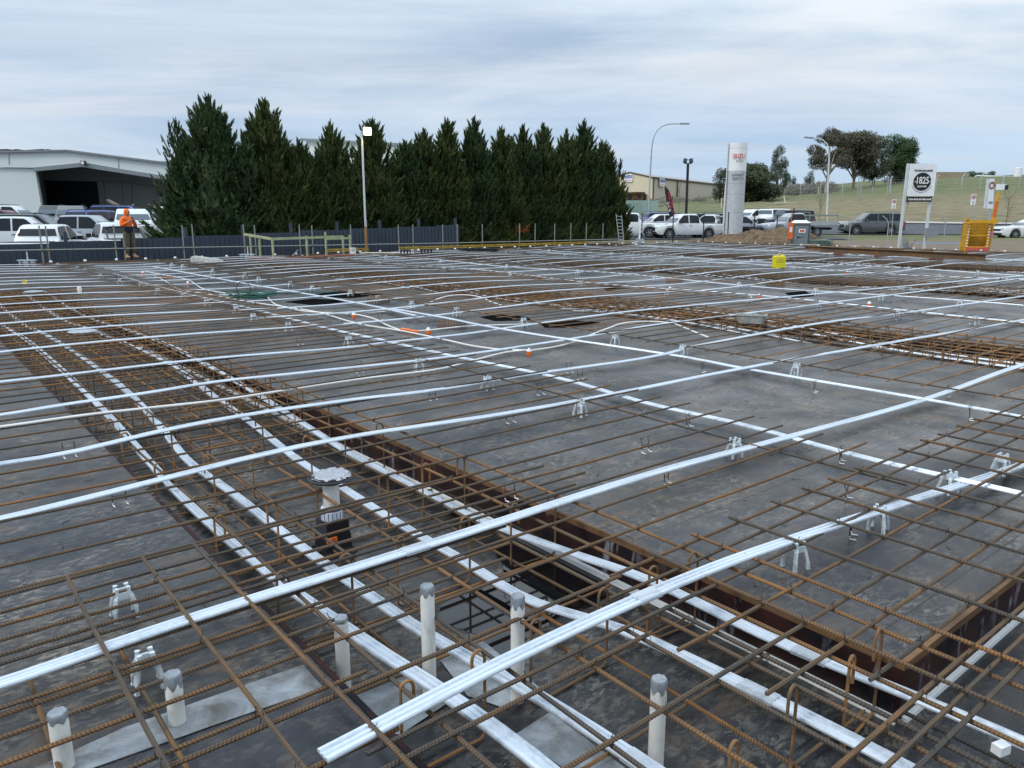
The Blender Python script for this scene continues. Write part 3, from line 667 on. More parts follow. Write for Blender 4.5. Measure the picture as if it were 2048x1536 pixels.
# ducts running away from the camera on the deck
zfb = lambda u, v: 0.07 + 0.03 * math.cos(v * 0.7)
T = [([(227, 547), (288, 566), (366, 586), (500, 617), (573, 636), (671, 661), (756, 679), (897, 711), (1113, 756), (1300, 809), (1484, 850), (1710, 912), (1912, 959), (2048, 990)], 0, 2.5, 'long galvanised duct running away along the free bar ends right of the nearest trench'),
     ([(780, 617), (890, 636), (1000, 658), (1370, 715), (1484, 737), (1834, 797), (2048, 836)], 0, 3, 'long galvanised duct running away down the middle of the near deck panel'),
     ([(305, 533), (500, 569), (602, 586), (744, 612), (832, 632)], 0, 0, 'galvanised duct on the far deck lapping the middle duct beside the green hose')]
for i, (p, bk, fw, lab) in enumerate(T): duct(ext(trace(p, zfb), bk, fw), lab, 'ducts running away over the deck', (1.2, 5.0) if i < 2 else (), 0.3)
for u in (13.0, 15.1, 21.3, 23.4, 30.5):
    duct([U(u + 0.06 * math.sin(v * 0.4 + u), v, 0.075 + 0.03 * math.cos(v * 0.7 + u)) for v in range(-2, 28)], 'galvanised duct running away over the far deck panels beyond the second trench', 'ducts running away over the far deck', (), 0.5, W_ * 1.1)
# ducts sagging inside the beam trenches
BD = {1.29: ([(-1, .04), (1.48, .02), (1.94, .0), (2.36, -.045), (3.13, -.12), (3.5, -.16), (4.98, -.205), (7.17, -.04), (9.7, .03), (12, .0), (15, -.1), (19, .02)], 'galvanised duct sagging along the first trench, nearest its left wall'),
      1.57: ([(-1, .03), (1.3, -.03), (1.78, -.05), (2.5, -.125), (3.0, -.15), (3.8, -.19), (4.9, -.20), (5.8, -.2), (6.4, -.09), (7.6, .01), (9.6, .06), (12, .0), (15, -.1), (19, .02)], 'galvanised duct sagging along the first trench, second from its left wall'),
      2.17: ([(-1, .0), (0.86, -.03), (1.4, -.045), (1.93, -.08), (2.56, -.19), (3.1, -.185), (3.7, -.2), (4.5, -.19), (5.2, -.17), (6.0, -.075), (7.0, -.01), (8.0, .05), (9.5, .07), (12, .0), (15, -.1), (19, .02)], 'galvanised duct sagging along the first trench, right beside the foil topped drain riser'),
      2.55: ([(-1, .0), (0.6, -.015), (1.5, -.06), (2.1, -.05), (2.75, -.11), (3.4, -.17), (3.8, -.185), (5.1, -.175), (5.8, -.12), (7.0, -.035), (8.3, .01), (9.7, .06), (12, .0), (15, -.1), (19, .02)], 'galvanised duct sagging along the first trench, nearest its dark right wall')}
for u, (pr, lab) in BD.items(): duct([U(u + 0.012 * math.sin(v * 1.7), v, z) for v, z in pr], lab, 'ducts in the first trench', (2.2, 6.1, 10.4), 0.14, W_ * 0.98)
for u in (9.32, 9.58, 10.28, 10.6):
    duct([U(u, v, -0.07 + 0.1 * math.cos((v + 1) * 2 * math.pi / 9)) for v in range(0, 26)], 'galvanised duct threaded through the rusty cage of the second trench', 'ducts in the second trench', (), 0.4)
for bu in (18.05, 26.15):
    for du in (-0.5, -0.15, 0.3, 0.6): duct([U(bu + du, v, -0.05 + 0.1 * math.cos((v + 3) * 2 * math.pi / 9)) for v in range(0, 26)], 'galvanised duct in a rusty beam cage of the far half of the deck', 'ducts in the far trenches', (), 0.5)

# ------------------------------------------------------------------ bar chairs
def chair_parts():
    legs = []
    for sx in (-1, 1):
        for sy in (-1, 1):
            bm_ = MB(); legs.append(bm_)
            pts = [(sx * 0.044, sy * 0.040, 0), (sx * 0.043, sy * 0.039, 0.04), (sx * 0.034, sy * 0.030, 0.088), (sx * 0.026, sy * 0.022, 0.108)]
            for a, b in zip(pts, pts[1:]): bm_.beam(a, b, 0.019, 0.013)
            bm_.box((sx * 0.045, sy * 0.041, 0.003), (0.018, 0.016, 0.006))
    top = MB()
    for sx in (-1, 1): top.box((sx * 0.027, 0, 0.104), (0.010, 0.060, 0.030))
    for sy in (-1, 1): top.box((0, sy * 0.025, 0.104), (0.044, 0.010, 0.030))
    for sx in (-1, 1):
        for sy in (-1, 1): top.box((sx * 0.024, sy * 0.021, 0.127), (0.013, 0.016, 0.024)); top.box((sx * 0.018, sy * 0.021, 0.136), (0.012, 0.008, 0.005))
    allm = MB()
    for b_ in legs + [top]: allm.add(b_.v, b_.f)
    return [b_.mesh('leg', MT['chair']) for b_ in legs], top.mesh('saddle', MT['chair']), allm.mesh('bar_chair', MT['chair'])
CH = chair_parts()
rc = random.Random(9)
def chair(p, lab, grp, z=0.0, rz=None):
    if grp.endswith('far deck'):
        o = link('bar_chair', CH[2], None, (p[0], p[1], z), GR + rc.uniform(-.3, .3)); return tag(o, lab, 'bar chair', grp)
    e_ = empty('bar_chair', lab, 'bar chair', (p[0], p[1], z), GR + (rc.uniform(-.3, .3) if rz is None else rz), grp)
    [link('leg', q_, e_) for q_ in CH[0]]; link('saddle', CH[1], e_); e_.scale = (.92, .92, .96)
    return e_
for q, lab in (((250, 1232), 'grey plastic bar chair standing free of any duct on the lower left deck'), ((297, 1372), 'grey plastic bar chair under bars beside the taped pipe stub at lower left'),
               ((1590, 1135), 'white plastic bar chair right behind the nearest duct, just right of the trench wall'), ((1755, 1060), 'white plastic bar chair behind the nearest duct, one to the right of the trench wall'),
               ((1896, 985), 'white plastic bar chair where the nearest duct meets the duct running away'), ((2000, 948), 'white plastic bar chair behind the nearest duct at the right edge'),
               ((1160, 832), 'white plastic bar chair carrying the duct behind the foil topped riser, mid deck'), ((1468, 914), 'white plastic bar chair beside the second duct from the camera, mid deck'),
               ((975, 780), 'white plastic bar chair beside the upcurving conduit, mid deck, carrying the fourth duct'), ((1592, 752), 'white plastic bar chair at the free bar ends, right of mid deck'),
               ((838, 742), 'white plastic bar chair beside a bare run of white conduit, left of mid deck'), ((1230, 690), 'white plastic bar chair standing alone left of the arching conduit'), ((1365, 712), 'white plastic bar chair under the middle duct crossing')):
    chair(at(*q), lab, 'bar chairs near the camera')
for u in (4.35, 7.18, 12.55, 14.95, 20.8, 23.4, 30):
    v = 5.62
    for v in (8.5, 10.2, 11.5, 12.7, 14.1, 15.5, 16.9, 18.6, 20.0, 22.2, 24.8, 26.0, 28.2) if u < 10 else (2.8, 4.4, 5.5, 6.9, 8.3, 10.2, 12.7, 15.5, 18.6, 22.2, 26.0, 28.2):
        p = U(u + rc.uniform(-.1, .1), v + 0.07)
        if p.y > 2 and abs(p.x) < 0.72 * p.y and p.length > 7: chair(p, 'small white plastic bar chair under a duct on the far deck', 'bar chairs on the far deck')
# wire duct hangers with white feet
def hanger(p, lab, ang, z=0.075):
    e_ = empty('wire_support', lab, 'wire support', (p[0], p[1], 0), ang, 'wire supports under the ducts')
    a = MB()
    for s in (-1, 1): a.tube([(s * 0.035, 0, 0.005), (s * 0.035, 0, z), (s * 0.035, 0.014, z + 0.03), (s * 0.035, -0.012, z + 0.034)], 0.0028, 5)
    a.tube([(-0.035, 0, z - 0.02), (0.035, 0, z - 0.02)], 0.0028, 5); a.build('wire', MT['wire'], e_)
    for s in (-1, 1):
        f = MB(); f.tube([(s * 0.035, 0.0, 0.022), (s * 0.035, -0.002, 0.006), (s * 0.035 + 0.004, -0.032, 0.004)], 0.0038, 5); f.build('foot', MT['whitetip'], e_)
for q in ((1020, 846), (1138, 746), (1332, 970), (1680, 925), (1376, 855), (1628, 785), (1938, 840), (1895, 795), (1790, 640), (865, 800), (718, 745), (1160, 760), (1405, 745), (1290, 905), (1692, 1000), (240, 1010), (140, 915), (505, 695), (1020, 1000), (600, 690), (760, 640), (1350, 585), (1080, 790), (1700, 1075)):
    hanger(at(*q), 'small dark wire support with white feet under a duct on the near deck', GR + (0 if q[0] < 1300 else R(20)))

# ------------------------------------------------------------------ pipes, risers, sheets and small things on the deck
def zof(p, py):                                           # height at which a point above p shows at photo row py
    lo, hi = -1.0, min(30.0, H + p[1] * 4.0)
    for _ in range(50):
        m_ = (lo + hi) / 2; dz = m_ - H; Y = p[1] * math.cos(PITCH) - dz * math.sin(PITCH); V = p[1] * math.sin(PITCH) + dz * math.cos(PITCH)
        if CY - F * V / Y > py: lo = m_
        else: hi = m_
    return lo
def stub(base, ztop, lab, skirt):
    e_ = empty('pipe_stub', lab, 'pipe', base, random.uniform(0, 6), 'taped pipe stubs'); h = ztop - base[2]; r = 0.027
    m = MB(); m.lathe([(r, 0), (r, h - 0.02)], 20); m.build('pipe', MT['pvc'], e_)
    t = MB(); n = 20; vs = []
    for k in range(n): vs.append((r * 1.03 * math.cos(2 * math.pi * k / n), r * 1.03 * math.sin(2 * math.pi * k / n), h - skirt * (0.35 + 0.65 * abs(math.sin(k * 0.9 + base[0] * 9)))))
    for z, q in ((h - 0.004, 1.05), (h + 0.003, 0.9), (h + 0.004, 0.5)):
        for k in range(n): vs.append((r * q * math.cos(2 * math.pi * k / n), r * q * math.sin(2 * math.pi * k / n), z + 0.0015 * math.sin(k * 2.3)))
    fs = [(i * n + k, i * n + (k + 1) % n, (i + 1) * n + (k + 1) % n, (i + 1) * n + k) for i in range(3) for k in range(n)] + [tuple(3 * n + k for k in range(n))]
    t.add(vs, fs, True); t.build('tape_cap', MT['tape'], e_)
for (bx, by, bz, ty, lab, sk) in ((860, 1400, BZ, 1172, 'tallest looking white pipe stub, its torn silver tape cap at the middle of the bottom edge', 0.04), (690, 1400, BZ, 1235, 'white pipe stub with flat tape cap, left of the nearest duct and the other trench stubs', 0.012),
                              (1035, 1400, BZ, 1192, 'white pipe stub with draped tape cap behind the nearest duct, by the dark puddle', 0.05), (1310, 1545, BZ, 1358, 'white pipe stub with drooping tape cap standing alone at the bottom right', 0.05),
                              (130, 1535, 0.0, 1425, 'short white pipe stub in the lower left corner with a wide tape cap', 0.03), (355, 1445, 0.0, 1348, 'short white pipe stub beside the grey chair at lower left, tape wrapped low', 0.05)):
    p = at(bx, by, bz); lab = ' '.join(lab.split()[:16]); stub((p.x, p.y, bz), zof(p, ty), lab, sk)
# drain riser
p = at(668, 1102, BZ); e_ = empty('drain_riser', 'foil topped drain riser with black flange and black square foot in the first trench', 'drain riser', (p.x, p.y, BZ), GR)
ht = zof(p, 948) - BZ
m = MB()
for (a, b, z0, z1) in ((0.10, 0.085, 0, 0.035), (0.078, 0.072, 0.035, 0.12), (0.070, 0.066, 0.12, 0.20)):
    m.add([(x * s_, y * s_, z) for s_, z in ((a, z0), (b, z1)) for x, y in ((-1, -1), (1, -1), (1, 1), (-1, 1))], [(3, 2, 1, 0), (4, 5, 6, 7), (0, 1, 5, 4), (1, 2, 6, 5), (2, 3, 7, 6), (3, 0, 4, 7)])
m.build('foot_box', MT['black'], e_)
m = MB(); m.box((-0.045, -0.078, 0.105), (0.06, 0.014, 0.026)); m.build('clip', MT['orange'], e_)
m = MB(); m.lathe([(0.058, 0.19), (0.061, 0.20), (0.060, 0.265), (0.050, 0.275)], 24); m.build('coupling', MT['white'], e_)
m = MB()
for z in (0.255,): m.lathe([(0.0615, z), (0.0615, z + 0.004)], 24)
for k in range(16):
    t = k * math.pi / 8; m.box((0.0606 * math.cos(t), 0.0606 * math.sin(t), 0.225), (0.002, 0.004, 0.042), t)
m.build('blue_print', simple('blue_print', (0.03, 0.08, 0.35), 0.5), e_)
m = MB(); m.lathe([(0.046, 0.2), (0.046, ht - 0.04)], 24); m.build('pipe', MT['pvc'], e_)
m = MB(); m.lathe([(0.048, ht - 0.055), (0.06, ht - 0.05), (0.085, ht - 0.032), (0.118, ht - 0.026), (0.122, ht - 0.018), (0.115, ht - 0.013), (0.108, ht - 0.021), (0.098, ht - 0.018), (0.094, ht - 0.006), (0.0, ht - 0.004)], 32); m.build('flange', MT['black'], e_)
m = MB(); n = 36; rf = random.Random(4); vs = [(0.012, 0.006, ht + 0.006)]
for j, q in enumerate((0.03, 0.06, 0.085, 0.103)):
    for k in range(n):
        t = 2 * math.pi * k / n; rr = q * (1 + (rf.uniform(-.06, .10) if j > 1 else 0)); vs.append((0.012 + rr * math.cos(t), 0.006 + rr * math.sin(t), ht + 0.003 - (0.014 if j == 3 else 0) + rf.uniform(-.003, .003)))
fs = [(0, 1 + k, 1 + (k + 1) % n) for k in range(n)] + [(1 + j * n + k, 1 + (j + 1) * n + k, 1 + (j + 1) * n + (k + 1) % n, 1 + j * n + (k + 1) % n) for j in range(3) for k in range(n)]
m.add(vs, fs, False); m.build('foil_cap', MT['foil'], e_)
# flat galvanised sheets
def flat(name, pts, z, mat, lab=None, cat=None, kind=None, th=0.002):
    if name == 'puddle':
        q_ = []
        for a_, b_ in zip(pts, pts[1:] + pts[:1]):
            for k_ in range(5):
                t_ = k_ / 5; j_ = math.sin(math.pi * t_) * 7; q_.append((a_[0] * (1 - t_) + b_[0] * t_ + random.uniform(-j_, j_), a_[1] * (1 - t_) + b_[1] * t_ + random.uniform(-j_, j_) * .6))
        pts = q_
    P = [at(*q, z) for q in pts]; c = sum(P, Vector()) / len(P); m = MB()
    poly = [(p.x - c.x, p.y - c.y) for p in P]
    ar = sum(poly[i][0] * poly[(i + 1) % len(poly)][1] - poly[(i + 1) % len(poly)][0] * poly[i][1] for i in range(len(poly)))
    if ar < 0: poly.reverse()
    m.prism(poly, 0, th); o = m.build(name, mat, None, (c.x, c.y, z)); return tag(o, lab, cat, None, kind)
flat('metal_sheet', [(606, 1330), (647, 1376), (430, 1450), (120, 1560), (20, 1560), (250, 1455)], 0.003, MT['sheet'], 'long pale galvanised sheet on the deck under the lower left mat', 'metal sheet')
flat('metal_sheet', [(881, 1322), (965, 1281), (1084, 1380), (1014, 1418), (935, 1392)], BZ + 0.003, MT['sheet'], 'folded pale metal sheet on the trench floor between the three pipe stubs', 'metal sheet')
flat('metal_sheet', [(1030, 1470), (1100, 1425), (1250, 1536), (1175, 1570)], BZ + 0.005, MT['sheet'], 'pale metal sheet on the trench floor cut by the bottom edge, right of centre', 'metal sheet')
flat('metal_sheet', [(712, 1392), (830, 1345), (905, 1400), (800, 1470), (740, 1460)], BZ + 0.007, MT['sheet'], 'pale metal sheet on the trench floor at the foot of the flat capped stub', 'metal sheet')
flat('puddle', [(990, 1095), (1040, 1078), (1110, 1085), (1190, 1130), (1220, 1190), (1160, 1225), (1120, 1232), (1080, 1260), (1030, 1310), (985, 1330), (960, 1270), (915, 1258), (875, 1235), (905, 1190), (960, 1180), (1010, 1150)], BZ + 0.001, MT['water'], kind='structure', th=0.0008)
flat('puddle', [(860, 980), (960, 1010), (1010, 1060), (960, 1062), (900, 1030)], BZ + 0.001, MT['water'], kind='structure', th=0.0008)
# flat black plates standing in for dark openings in the deck
for i, (q, lab) in enumerate((([(960, 634), (1000, 629), (1055, 634), (1062, 640), (990, 642)], 'dark plate standing in for a deck opening left of the larger one, mid deck'), ([(1080, 647), (1120, 639), (1200, 645), (1140, 655), (1090, 655)], 'larger dark plate standing in for a deck opening before the second trench'),
                          ([(630, 588), (690, 583), (770, 589), (700, 596), (640, 594)], 'dark plate standing in for a deck opening right of the green hose coil'), ([(570, 604), (620, 598), (700, 600), (640, 612)], 'dark plate standing in for a deck opening below the green hose'),
                          ([(1200, 573), (1240, 569), (1258, 576), (1215, 582)], 'small dark plate standing in for a deck opening beyond the second trench, middle distance'), ([(1570, 586), (1610, 582), (1630, 592), (1585, 596)], 'black plate standing in for an opening beside the orange caps on the right deck'))):
    o = flat('opening_stand_in', q, 0.003, MT['opening_black'], lab, 'opening stand-in', th=0.004)
# white electrical conduits
def cond(pts, lab, r=0.0105, z=0.03):
    P = [at(q[0], q[1], q[2] if len(q) > 2 else z) for q in pts]; a = P[0].copy(); P = smooth_path([p - a for p in P], 0.08)
    m = MB(); m.tube(P, r, 8); tag(m.build('conduit', MT['conduit'], None, a), lab, 'conduit', 'white conduits')
cond([(-60, 862, .13), (0, 854, .13), (171, 830, .14), (297, 816, .14), (434, 801, .14), (600, 776, .08), (737, 756, .04), (873, 739, .04), (942, 722, .04), (1010, 705, .04), (1052, 700, .06)], 'white conduit crossing the first trench and ending at the nearest orange cap')
cond([(405, 586), (500, 604), (573, 614), (634, 624), (720, 648), (805, 662), (897, 681), (942, 691), (993, 698), (1054, 701, .05)], 'white conduit coming from the far left past the orange sleeve to the nearest cap')
cond([(1062, 701, .05), (1113, 693), (1147, 684), (1181, 670, .08), (1215, 657, .12), (1249, 646, .14), (1300, 643, .12), (1345, 647, .1), (1385, 662, .06), (1420, 676, .0)], 'white conduit arching up from the nearest orange cap into the second trench')
cond([(554, 610), (600, 621), (640, 625), (690, 627), (768, 623), (817, 617), (854, 607, .07), (878, 597, .12), (903, 591, .15), (934, 590, .15), (964, 595, .12), (978, 602, .08), (1004, 611, .05)], 'white conduit arching high over the bars in the middle distance')
cond([(835, 662), (860, 660), (940, 652), (1000, 650), (1060, 648)], 'short white conduit running right from the orange sleeve')
cond([(690, 627), (712, 629), (744, 636), (776, 651), (800, 660)], 'short curved white conduit joining the orange sleeve from behind')
cond([(290, 543), (361, 556), (381, 562), (403, 576), (425, 582), (464, 588), (520, 590)], 'white conduit snaking across the far left deck to the green hose')
cond([(310, 553), (330, 562), (347, 573), (370, 582), (405, 586)], 'white conduit with a red tip on the far left deck')
cond([(520, 590), (532, 592), (545, 605), (556, 611)], 'short white conduit hooking down beside the green hose coil')
m = MB(); P = [at(*q, 0.03) for q in ((803, 658), (820, 661), (837, 664))]; m.tube([p - P[0] for p in P], 0.02, 10); tag(m.build('orange_sleeve', MT['orange'], None, P[0]), 'bright orange sleeve over the end of a white conduit', 'pipe sleeve')
# orange capped conduit boxes
for q, lab in (((857, 668), 'right of the orange sleeve'), ((1058, 710), 'nearest the camera, at the conduit bend'), ((708, 636), 'on the left half, before the curved conduit'), ((1518, 597), 'beside the black stand-in plate, right of the cement tub'), ((1738, 613), 'furthest right, beyond the second trench'),
               ((1340, 582), 'beyond the second trench, in the middle distance'), ((1080, 558), 'among crossed ducts at the centre of the far deck'), ((286, 549), 'furthest left, near the worker'), ((376, 570), 'on the far left deck beside the snaking conduit'), ((1694, 547), 'far off, right of the yellow can')):
    p = at(*q, 0); e_ = empty('conduit_box', 'orange capped round conduit box ' + lab, 'conduit box', (p.x, p.y, 0), 0, 'orange capped conduit boxes')
    s_ = 1.0 if p.y < 9 else 1.15
    m = MB(); m.lathe([(0.030 * s_, 0), (0.032 * s_, 0.03 * s_), (0.031 * s_, 0.045 * s_)], 16); m.build('base', MT['orange'], e_)
    m = MB(); m.lathe([(0.031 * s_, 0.045 * s_), (0.028 * s_, 0.06 * s_), (0.016 * s_, 0.072 * s_), (0.013 * s_, 0.082 * s_)], 16); m.build('cap', MT['whitetip'], e_)
# comb cages
for q, ang, lab in (((905, 655), 0.1, 'small rusty comb shaped cage of hoops on the deck right of the orange sleeve'), ((757, 607), 0.1, 'small rusty comb cage of hoops right of the green hose'), ((1350, 565), 0.05, 'small dark comb cage of hoops beyond the second trench'), ((330, 560), 0.0, 'rusty comb cage of hoops beside the red tipped conduit'), ((1335, 535), 0, 'far black hoop cage among the ducts left of the yellow can'), ((1550, 573), 0, 'long dark comb cage under the duct behind the cement tub')):
    p = at(*q, 0); m = MB(); sc_ = 1 if p.y < 9 else 1.5
    for k in range(9):
        x = (k - 4) * 0.032 * sc_
        for yy in (-0.05, 0.05): m.tube([(x - 0.014, yy, 0.0), (x - 0.014, yy, 0.085), (x, yy, 0.105), (x + 0.012, yy, 0.09), (x + 0.012, yy, 0.05)], 0.0042 * sc_, 5)
    for yy in (-0.05, 0.05): m.tube([(-0.15 * sc_, yy, 0.03), (0.15 * sc_, yy, 0.03)], 0.005, 5)
    for x in (-0.1, 0.1): m.tube([(x * sc_, -0.05, 0.03), (x * sc_, 0.05, 0.03)], 0.005, 5)
    tag(m.build('hoop_cage', MT['hook'], None, (p.x, p.y, 0), ang), lab, 'hoop cage')
# green hose
p = at(505, 596, 0.02); m = MB(); rh = random.Random(8)
for k in range(6):
    r0 = 0.24 + 0.03 * k; ox, oy = rh.uniform(-.08, .08), rh.uniform(-.1, .1)
    m.tube([(ox + r0 * 1.25 * math.cos(t * math.pi / 9), oy + r0 * math.sin(t * math.pi / 9), 0.012 + 0.018 * k + 0.01 * math.sin(t * 2.0 + k)) for t in range(19)], 0.010, 6)
m.tube([(0.3, 0, 0.1)] + [(0.3 + 0.25 * t, 0.25 * math.sin(t * 0.9) + 0.2 * t, 0.05 + 0.02 * math.sin(t * 3)) for t in range(1, 7)], 0.010, 6)
tag(m.build('garden_hose', MT['hose'], None, p), 'coiled green hose lying on the bars left of centre', 'hose')
m = MB(); p = at(488, 594, 0.05); m.tube([(0.14 * math.cos(t * math.pi / 10), 0, 0.16 + 0.14 * math.sin(t * math.pi / 10)) for t in range(21)], 0.008, 6); tag(m.build('wire_loop', MT['wire'], None, p), 'black loop of cable standing up at the left end of the hose', 'cable')
# cement tub
p = at(1502, 645, 0.14); e_ = empty('mortar_tub', 'cement crusted grey tub resting on the bars of the second trench', 'tub', (p.x, p.y, 0.135), GR - R(62))
m = MB(); L0, W0 = 0.20, 0.105
def rring(a, b, z): return [(a * sx, b * sy, z) for sx, sy in ((-1, -.7), (-.85, -1), (.85, -1), (1, -.7), (1, .7), (.85, 1), (-.85, 1), (-1, .7))]
rgs = [rring(L0 * .82, W0 * .78, 0), rring(L0, W0, 0.105), rring(L0 * 1.07, W0 * 1.12, 0.108), rring(L0 * 1.07, W0 * 1.12, 0.118), rring(L0 * .97, W0 * .95, 0.115), rring(L0 * .8, W0 * .75, 0.01)]
m.add([q for r_ in rgs for q in r_], [(i * 8 + k, i * 8 + (k + 1) % 8, (i + 1) * 8 + (k + 1) % 8, (i + 1) * 8 + k) for i in range(5) for k in range(8)] + [tuple(reversed(range(8))), tuple(40 + k for k in range(8))])
m.build('bin', MT['tub'], e_)
m = MB(); m.add(rring(L0 * .84, W0 * .79, 0.03), [tuple(range(8))]); m.build('contents', MT['black'], e_)
# yellow jerry can
p = at(1557, 536, 0.1); s_ = 1.0; e_ = empty('jerry_can', 'bright yellow plastic can standing on the far deck right of centre', 'plastic can', (p.x, p.y, 0.1), R(8))
m = MB()
for (a, b, z0, z1) in ((0.19, 0.12, 0.0, 0.02),): pass
prof = [(0.155, 0.09, 0.0), (0.17, 0.10, 0.02), (0.17, 0.10, 0.13), (0.163, 0.094, 0.145), (0.17, 0.10, 0.16), (0.17, 0.10, 0.325), (0.16, 0.092, 0.35), (0.14, 0.08, 0.36)]
def oct8(a, b, z): return [(a * sx, b * sy, z) for sx, sy in ((-1, -.85), (-.93, -1), (.93, -1), (1, -.85), (1, .85), (.93, 1), (-.93, 1), (-1, .85))]
m.add([q for pr in prof for q in oct8(*pr)], [(i * 8 + k, i * 8 + (k + 1) % 8, (i + 1) * 8 + (k + 1) % 8, (i + 1) * 8 + k) for i in range(7) for k in range(8)] + [tuple(reversed(range(8))), tuple(56 + k for k in range(8))], False)
m.build('body', MT['yellow'], e_)
m = MB(); m.tube([(-0.07, 0, 0.35), (-0.06, 0, 0.40), (0.05, 0, 0.405), (0.07, 0, 0.35)], 0.014, 8); m.build('handle', MT['yellow'], e_)
m = MB(); m.lathe([(0.035, 0.345), (0.035, 0.385)], 12, (0.115, 0, 0)); m.build('cap', MT['yellow'], e_)
m = MB(); m.box((0, -0.102, 0.22), (0.2, 0.004, 0.08)); m.build('label_panel', simple('pale_yellow_label', (0.62, 0.50, 0.05), 0.5), e_)
# little yellow tag and white plug on the left
p = at(50, 570, 0.1); m = MB(); m.box((0, 0, 0.06), (0.10, 0.01, 0.10), M=Matrix.Rotation(R(35), 3, 'Y')); m.tube([(0, 0.01, -0.1), (0, 0.01, 0.06)], 0.004, 6)
tag(m.build('marker_tag', simple('yellow_tag', (0.75, 0.5, 0.02), 0.5), None, p), 'small tilted yellow square tag on the bars at far left', 'marker')
for q, lab in (((68, 584), 'round silver lid lying over the far end of the first trench'), ((165, 664), 'round silver lid lying in the cages of the first trench, nearer the camera')):
    p = at(*q, 0.12); m = MB(); m.lathe([(0.17, 0), (0.175, 0.012), (0.16, 0.02), (0.0, 0.024)], 24); tag(m.build('riser_lid', MT['foil'], None, p), lab, 'lid')
p = at(160, 588, 0.1); m = MB(); m.lathe([(0.03, 0), (0.045, 0.1), (0.03, 0.14)], 10); tag(m.build('foam_plug', MT['whitetip'], None, p), 'small white plug standing among the bars at left', 'plug')
# white end caps along the two far edges of the deck
plug = MB(); plug.lathe([(0.018, 0), (0.05, 0.03), (0.055, 0.06), (0.03, 0.095)], 10); pm = plug.mesh('end_cap', MT['whitetip'])
u = 1.5
while u < 37:
    link_ = link('end_cap', pm, None, U(u + rc.uniform(-.1, .1), VE - 0.25 - rc.uniform(0, .1), 0.06), 0); tag(link_, 'white plastic cap standing at the left part of the far deck edge', 'end cap', 'white caps along the far deck edge'); u += 0.95
v = 4
while v < 29:
    link_ = link('end_cap', pm, None, U(UE - 0.35, v + rc.uniform(-.1, .1), 0.06), 0); tag(link_, 'white plastic cap standing on the right hand deck edge', 'end cap', 'white caps along the right deck edge'); v += 0.95
# foreground scrap
p = at(2000, 1508, -0.0); m = MB(); m.box((0, 0, 0.02), (0.045, 0.032, 0.03), 0.4); tag(m.build('foam_block', MT['whitetip'], None, p), 'crumpled white foam block beside the duct at the lower right corner', 'foam block')
p = at(618, 1528, 0.1); m = MB(); rw = random.Random(3)
for k in range(26): m.tube([(0.0, k * 0.0015 - 0.02, 0.0), (0.16, k * 0.003 - 0.04 + rw.uniform(-.006, .006), rw.uniform(-.004, .008))], 0.0013, 4, False)
tag(m.build('tie_wire_bundle', MT['wire'], None, p, R(-50)), 'bundle of thin dark tie wires at the cut end of the nearest duct', 'wire bundle')

# ------------------------------------------------------------------ edge protection, timber frame, worker
def post_at(px, py, name='scaffold_post'):
    a = onv(px, 500, VE + 0.16); p = (a.x, a.y, -0.3); zt = zof(a, py); return a, zt
posts = [(84, 451), (97, 452), (232, 450), (249, 478), (368, 450), (388, 449), (490, 449), (512, 450), (601, 449), (626, 450), (703, 449), (798, 449), (827, 449), (886, 449), (915, 448), (965, 448), (1039, 447), (1070, 447), (1109, 447), (1141, 446), (1172, 446), (1205, 447)]
railz = [(0, 502), (240, 497), (490, 494), (900, 486), (1240, 478)]
for px, py in posts:
    a = onv(px, 500, VE + 0.16); zt = zof(a, py); zr = zof(a, interp([q[0] for q in railz], [q[1] for q in railz], px))
    e_ = empty('scaffold_post', 'slim galvanised scaffold post clamped along the far deck edge', 'scaffold post', (a.x, a.y, -0.4), 0, 'posts of the edge rail')
    m = MB(); m.tube([(0, 0, 0), (0, 0, zt + 0.4)], 0.024, 8); m.build('tube', MT['galvpost'], e_)
    m = MB(); m.box((0, -0.02, zr + 0.4), (0.07, 0.07, 0.09)); m.build('clamp', MT['beamsteel'], e_)
for (pa, pb), lab in (((( -40, 502), (245, 497)), 'left'), (((245, 497), (500, 493)), 'worker'), (((500, 493), (905, 486)), 'frame'), (((905, 486), (1245, 478)), 'hedge')):
    A_ = onv(pa[0], 500, VE + 0.12); B_ = onv(pb[0], 500, VE + 0.12); A_.z = zof(A_, pa[1]); B_.z = zof(B_, pb[1])
    m = MB(); m.tube([Vector(), (B_ - A_)], 0.02, 8)
    tag(m.build('guard_rail', MT['galvpost'], None, A_), {'left': 'galvanised guard rail before the fence at the left edge', 'worker': 'galvanised guard rail running behind the worker in orange', 'frame': 'galvanised guard rail behind the timber frame and lamp pole', 'hedge': 'galvanised guard rail before the conifer hedge, right of the fence end'}[lab], 'guard rail')
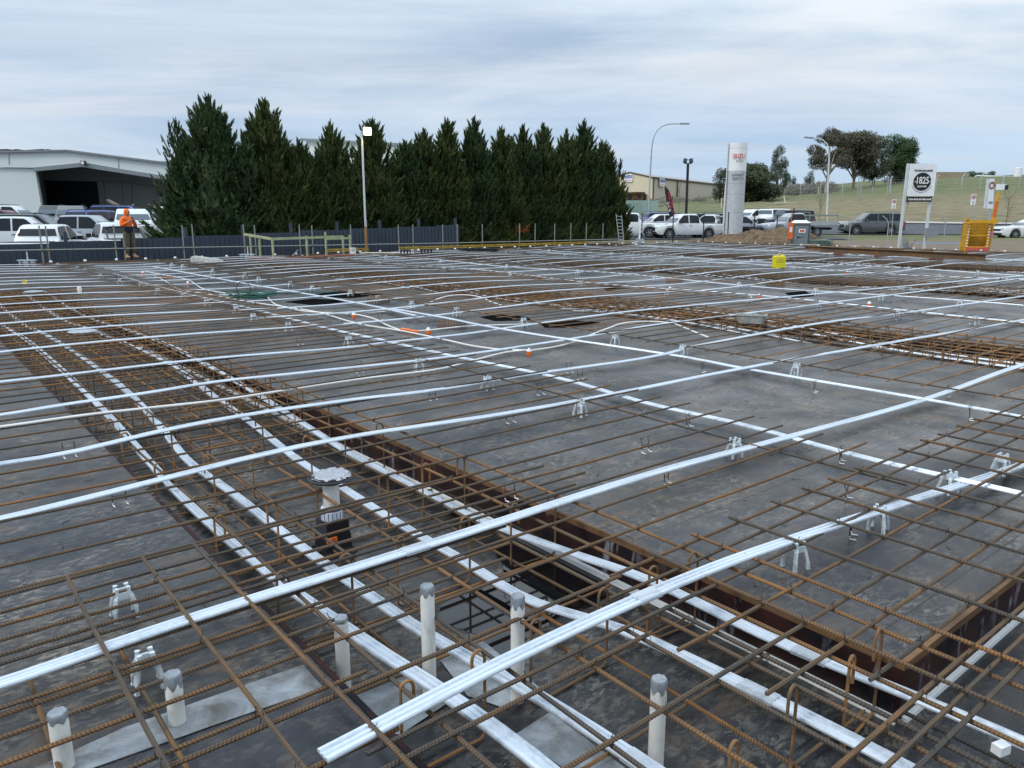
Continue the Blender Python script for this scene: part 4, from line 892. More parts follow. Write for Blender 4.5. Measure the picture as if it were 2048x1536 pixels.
# timber frame
F0 = [at(*q, 0.12) for q in ((500, 511), (547, 518), (700, 509))]
e_ = empty('timber_guardrail', 'pale green treated pine guard frame standing on the far deck edge', 'timber frame', (F0[1].x, F0[1].y, 0))
O = Vector((F0[1].x, F0[1].y, 0))
def tpost(px, pb, pt):
    b = at(px[0], pb, 0.1); zt = zof(b, pt); m = MB(); m.beam(b - O, Vector((b.x, b.y, zt)) - O, 0.09, 0.05, up=AU); m.build('post', MT['pine'], e_)
for px, pb, pt in (((503, 0), 513, 470), ((521, 0), 514, 473), ((547, 0), 517, 476), ((615, 0), 514, 472), ((653, 0), 511, 464), ((687, 0), 510, 472), ((701, 0), 508, 470)): tpost(px, pb, pt)
def trail(a, b, za, zb, nm='rail', h=0.09):
    A_ = at(*a, 0.1); B_ = at(*b, 0.1); A_.z = zof(A_, za); B_.z = zof(B_, zb); m = MB(); m.beam(A_ - O, B_ - O, 0.045, h); m.build(nm, MT['pine'], e_)
trail((491, 512), (546, 517), 468.5, 478); trail((546, 517), (688, 511), 478, 473); trail((652, 511), (704, 508), 478, 476, h=0.08)
m = MB(); A_ = at(500, 516, 0.1); B_ = at(550, 520, 0.1); Cc = at(706, 511, 0.1)
m.beam(A_ - O, B_ - O, 0.2, 0.1); m.beam(B_ - O, Cc - O, 0.25, 0.12); m.build('sole_board', MT['redboard'], e_)
m = MB(); m.beam(at(585, 512, 0.2) - O, at(600, 496, 0.2) - O + Vector((0, 0, 0)), 0.03, 0.03); m.build('brace', MT['galvpost'], e_)
# yellow formwork beams, plank, pallet, buckets
def edgebeam(x0, y0, x1, y1, mat, lab, nm='formwork_beam', hh=0.12, w=0.08):
    a = onv(x0, y0, VE + 0.05); b = onv(x1, y1, VE + 0.05); a.z = b.z = 0.15; m = MB()
    d_ = b - a; m.beam(Vector(), d_, w, 0.035); m.beam(Vector((0, 0, hh - 0.035)), d_ + Vector((0, 0, hh - 0.035)), w, 0.035); m.beam(Vector((0, 0, hh / 2)), d_ + Vector((0, 0, hh / 2)), w * 0.4, hh - 0.07)
    tag(m.build(nm, mat, None, a), lab, 'formwork beam')
edgebeam(655, 508, 737, 505, MT['formbeam'], 'short yellow formwork beam on the deck edge between bucket and lamp pole')
edgebeam(798, 503, 915, 500, MT['formbeam'], 'yellow formwork beam on the deck edge before the right end of the fence')
edgebeam(916, 500, 1175, 490, MT['formbeam'], 'longest yellow formwork beam, along the deck edge before the conifers')
edgebeam(1176, 490, 1288, 487, simple('pale_timber', (0.55, 0.48, 0.33), 0.75), 'pale timber plank on the deck edge at the foot of the ladder')
p = at(770, 508, 0.08); m = MB(); m.add([(-1.1, -.3, 0), (1.2, -.35, 0.02), (1.1, .35, 0.06), (-1.0, .3, 0.06), (-1.1, -.3, -0.05), (1.2, -.35, -0.03), (1.1, .35, 0.01), (-1.0, .3, 0.01)], [(0, 1, 2, 3), (7, 6, 5, 4), (0, 4, 5, 1), (1, 5, 6, 2), (2, 6, 7, 3), (3, 7, 4, 0)])
tag(m.build('plywood_sheet', simple('pale_ply', (0.45, 0.42, 0.36), 0.7), None, p), 'pale plywood sheet lying on the deck edge right of the lamp pole', 'plywood sheet')
def bucket(px, py, h, lab):
    p = at(px, py, 0.1); e_ = empty('bucket', lab, 'bucket', p, 0); m = MB(); m.lathe([(h * .36, 0), (h * .44, h * .9), (h * .46, h), (h * .41, h), (h * .35, 0.02)], 16); m.build('pail', MT['whitetip'], e_)
    m = MB(); m.tube([(-h * .45, 0, h * .9), (-h * .3, -h * .35, h * .75), (0, -h * .48, h * .7), (h * .3, -h * .35, h * .75), (h * .45, 0, h * .9)], 0.006, 5); m.build('handle', MT['wire'], e_)
bucket(706, 511, 0.30, 'white plastic bucket beside the right end of the timber frame'); bucket(824, 508, 0.18, 'small white bucket beside black fittings on the deck edge'); bucket(1272, 490, 0.2, 'white bucket at the foot of the white stand by the deck corner')
p = at(958, 505, 0.05); m = MB()
for k in range(6): m.box((-0.7 + k * 0.28, 0, 0.17), (0.2, 0.9, 0.03))
for k in (-0.4, 0, 0.4): m.box((0, k, 0.12), (1.6, 0.08, 0.07))
for k in range(3): m.box((-0.7 + k * 0.7, 0, 0.04), (0.14, 0.9, 0.05))
tag(m.build('pallet', MT['black'], None, p, 0.1), 'black pallet lying on the deck edge before the conifers', 'pallet')
for px, lab in ((812, 'cluster of dark threaded fittings standing left of the small white bucket'), (853, 'cluster of dark threaded fittings right of the small white bucket')):
    p = at(px, 508, 0.1); m = MB()
    for k in range(4): m.lathe([(0.03, 0), (0.03, 0.1), (0.045, 0.1), (0.045, 0.16), (0.02, 0.17), (0.02, 0.2)], 8, (k * 0.13 - 0.2, rc.uniform(-.05, .05), 0))
    m.box((0, 0, -0.01), (0.6, 0.16, 0.02)); tag(m.build('coupler_set', MT['wire'], None, p), lab, 'fittings')
p = at(415, 525, 0.08); m = MB(); m.add([(-.5, -.2, 0), (.3, -.25, 0), (.55, .1, .02), (-.45, .2, 0), (-.5, -.1, .2), (.2, -.15, .1), (.4, .1, .12), (-.45, .18, .22)], [(3, 2, 1, 0), (4, 5, 6, 7), (0, 1, 5, 4), (1, 2, 6, 5), (2, 3, 7, 6), (3, 0, 4, 7)])
tag(m.build('cement_bag', MT['tub'], None, p), 'crumpled grey bag lying on the far deck edge right of the worker', 'bag')
for px, py, lab in ((55, 530, 'silver steel base plate jack on the far deck edge at left'), (495, 517, 'small silver base jack beside the left timber post')):
    p = at(px, py, 0.05); m = MB(); m.box((0, 0, 0.15), (0.55, 0.2, 0.03)); m.box((0, 0, 0.05), (0.14, 0.14, 0.18)); m.tube([(0.03, 0, 0.1), (0.03, 0, 0.42)], 0.02, 8); m.box((-.2, 0, 0.03), (0.05, 0.15, 0.2)); m.box((.2, 0, 0.03), (0.05, 0.15, 0.2))
    tag(m.build('base_jack', MT['galv'], None, p), lab, 'steel jack')

# ------------------------------------------------------------------ person
def skin_body(name, joints, edges, mat, parent, sub=2):
    me = bpy.data.meshes.new(name); me.from_pydata([j[0] for j in joints], edges, []); o = bpy.data.objects.new(name, me); C.objects.link(o)
    o.modifiers.new('skin', 'SKIN'); 
    for i, j in enumerate(joints):
        sv = me.skin_vertices[0].data[i]; r = j[1]; sv.radius = r if isinstance(r, tuple) else (r, r)
    me.skin_vertices[0].data[0].use_root = True
    s = o.modifiers.new('sub', 'SUBSURF'); s.levels = sub; s.render_levels = sub
    dg = bpy.context.evaluated_depsgraph_get(); dg.update(); me2 = bpy.data.meshes.new_from_object(o.evaluated_get(dg)); bpy.data.objects.remove(o)
    me2.materials.clear(); me2.materials.append(mat); me2.name = name
    for p_ in me2.polygons: p_.use_smooth = True
    o = bpy.data.objects.new(name, me2); C.objects.link(o); o.parent = parent; return o
pp = at(263, 521, 0.0); pe = empty('person', 'worker in orange hooded jacket and olive trousers looking down at a phone in both hands', 'person', (pp.x, pp.y, 0.075), R(60))
S = 1.0
J = [((0, 0, 0.95), (.08, .07)), ((0, 0, 1.12), (.09, .075)), ((0, 0.01, 1.32), (.155, .105)), ((0, 0.01, 1.45), (.10, .08)), ((0, -0.015, 1.52), .055), ((0, -0.045, 1.62), (.075, .085)), ((0, -0.06, 1.70), (.075, .085)),
     ((-.09, 0, 0.88), .07), ((-.12, -0.01, 0.5), .062), ((-.14, 0.02, 0.09), .045), ((-.15, -0.14, 0.04), .04),
     ((.09, 0, 0.88), .07), ((.13, -0.03, 0.5), .062), ((.16, 0.0, 0.09), .045), ((.19, -0.15, 0.04), .04),
     ((-.20, 0.01, 1.42), .06), ((-.27, -0.05, 1.17), .048), ((-.12, -0.25, 1.33), .036), ((-.06, -0.30, 1.38), .03),
     ((.20, 0.01, 1.42), .06), ((.26, -0.05, 1.17), .048), ((.10, -0.25, 1.33), .036), ((.04, -0.30, 1.38), .03)]
E_ = [(0, 1), (1, 2), (2, 3), (3, 4), (4, 5), (5, 6), (0, 7), (7, 8), (8, 9), (9, 10), (0, 11), (11, 12), (12, 13), (13, 14), (3, 15), (15, 16), (16, 17), (17, 18), (3, 19), (19, 20), (20, 21), (21, 22)]
skin_body('body', J, E_, MT['skin'], pe)
Jj = [((0, 0, 1.08), (.165, .125)), ((0, 0, 1.2), (.165, .125)), ((0, 0.01, 1.34), (.185, .13)), ((0, 0.01, 1.47), (.12, .10)), ((-.21, 0.01, 1.41), .082), ((-.29, -0.05, 1.17), .07), ((-.15, -0.22, 1.31), .052), ((.21, 0.01, 1.41), .082), ((.28, -0.05, 1.17), .07), ((.13, -0.22, 1.31), .052)]
skin_body('jacket', Jj, [(0, 1), (1, 2), (2, 3), (3, 4), (4, 5), (5, 6), (3, 7), (7, 8), (8, 9)], MT['hivis'], pe)
skin_body('jacket_hem', [((0, 0, 1.20), (.178, .14)), ((0, 0, 1.05), (.185, .145)), ((0, 0, 0.88), (.18, .14))], [(0, 1), (1, 2)], MT['navy'], pe)
skin_body('hood', [((0, 0.03, 1.47), (.10, .095)), ((0, 0.005, 1.60), (.105, .10)), ((0, -0.015, 1.70), (.11, .115)), ((0, -0.02, 1.79), (.075, .08))], [(0, 1), (1, 2), (2, 3)], MT['hivis'], pe)
skin_body('trousers', [((0, 0, 1.04), (.15, .12)), ((-.10, 0, 0.86), .125), ((-.12, -0.01, 0.5), .105), ((-.14, 0.02, 0.16), .09), ((.10, 0, 0.86), .125), ((.13, -0.03, 0.5), .105), ((.16, 0.0, 0.16), .09)], [(0, 1), (1, 2), (2, 3), (0, 4), (4, 5), (5, 6)], MT['khaki'], pe)
for sx, yy in ((-.145, 0.02), (.165, 0.0)): skin_body('boot', [((sx, yy + .02, 0.2), .06), ((sx, yy + .03, 0.06), .062), ((sx * 1.15, yy - 0.15, 0.045), (.055, .042))], [(0, 1), (1, 2)], MT['boot'], pe)
for sx in (-1, 1):                                        # fingers curled round the phone
    m = MB()
    for k in range(4): m.tube([(sx * .055, -0.31, 1.37 + k * .018), (sx * .035, -0.335, 1.375 + k * .018), (sx * .015, -0.33, 1.375 + k * .018)], [.010, .009, .007], 6)
    m.tube([(sx * .05, -0.29, 1.40), (sx * .025, -0.30, 1.43)], [.012, .009], 6); m.build('fingers', MT['skin'], pe)
m = MB(); m.box((0, -0.318, 1.42), (0.075, 0.01, 0.15), M=Matrix.Rotation(R(-20), 3, 'X')); m.build('phone', MT['black'], pe)
m = MB(); m.lathe([(0.0, 1.60), (0.02, 1.6), (0.04, 1.63), (0.045, 1.67), (0.03, 1.71), (0, 1.72)], 12, (0, -0.105, 0)); m.build('face', MT['skin'], pe)
m = MB(); m.box((0, -0.152, 1.665), (0.07, 0.012, 0.018)); m.build('glasses', MT['black'], pe)

# ------------------------------------------------------------------ steel fence on the left
FP = [(-60, 490), (0, 487.5), (130, 482), (370, 472), (480, 467), (590, 461), (760, 455), (912, 449)]
FV = VE + 1.3
prev = None; m = MB(); fp = MB()
fe = empty('steel_fence', 'long blue grey ribbed steel fence along the far deck edge at left', 'fence', (onv(400, 480, FV).x, onv(400, 480, FV).y, 0)); FO = fe.location.copy()
a0 = onv(-60, 500, FV); a1 = onv(912, 500, FV); Lf = (a1 - a0); Lf.z = 0; n_ = int(Lf.length / 0.19); nrm = AV
def ftop(px): return interp([q[0] for q in FP], [q[1] for q in FP], px)
def pxof(p):
    dz = p.z - H; Y = p.y * math.cos(PITCH) - dz * math.sin(PITCH); return CX + F * p.x / Y
vs = []
for i in range(n_ + 1):
    b = a0 + Lf * (i / n_); b.z = 0.8
    z = zof(b, ftop(pxof(b)))
    if i % 12 == 0: zc_ = z
    for off, dt in ((0.0, 0), (0.0, 0.12), (0.035, 0.135), (0.035, 0.175)):
        q = b + Lf.normalized() * dt + AV * (-off); vs.append((q.x - FO.x, q.y - FO.y, -0.75)); vs.append((q.x - FO.x, q.y - FO.y, zc_))
m.add(vs, [(2 * i, 2 * i + 2, 2 * i + 3, 2 * i + 1) for i in range(len(vs) // 2 - 1)])
m.build('panel', MT['fence'], fe)
for px in (131, 372, 487, 583, 675, 760, 838, 911):
    b = onv(px, 480, FV + 0.06); z = zof(b, ftop(px)); m = MB(); m.box((b.x - FO.x, b.y - FO.y, (z + 0.32 - 0.75) / 2), (0.11, 0.11, z + 0.32 + 0.75), GR); m.build('post', MT['fence'], fe)

# ------------------------------------------------------------------ trees
def frond(m, p, d_, ln, wd, rnd, nl):
    d_ = d_.normalized(); s1 = d_.orthogonal().normalized(); s2 = d_.cross(s1)
    for k in range(nl):
        t = (k + rnd.random()) / nl; a = rnd.uniform(0, 6.283); rad = s1 * math.cos(a) + s2 * math.sin(a)
        base = p + d_ * (ln * t * 0.8); tip = base + d_ * (ln * 0.24) + rad * (wd * (1.15 - t)); sd = rad.cross(d_) * (ln * 0.05)
        m.v += [tuple(base - sd), tuple(base + sd), tuple(tip)]; k0 = len(m.v) - 3; m.f.append((k0, k0 + 1, k0 + 2)); m.sm.append(False)
def cypress(px, ptop, D, rad, lab, seed, mat, tops=1, dens=1.0):
    rnd = random.Random(seed); b = atd(px, 470, D); zt = atd(px, ptop, D).z; z0 = -0.35; h = zt - z0
    e_ = empty('conifer', lab, 'conifer tree', (b.x, b.y, z0), 0, 'row of conifers behind the fence')
    m = MB(); lead = [(0, 0, 1.0)] + [(rnd.uniform(-.8, .8) * rad, rnd.uniform(-.5, .5) * rad, rnd.uniform(.58, .86)) for _ in range(tops + 2)]
    N_ = int(1450 * dens * (h / 6.0)); NB_ = int(N_ * .76)
    for k in range(N_):
        if k < NB_:                                       # full body of the tree
            t = 1 - rnd.random() ** .62; z = t * h * .95; a = rnd.uniform(0, 6.283); q = math.sqrt(rnd.uniform(0.2, 1.0))
            r_ = rad * 1.12 * (1 - t) ** .62 * min(1, .85 + t * 2) * (1 + .17 * math.sin(a * 3 + z * 1.7 + seed) + .10 * math.sin(z * 4.3 + a * 2))
            p = Vector((math.cos(a) * r_ * q, math.sin(a) * r_ * q, z)); out_ = .8 - .35 * t; ln = rnd.uniform(.5, 1.15)
            d_ = Vector((math.cos(a) * out_, math.sin(a) * out_, .7 + .5 * t)) + Vector((rnd.uniform(-.3, .3), rnd.uniform(-.3, .3), 0))
        else:                                             # feathery spires
            lx, ly, lh = rnd.choice(lead[:1] * 2 + lead[1:]); t = rnd.random() ** .9; z = h * (lh - .45 + .45 * t); a = rnd.uniform(0, 6.283); r_ = rad * .42 * (1 - t) ** .8 * math.sqrt(rnd.random())
            p = Vector((lx + math.cos(a) * r_, ly + math.sin(a) * r_, z)); ln = rnd.uniform(.4, .85) * (1 - .35 * t); out_ = .45 - .15 * t
            d_ = Vector((math.cos(a) * out_ + rnd.uniform(-.2, .2), math.sin(a) * out_ + rnd.uniform(-.2, .2), 1))
        frond(m, p - d_.normalized() * ln * 0.4, d_, ln, ln * 0.23, rnd, 26)
    for lx, ly, lh in lead:
        for k in range(7): frond(m, Vector((lx + rnd.uniform(-.04, .04), ly, h * lh - 0.62 + k * 0.05)), Vector((rnd.uniform(-.45, .45), rnd.uniform(-.3, .3), 1)), 0.42, 0.09, rnd, 9)
    m.build('crown', mat, e_)
    t = MB(); t.tube([(0, 0, 0), (0.03, 0, h * .4), (0, 0, h * .9)], [0.16, 0.1, 0.03], 8); t.build('trunk', MT['bark'], e_)
    c_ = MB(); c_.lathe([(rad * .35, 0.3), (rad * .4, h * .2), (rad * .3, h * .45), (rad * .1, h * .7), (0.02, h * .8)], 9); c_.build('inner_crown', mat, e_)
ORD = ['leftmost and widest conifer of the hedge, beside the pale shed', 'tall conifer with a bent tip, second from the left end of the hedge', 'low conifer third from the left, in the dip where the wall behind shows', 'lowest conifer in the dip just left of a single sharp tip', 'conifer with a single sharp tip left of the lit lamp', 'broad conifer right behind the lit lamp pole', 'low conifer with ragged top just right of the lamp', 'ragged conifer hiding the right end of the pale wall', 'narrow conifer with the sharp spike, left of the hedge middle', 'tall double tipped conifer at the middle of the hedge', 'narrow conifer with a spire, third right of the middle', 'small narrow conifer wedged between two spires', 'conifer with a slim bare looking tip, right half of the hedge', 'dense conifer fourth from the right end of the hedge', 'tall conifer with a brownish top near the right end', 'ragged brownish conifer second from the right end', 'low leaning conifer at the right end of the hedge, by the parked utes']
TRS = [(437, 196, 34, 2.05, 3), (545, 202, 35.5, 1.75, 2), (608, 286, 36.6, 1.3, 3), (642, 306, 37.2, 1.15, 2), (672, 248, 38, 1.35, 2), (752, 240, 39.5, 1.5, 3), (815, 285, 41, 1.3, 2), (852, 262, 41.8, 1.3, 2), (898, 240, 42.5, 1.25, 2), (950, 238, 43.5, 1.3, 2), (1003, 256, 44.5, 1.2, 1), (1022, 276, 45.4, 0.95, 1), (1046, 254, 46, 1.15, 1), (1085, 252, 47, 1.35, 2), (1130, 262, 48, 1.3, 2), (1163, 244, 49, 1.5, 3), (1205, 298, 50, 1.35, 3)]
TRS = TRS[:-1] + [(1205, 285, 50, 1.35, 3)]
for i, (px, pt, D, rad, tp) in enumerate(TRS): cypress(px, pt, D, rad * 1.2, ORD[i], 20 + i, MT['cyp'] if i % 3 else MT['cyp2'], tp, 1.0)
cypress(380, 300, 34.2, 1.05, 'low outer conifer against the pale shed at the hedge left end', 90, MT['cyp2'], 2, 0.8)
cypress(1228, 372, 51, 0.75, 'short outermost conifer hanging over the white ute, right hedge end', 91, MT['cyp'], 1, 0.8)
def leafcloud(m, lobes, n, size, rnd):
    for _ in range(n):
        (cx_, cy_, cz_, rx, ry, rz_) = rnd.choices(lobes, [l[3] * l[4] * l[5] for l in lobes])[0]
        while True:
            a = Vector((rnd.gauss(0, 1), rnd.gauss(0, 1), rnd.gauss(0, 1)))
            if a.length > 0.1: break
        a.normalize(); q = rnd.uniform(0.35, 1.0) ** 0.5 * rnd.uniform(0.85, 1.1)
        p = Vector((cx_ + a.x * rx * q, cy_ + a.y * ry * q, cz_ + a.z * rz_ * q))
        for _2 in range(3):
            c = p + Vector((rnd.uniform(-1, 1), rnd.uniform(-1, 1), rnd.uniform(-1, 1))) * size; s = size * rnd.uniform(.5, 1.1)
            u_ = Vector((rnd.uniform(-1, 1), rnd.uniform(-1, 1), rnd.uniform(-1, .6))).normalized(); w_ = u_.orthogonal().normalized()
            k = len(m.v); m.v += [tuple(c - u_ * s), tuple(c + w_ * s * .45), tuple(c + u_ * s), tuple(c - w_ * s * .45)]; m.f.append((k, k + 1, k + 2, k + 3)); m.sm.append(False)
def tree(name, lab, px, pbase, ptop, D, wpx, mat, bark, seed, kind='round', n=2600, group=None, trunkh=0.3, cat='tree'):
    rnd = random.Random(seed); b = atd(px, pbase, D); b.z = gz(b.x, b.y) - 0.1; zt = atd(px, ptop, D).z; h = max(zt - b.z, 0.5); wv_ = wpx * D / 1563.0
    e_ = empty(name, lab, cat, tuple(b), 0, group); lobes = []
    nl = 20 if kind != 'open' else 16
    for k in range(nl):
        t = rnd.uniform(trunkh + 0.08, 0.9); wm = wv_ / 2 * (math.sin(math.pi * min(1, max(0.12, (t - trunkh + .12) / (1.12 - trunkh)))) ** 0.6)
        a = rnd.uniform(0, 6.283); q = rnd.uniform(.3, .95); s_ = rnd.uniform(.22, .36) * (0.62 if kind == 'open' else 0.85)
        lobes.append((math.cos(a) * wm * q, math.sin(a) * wm * q * .8, h * t, wv_ * s_, wv_ * s_, h * s_ * 0.62 * (1 - trunkh) + 0.1))
    lobes.append((0, 0, h * .86, wv_ * .2, wv_ * .2, h * .14)); 
    m = MB(); leafcloud(m, lobes, int(n * 2.3), max(0.11, wv_ * (0.03 if kind != 'open' else 0.024)), rnd); m.build('crown', mat, e_)
    t = MB(); r0 = max(0.07, h * 0.022); t.tube([(0, 0, 0), (0.05 * h * .3, 0, h * trunkh), (0, 0, h * .75)], [r0 * 1.3, r0, r0 * .35], 8)
    for l in lobes[:9]: t.tube([(0, 0, h * trunkh * rnd.uniform(.6, 1.1)), (l[0] * .5, l[1] * .5, (h * trunkh + l[2]) / 2), (l[0], l[1], l[2])], [r0 * .6, r0 * .4, r0 * .15], 6)
    t.build('trunk', bark, e_); return e_
tree('gum_tree', 'open brownish gum tree with pale trunk, leftmost of the hilltop clump', 1652, 382, 254, 150, 78, MT['gum'], MT['palebark'], 1, 'open', 2000, trunkh=0.34)
tree('hill_tree', 'broad brown green tree in the middle of the hilltop clump', 1705, 380, 262, 165, 84, MT['gum'], MT['bark'], 2, n=3400, trunkh=0.22)
tree('hill_tree', 'dark tree filling the gap inside the hilltop clump', 1745, 378, 272, 172, 60, MT['olive'], MT['bark'], 12, n=2400, trunkh=0.18)
tree('hill_pine', 'dark green pine at the right of the hilltop clump', 1786, 370, 268, 178, 66, MT['pinel'], MT['bark'], 3, n=3200, trunkh=0.14)
tree('hill_tree', 'low brown shrubby tree between the dark pine and the sign', 1800, 362, 325, 185, 56, MT['olive'], MT['bark'], 4, n=1000, trunkh=0.05)
tree('dark_tree', 'round dark tree behind the white sign pylon', 1490, 408, 328, 130, 112, MT['olive'], MT['bark'], 5, n=4200, trunkh=0.04)
tree('dark_tree', 'lower left part tree peeping out left of the pylon', 1440, 400, 338, 133, 34, MT['olive'], MT['bark'], 6, n=900, trunkh=0.1)
tree('gum_tree', 'slim grey green gum with pointed top right of the pylon', 1552, 390, 288, 155, 34, MT['gum2'], MT['palebark'], 7, 'open', 1500, trunkh=0.25)
tree('gum_tree', 'small grey green gum beside the slim pointed one', 1568, 388, 318, 150, 30, MT['gum2'], MT['palebark'], 8, 'open', 900, trunkh=0.2)
tree('small_tree', 'small round tree on the skyline left of the hilltop clump', 1585, 372, 350, 210, 16, MT['gum2'], MT['bark'], 9, n=400, trunkh=0.1)
tree('small_tree', 'small conical tree on the skyline beside the brown gum', 1617, 374, 342, 205, 22, MT['gum2'], MT['bark'], 10, n=600, trunkh=0.1)
for px, pt, wd, lab in ((1958, 345, 26, 'dark shrub tree on the skyline beside the pale brown wall'), (1944, 342, 26, 'dark bush on the skyline just right of the pale brown wall'), (1981, 343, 14, 'small dark tree behind the low white roof')): tree('hill_tree', lab, px, 362, pt, 225, wd, MT['pinel'], MT['bark'], px, n=500, trunkh=0.03)
m = MB(); rnd = random.Random(77); lob = []
for k in range(46):
    px = rnd.uniform(1545, 1660); D = rnd.uniform(150, 200); b = atd(px, 380, D); b.z = gz(b.x, b.y); lob.append((b.x, b.y, b.z + 0.5, 2.2, 2.2, rnd.uniform(.7, 1.5)))
leafcloud(m, lob, 5200, 0.22, rnd); tag(m.build('scrub', MT['scrub']), 'pale dry scrub along the hill below the skyline trees', 'scrub', kind='stuff')
m = MB(); lob = []
for k in range(30):
    px = rnd.uniform(1310, 1420); D = rnd.uniform(136, 144); b = atd(px, 380, D); b.z = gz(b.x, b.y); lob.append((b.x, b.y, b.z + 0.2, 1.2, 1.2, rnd.uniform(.3, .8)))
leafcloud(m, lob, 1200, 0.15, rnd); tag(m.build('weeds', MT['scrub']), 'dry weeds at the foot of the tan building', 'weeds', kind='stuff')
def sapling(px, pb, pt, D, lab, wd=1.2):
    rnd = random.Random(px); b = atd(px, pb, D); b.z = gz(b.x, b.y); h = atd(px, pt, D).z - b.z; m = MB(); r0 = 0.035
    m.tube([(0, 0, 0), (0.05, 0, h * .5), (0, 0, h)], [r0, r0 * .7, r0 * .2], 5)
    for k in range(22):
        z = h * rnd.uniform(.25, .85); a = rnd.uniform(0, 6.28); l = wd * rnd.uniform(.3, .7); m.tube([(0, 0, z), (math.cos(a) * l * .5, math.sin(a) * l * .5, z + l * .7), (math.cos(a) * l * .8, math.sin(a) * l * .8, z + l * 1.5)], [r0 * .35, r0 * .25, r0 * .1], 4, False)
    tag(m.build('bare_sapling', MT['twig'], None, b), lab, 'sapling')
sapling(1357, 425, 365, 90, 'thin bare sapling left of the black lamp pole'); sapling(1636, 462, 378, 70, 'thin bare sapling before the pale lamp pole, behind the tray ute'); sapling(1688 + 320, 470, 380, 62, 'bare sapling behind the yellow cage', 1.6); sapling(1812, 440, 385, 90, 'thin bare sapling left of the round logo sign')
m = MB(); rnd = random.Random(5); p = atd(1045, 463, 43.5)
for k in range(40): m.tube([(0, 0, 0), Vector((rnd.uniform(-.5, .5), rnd.uniform(-.3, 0), rnd.uniform(-.1, .5))) * 0.9], 0.012, 4, False)
tag(m.build('dead_branch', MT['rusttwig'], None, p), 'red brown dead branch showing low in the conifer hedge', 'branch')

# ------------------------------------------------------------------ buildings
def local(P, O): return (P.x - O.x, P.y - O.y, P.z - O.z)
def quadmesh(m, pts): m.add(pts, [tuple(range(len(pts)))])
# pale shed on the left with an open loading bay
SD = 66.0
sO = atd(70, 465, SD); sO.z = 0.0
shed = empty('warehouse', 'pale grey green warehouse with open loading bay and dark roller door, behind parked cars', 'building', tuple(sO))
def sp(px, py, D=SD): return local(atd(px, py, D), sO)
def solid(name, pts, mat, th, parent=shed):               # facade piece: outline at depth, given real thickness away from the camera
    n = len(pts); m = MB(); m.add(list(pts) + [(x, y + th, z) for x, y, z in pts], [tuple(range(n)), tuple(reversed(range(n, 2 * n)))] + [(i, n + i, n + (i + 1) % n, (i + 1) % n) for i in range(n)])
    return m.build(name, mat, parent)
zg = -0.3
def gd(p): return (p[0], p[1], zg)
solid('wall', [gd(sp(-260, 400)), gd(sp(83, 400)), sp(70, 337), sp(-260, 330)], MT['shed'], 0.3)
BD_ = SD + 7
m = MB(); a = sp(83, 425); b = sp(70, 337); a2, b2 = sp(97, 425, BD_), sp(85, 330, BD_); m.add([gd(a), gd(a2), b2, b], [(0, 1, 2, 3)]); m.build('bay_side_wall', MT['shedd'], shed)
solid('fascia', [sp(-260, 331, SD - .2), sp(70, 335.5, SD - .2), sp(165, 325, SD - .2), sp(345, 355, SD - .2), sp(620, 400, SD - .2), sp(620, 372, SD - .2), sp(335, 327, SD - .2), sp(135, 302, SD - .2), sp(-260, 310, SD - .2)], MT['shed'], 0.4)
m = MB()
for (x0, y0), (x1, y1) in (((70, 337), (165, 328)), ((165, 328), (345, 356)), ((345, 356), (620, 400))):
    p, q = Vector(sp(x0, y0 + 2, SD - .3)), Vector(sp(x1, y1 + 2, SD - .3)); m.beam(p, q, 0.35, 0.32)
m.build('eave_beam', MT['shedb'], shed)
m = MB()
for (x0, y0), (x1, y1) in (((-260, 309), (135, 301)), ((135, 301), (335, 326)), ((335, 326), (620, 371))): m.beam(Vector(sp(x0, y0, SD - .3)), Vector(sp(x1, y1, SD - .3)), 0.3, 0.14)
m.build('capping', MT['shedb'], shed)
m = MB(); a, b, c = sp(135, 302), sp(-260, 310), sp(620, 372); bk = 34
m.add([b, a, c, (c[0], c[1] + bk, c[2]), (a[0], a[1] + bk, a[2]), (b[0], b[1] + bk, b[2])], [(0, 1, 4, 5), (1, 2, 3, 4)]); m.build('roof', MT['roofgrey'], shed)
for (x, y0, y1) in ((18, 306, 330), (237, 315, 340)):
    m = MB(); m.beam(Vector(sp(x, y0 + 1, SD - .22)), Vector(sp(x, y1 - 1, SD - .22)), 0.04, 0.03); m.build('panel_joint', MT['shedb'], shed)
BD_ = SD + 7
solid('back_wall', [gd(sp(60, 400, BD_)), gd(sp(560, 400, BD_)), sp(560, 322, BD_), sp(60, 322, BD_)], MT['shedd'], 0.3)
m = MB(); A4 = [sp(60, 336, SD), sp(165, 327, SD), sp(600, 396, SD)]; m.add([A4[0], A4[1], A4[2], (A4[2][0] + 3, A4[2][1] + 7, A4[2][2] + .3), (A4[1][0], A4[1][1] + 7, A4[1][2] + .3), (A4[0][0], A4[0][1] + 7, A4[0][2] + .3)], [(0, 1, 4, 5), (1, 2, 3, 4)]); m.build('bay_ceiling', MT['shedb'], shed)
solid('roller_door', [gd(sp(86, 400, BD_ - .1)), gd(sp(198, 400, BD_ - .1)), sp(193, 363, BD_ - .1), sp(86, 361, BD_ - .1)], MT['dark'], 0.08)
for x in (207, 243, 262, 322):
    m = MB(); m.beam(Vector(gd(sp(x, 400, BD_ - .05))), Vector(sp(x, 362, BD_ - .05)), 0.06, 0.05); m.build('wall_joint', MT['shedb'], shed)
m = MB(); P = [Vector(sp(x, y, BD_ - 1)) for x, y in ((193, 362), (250, 364), (280, 370), (325, 372))]; m.tube(P, 0.05, 6); m.build('pipe', MT['shedb'], shed)
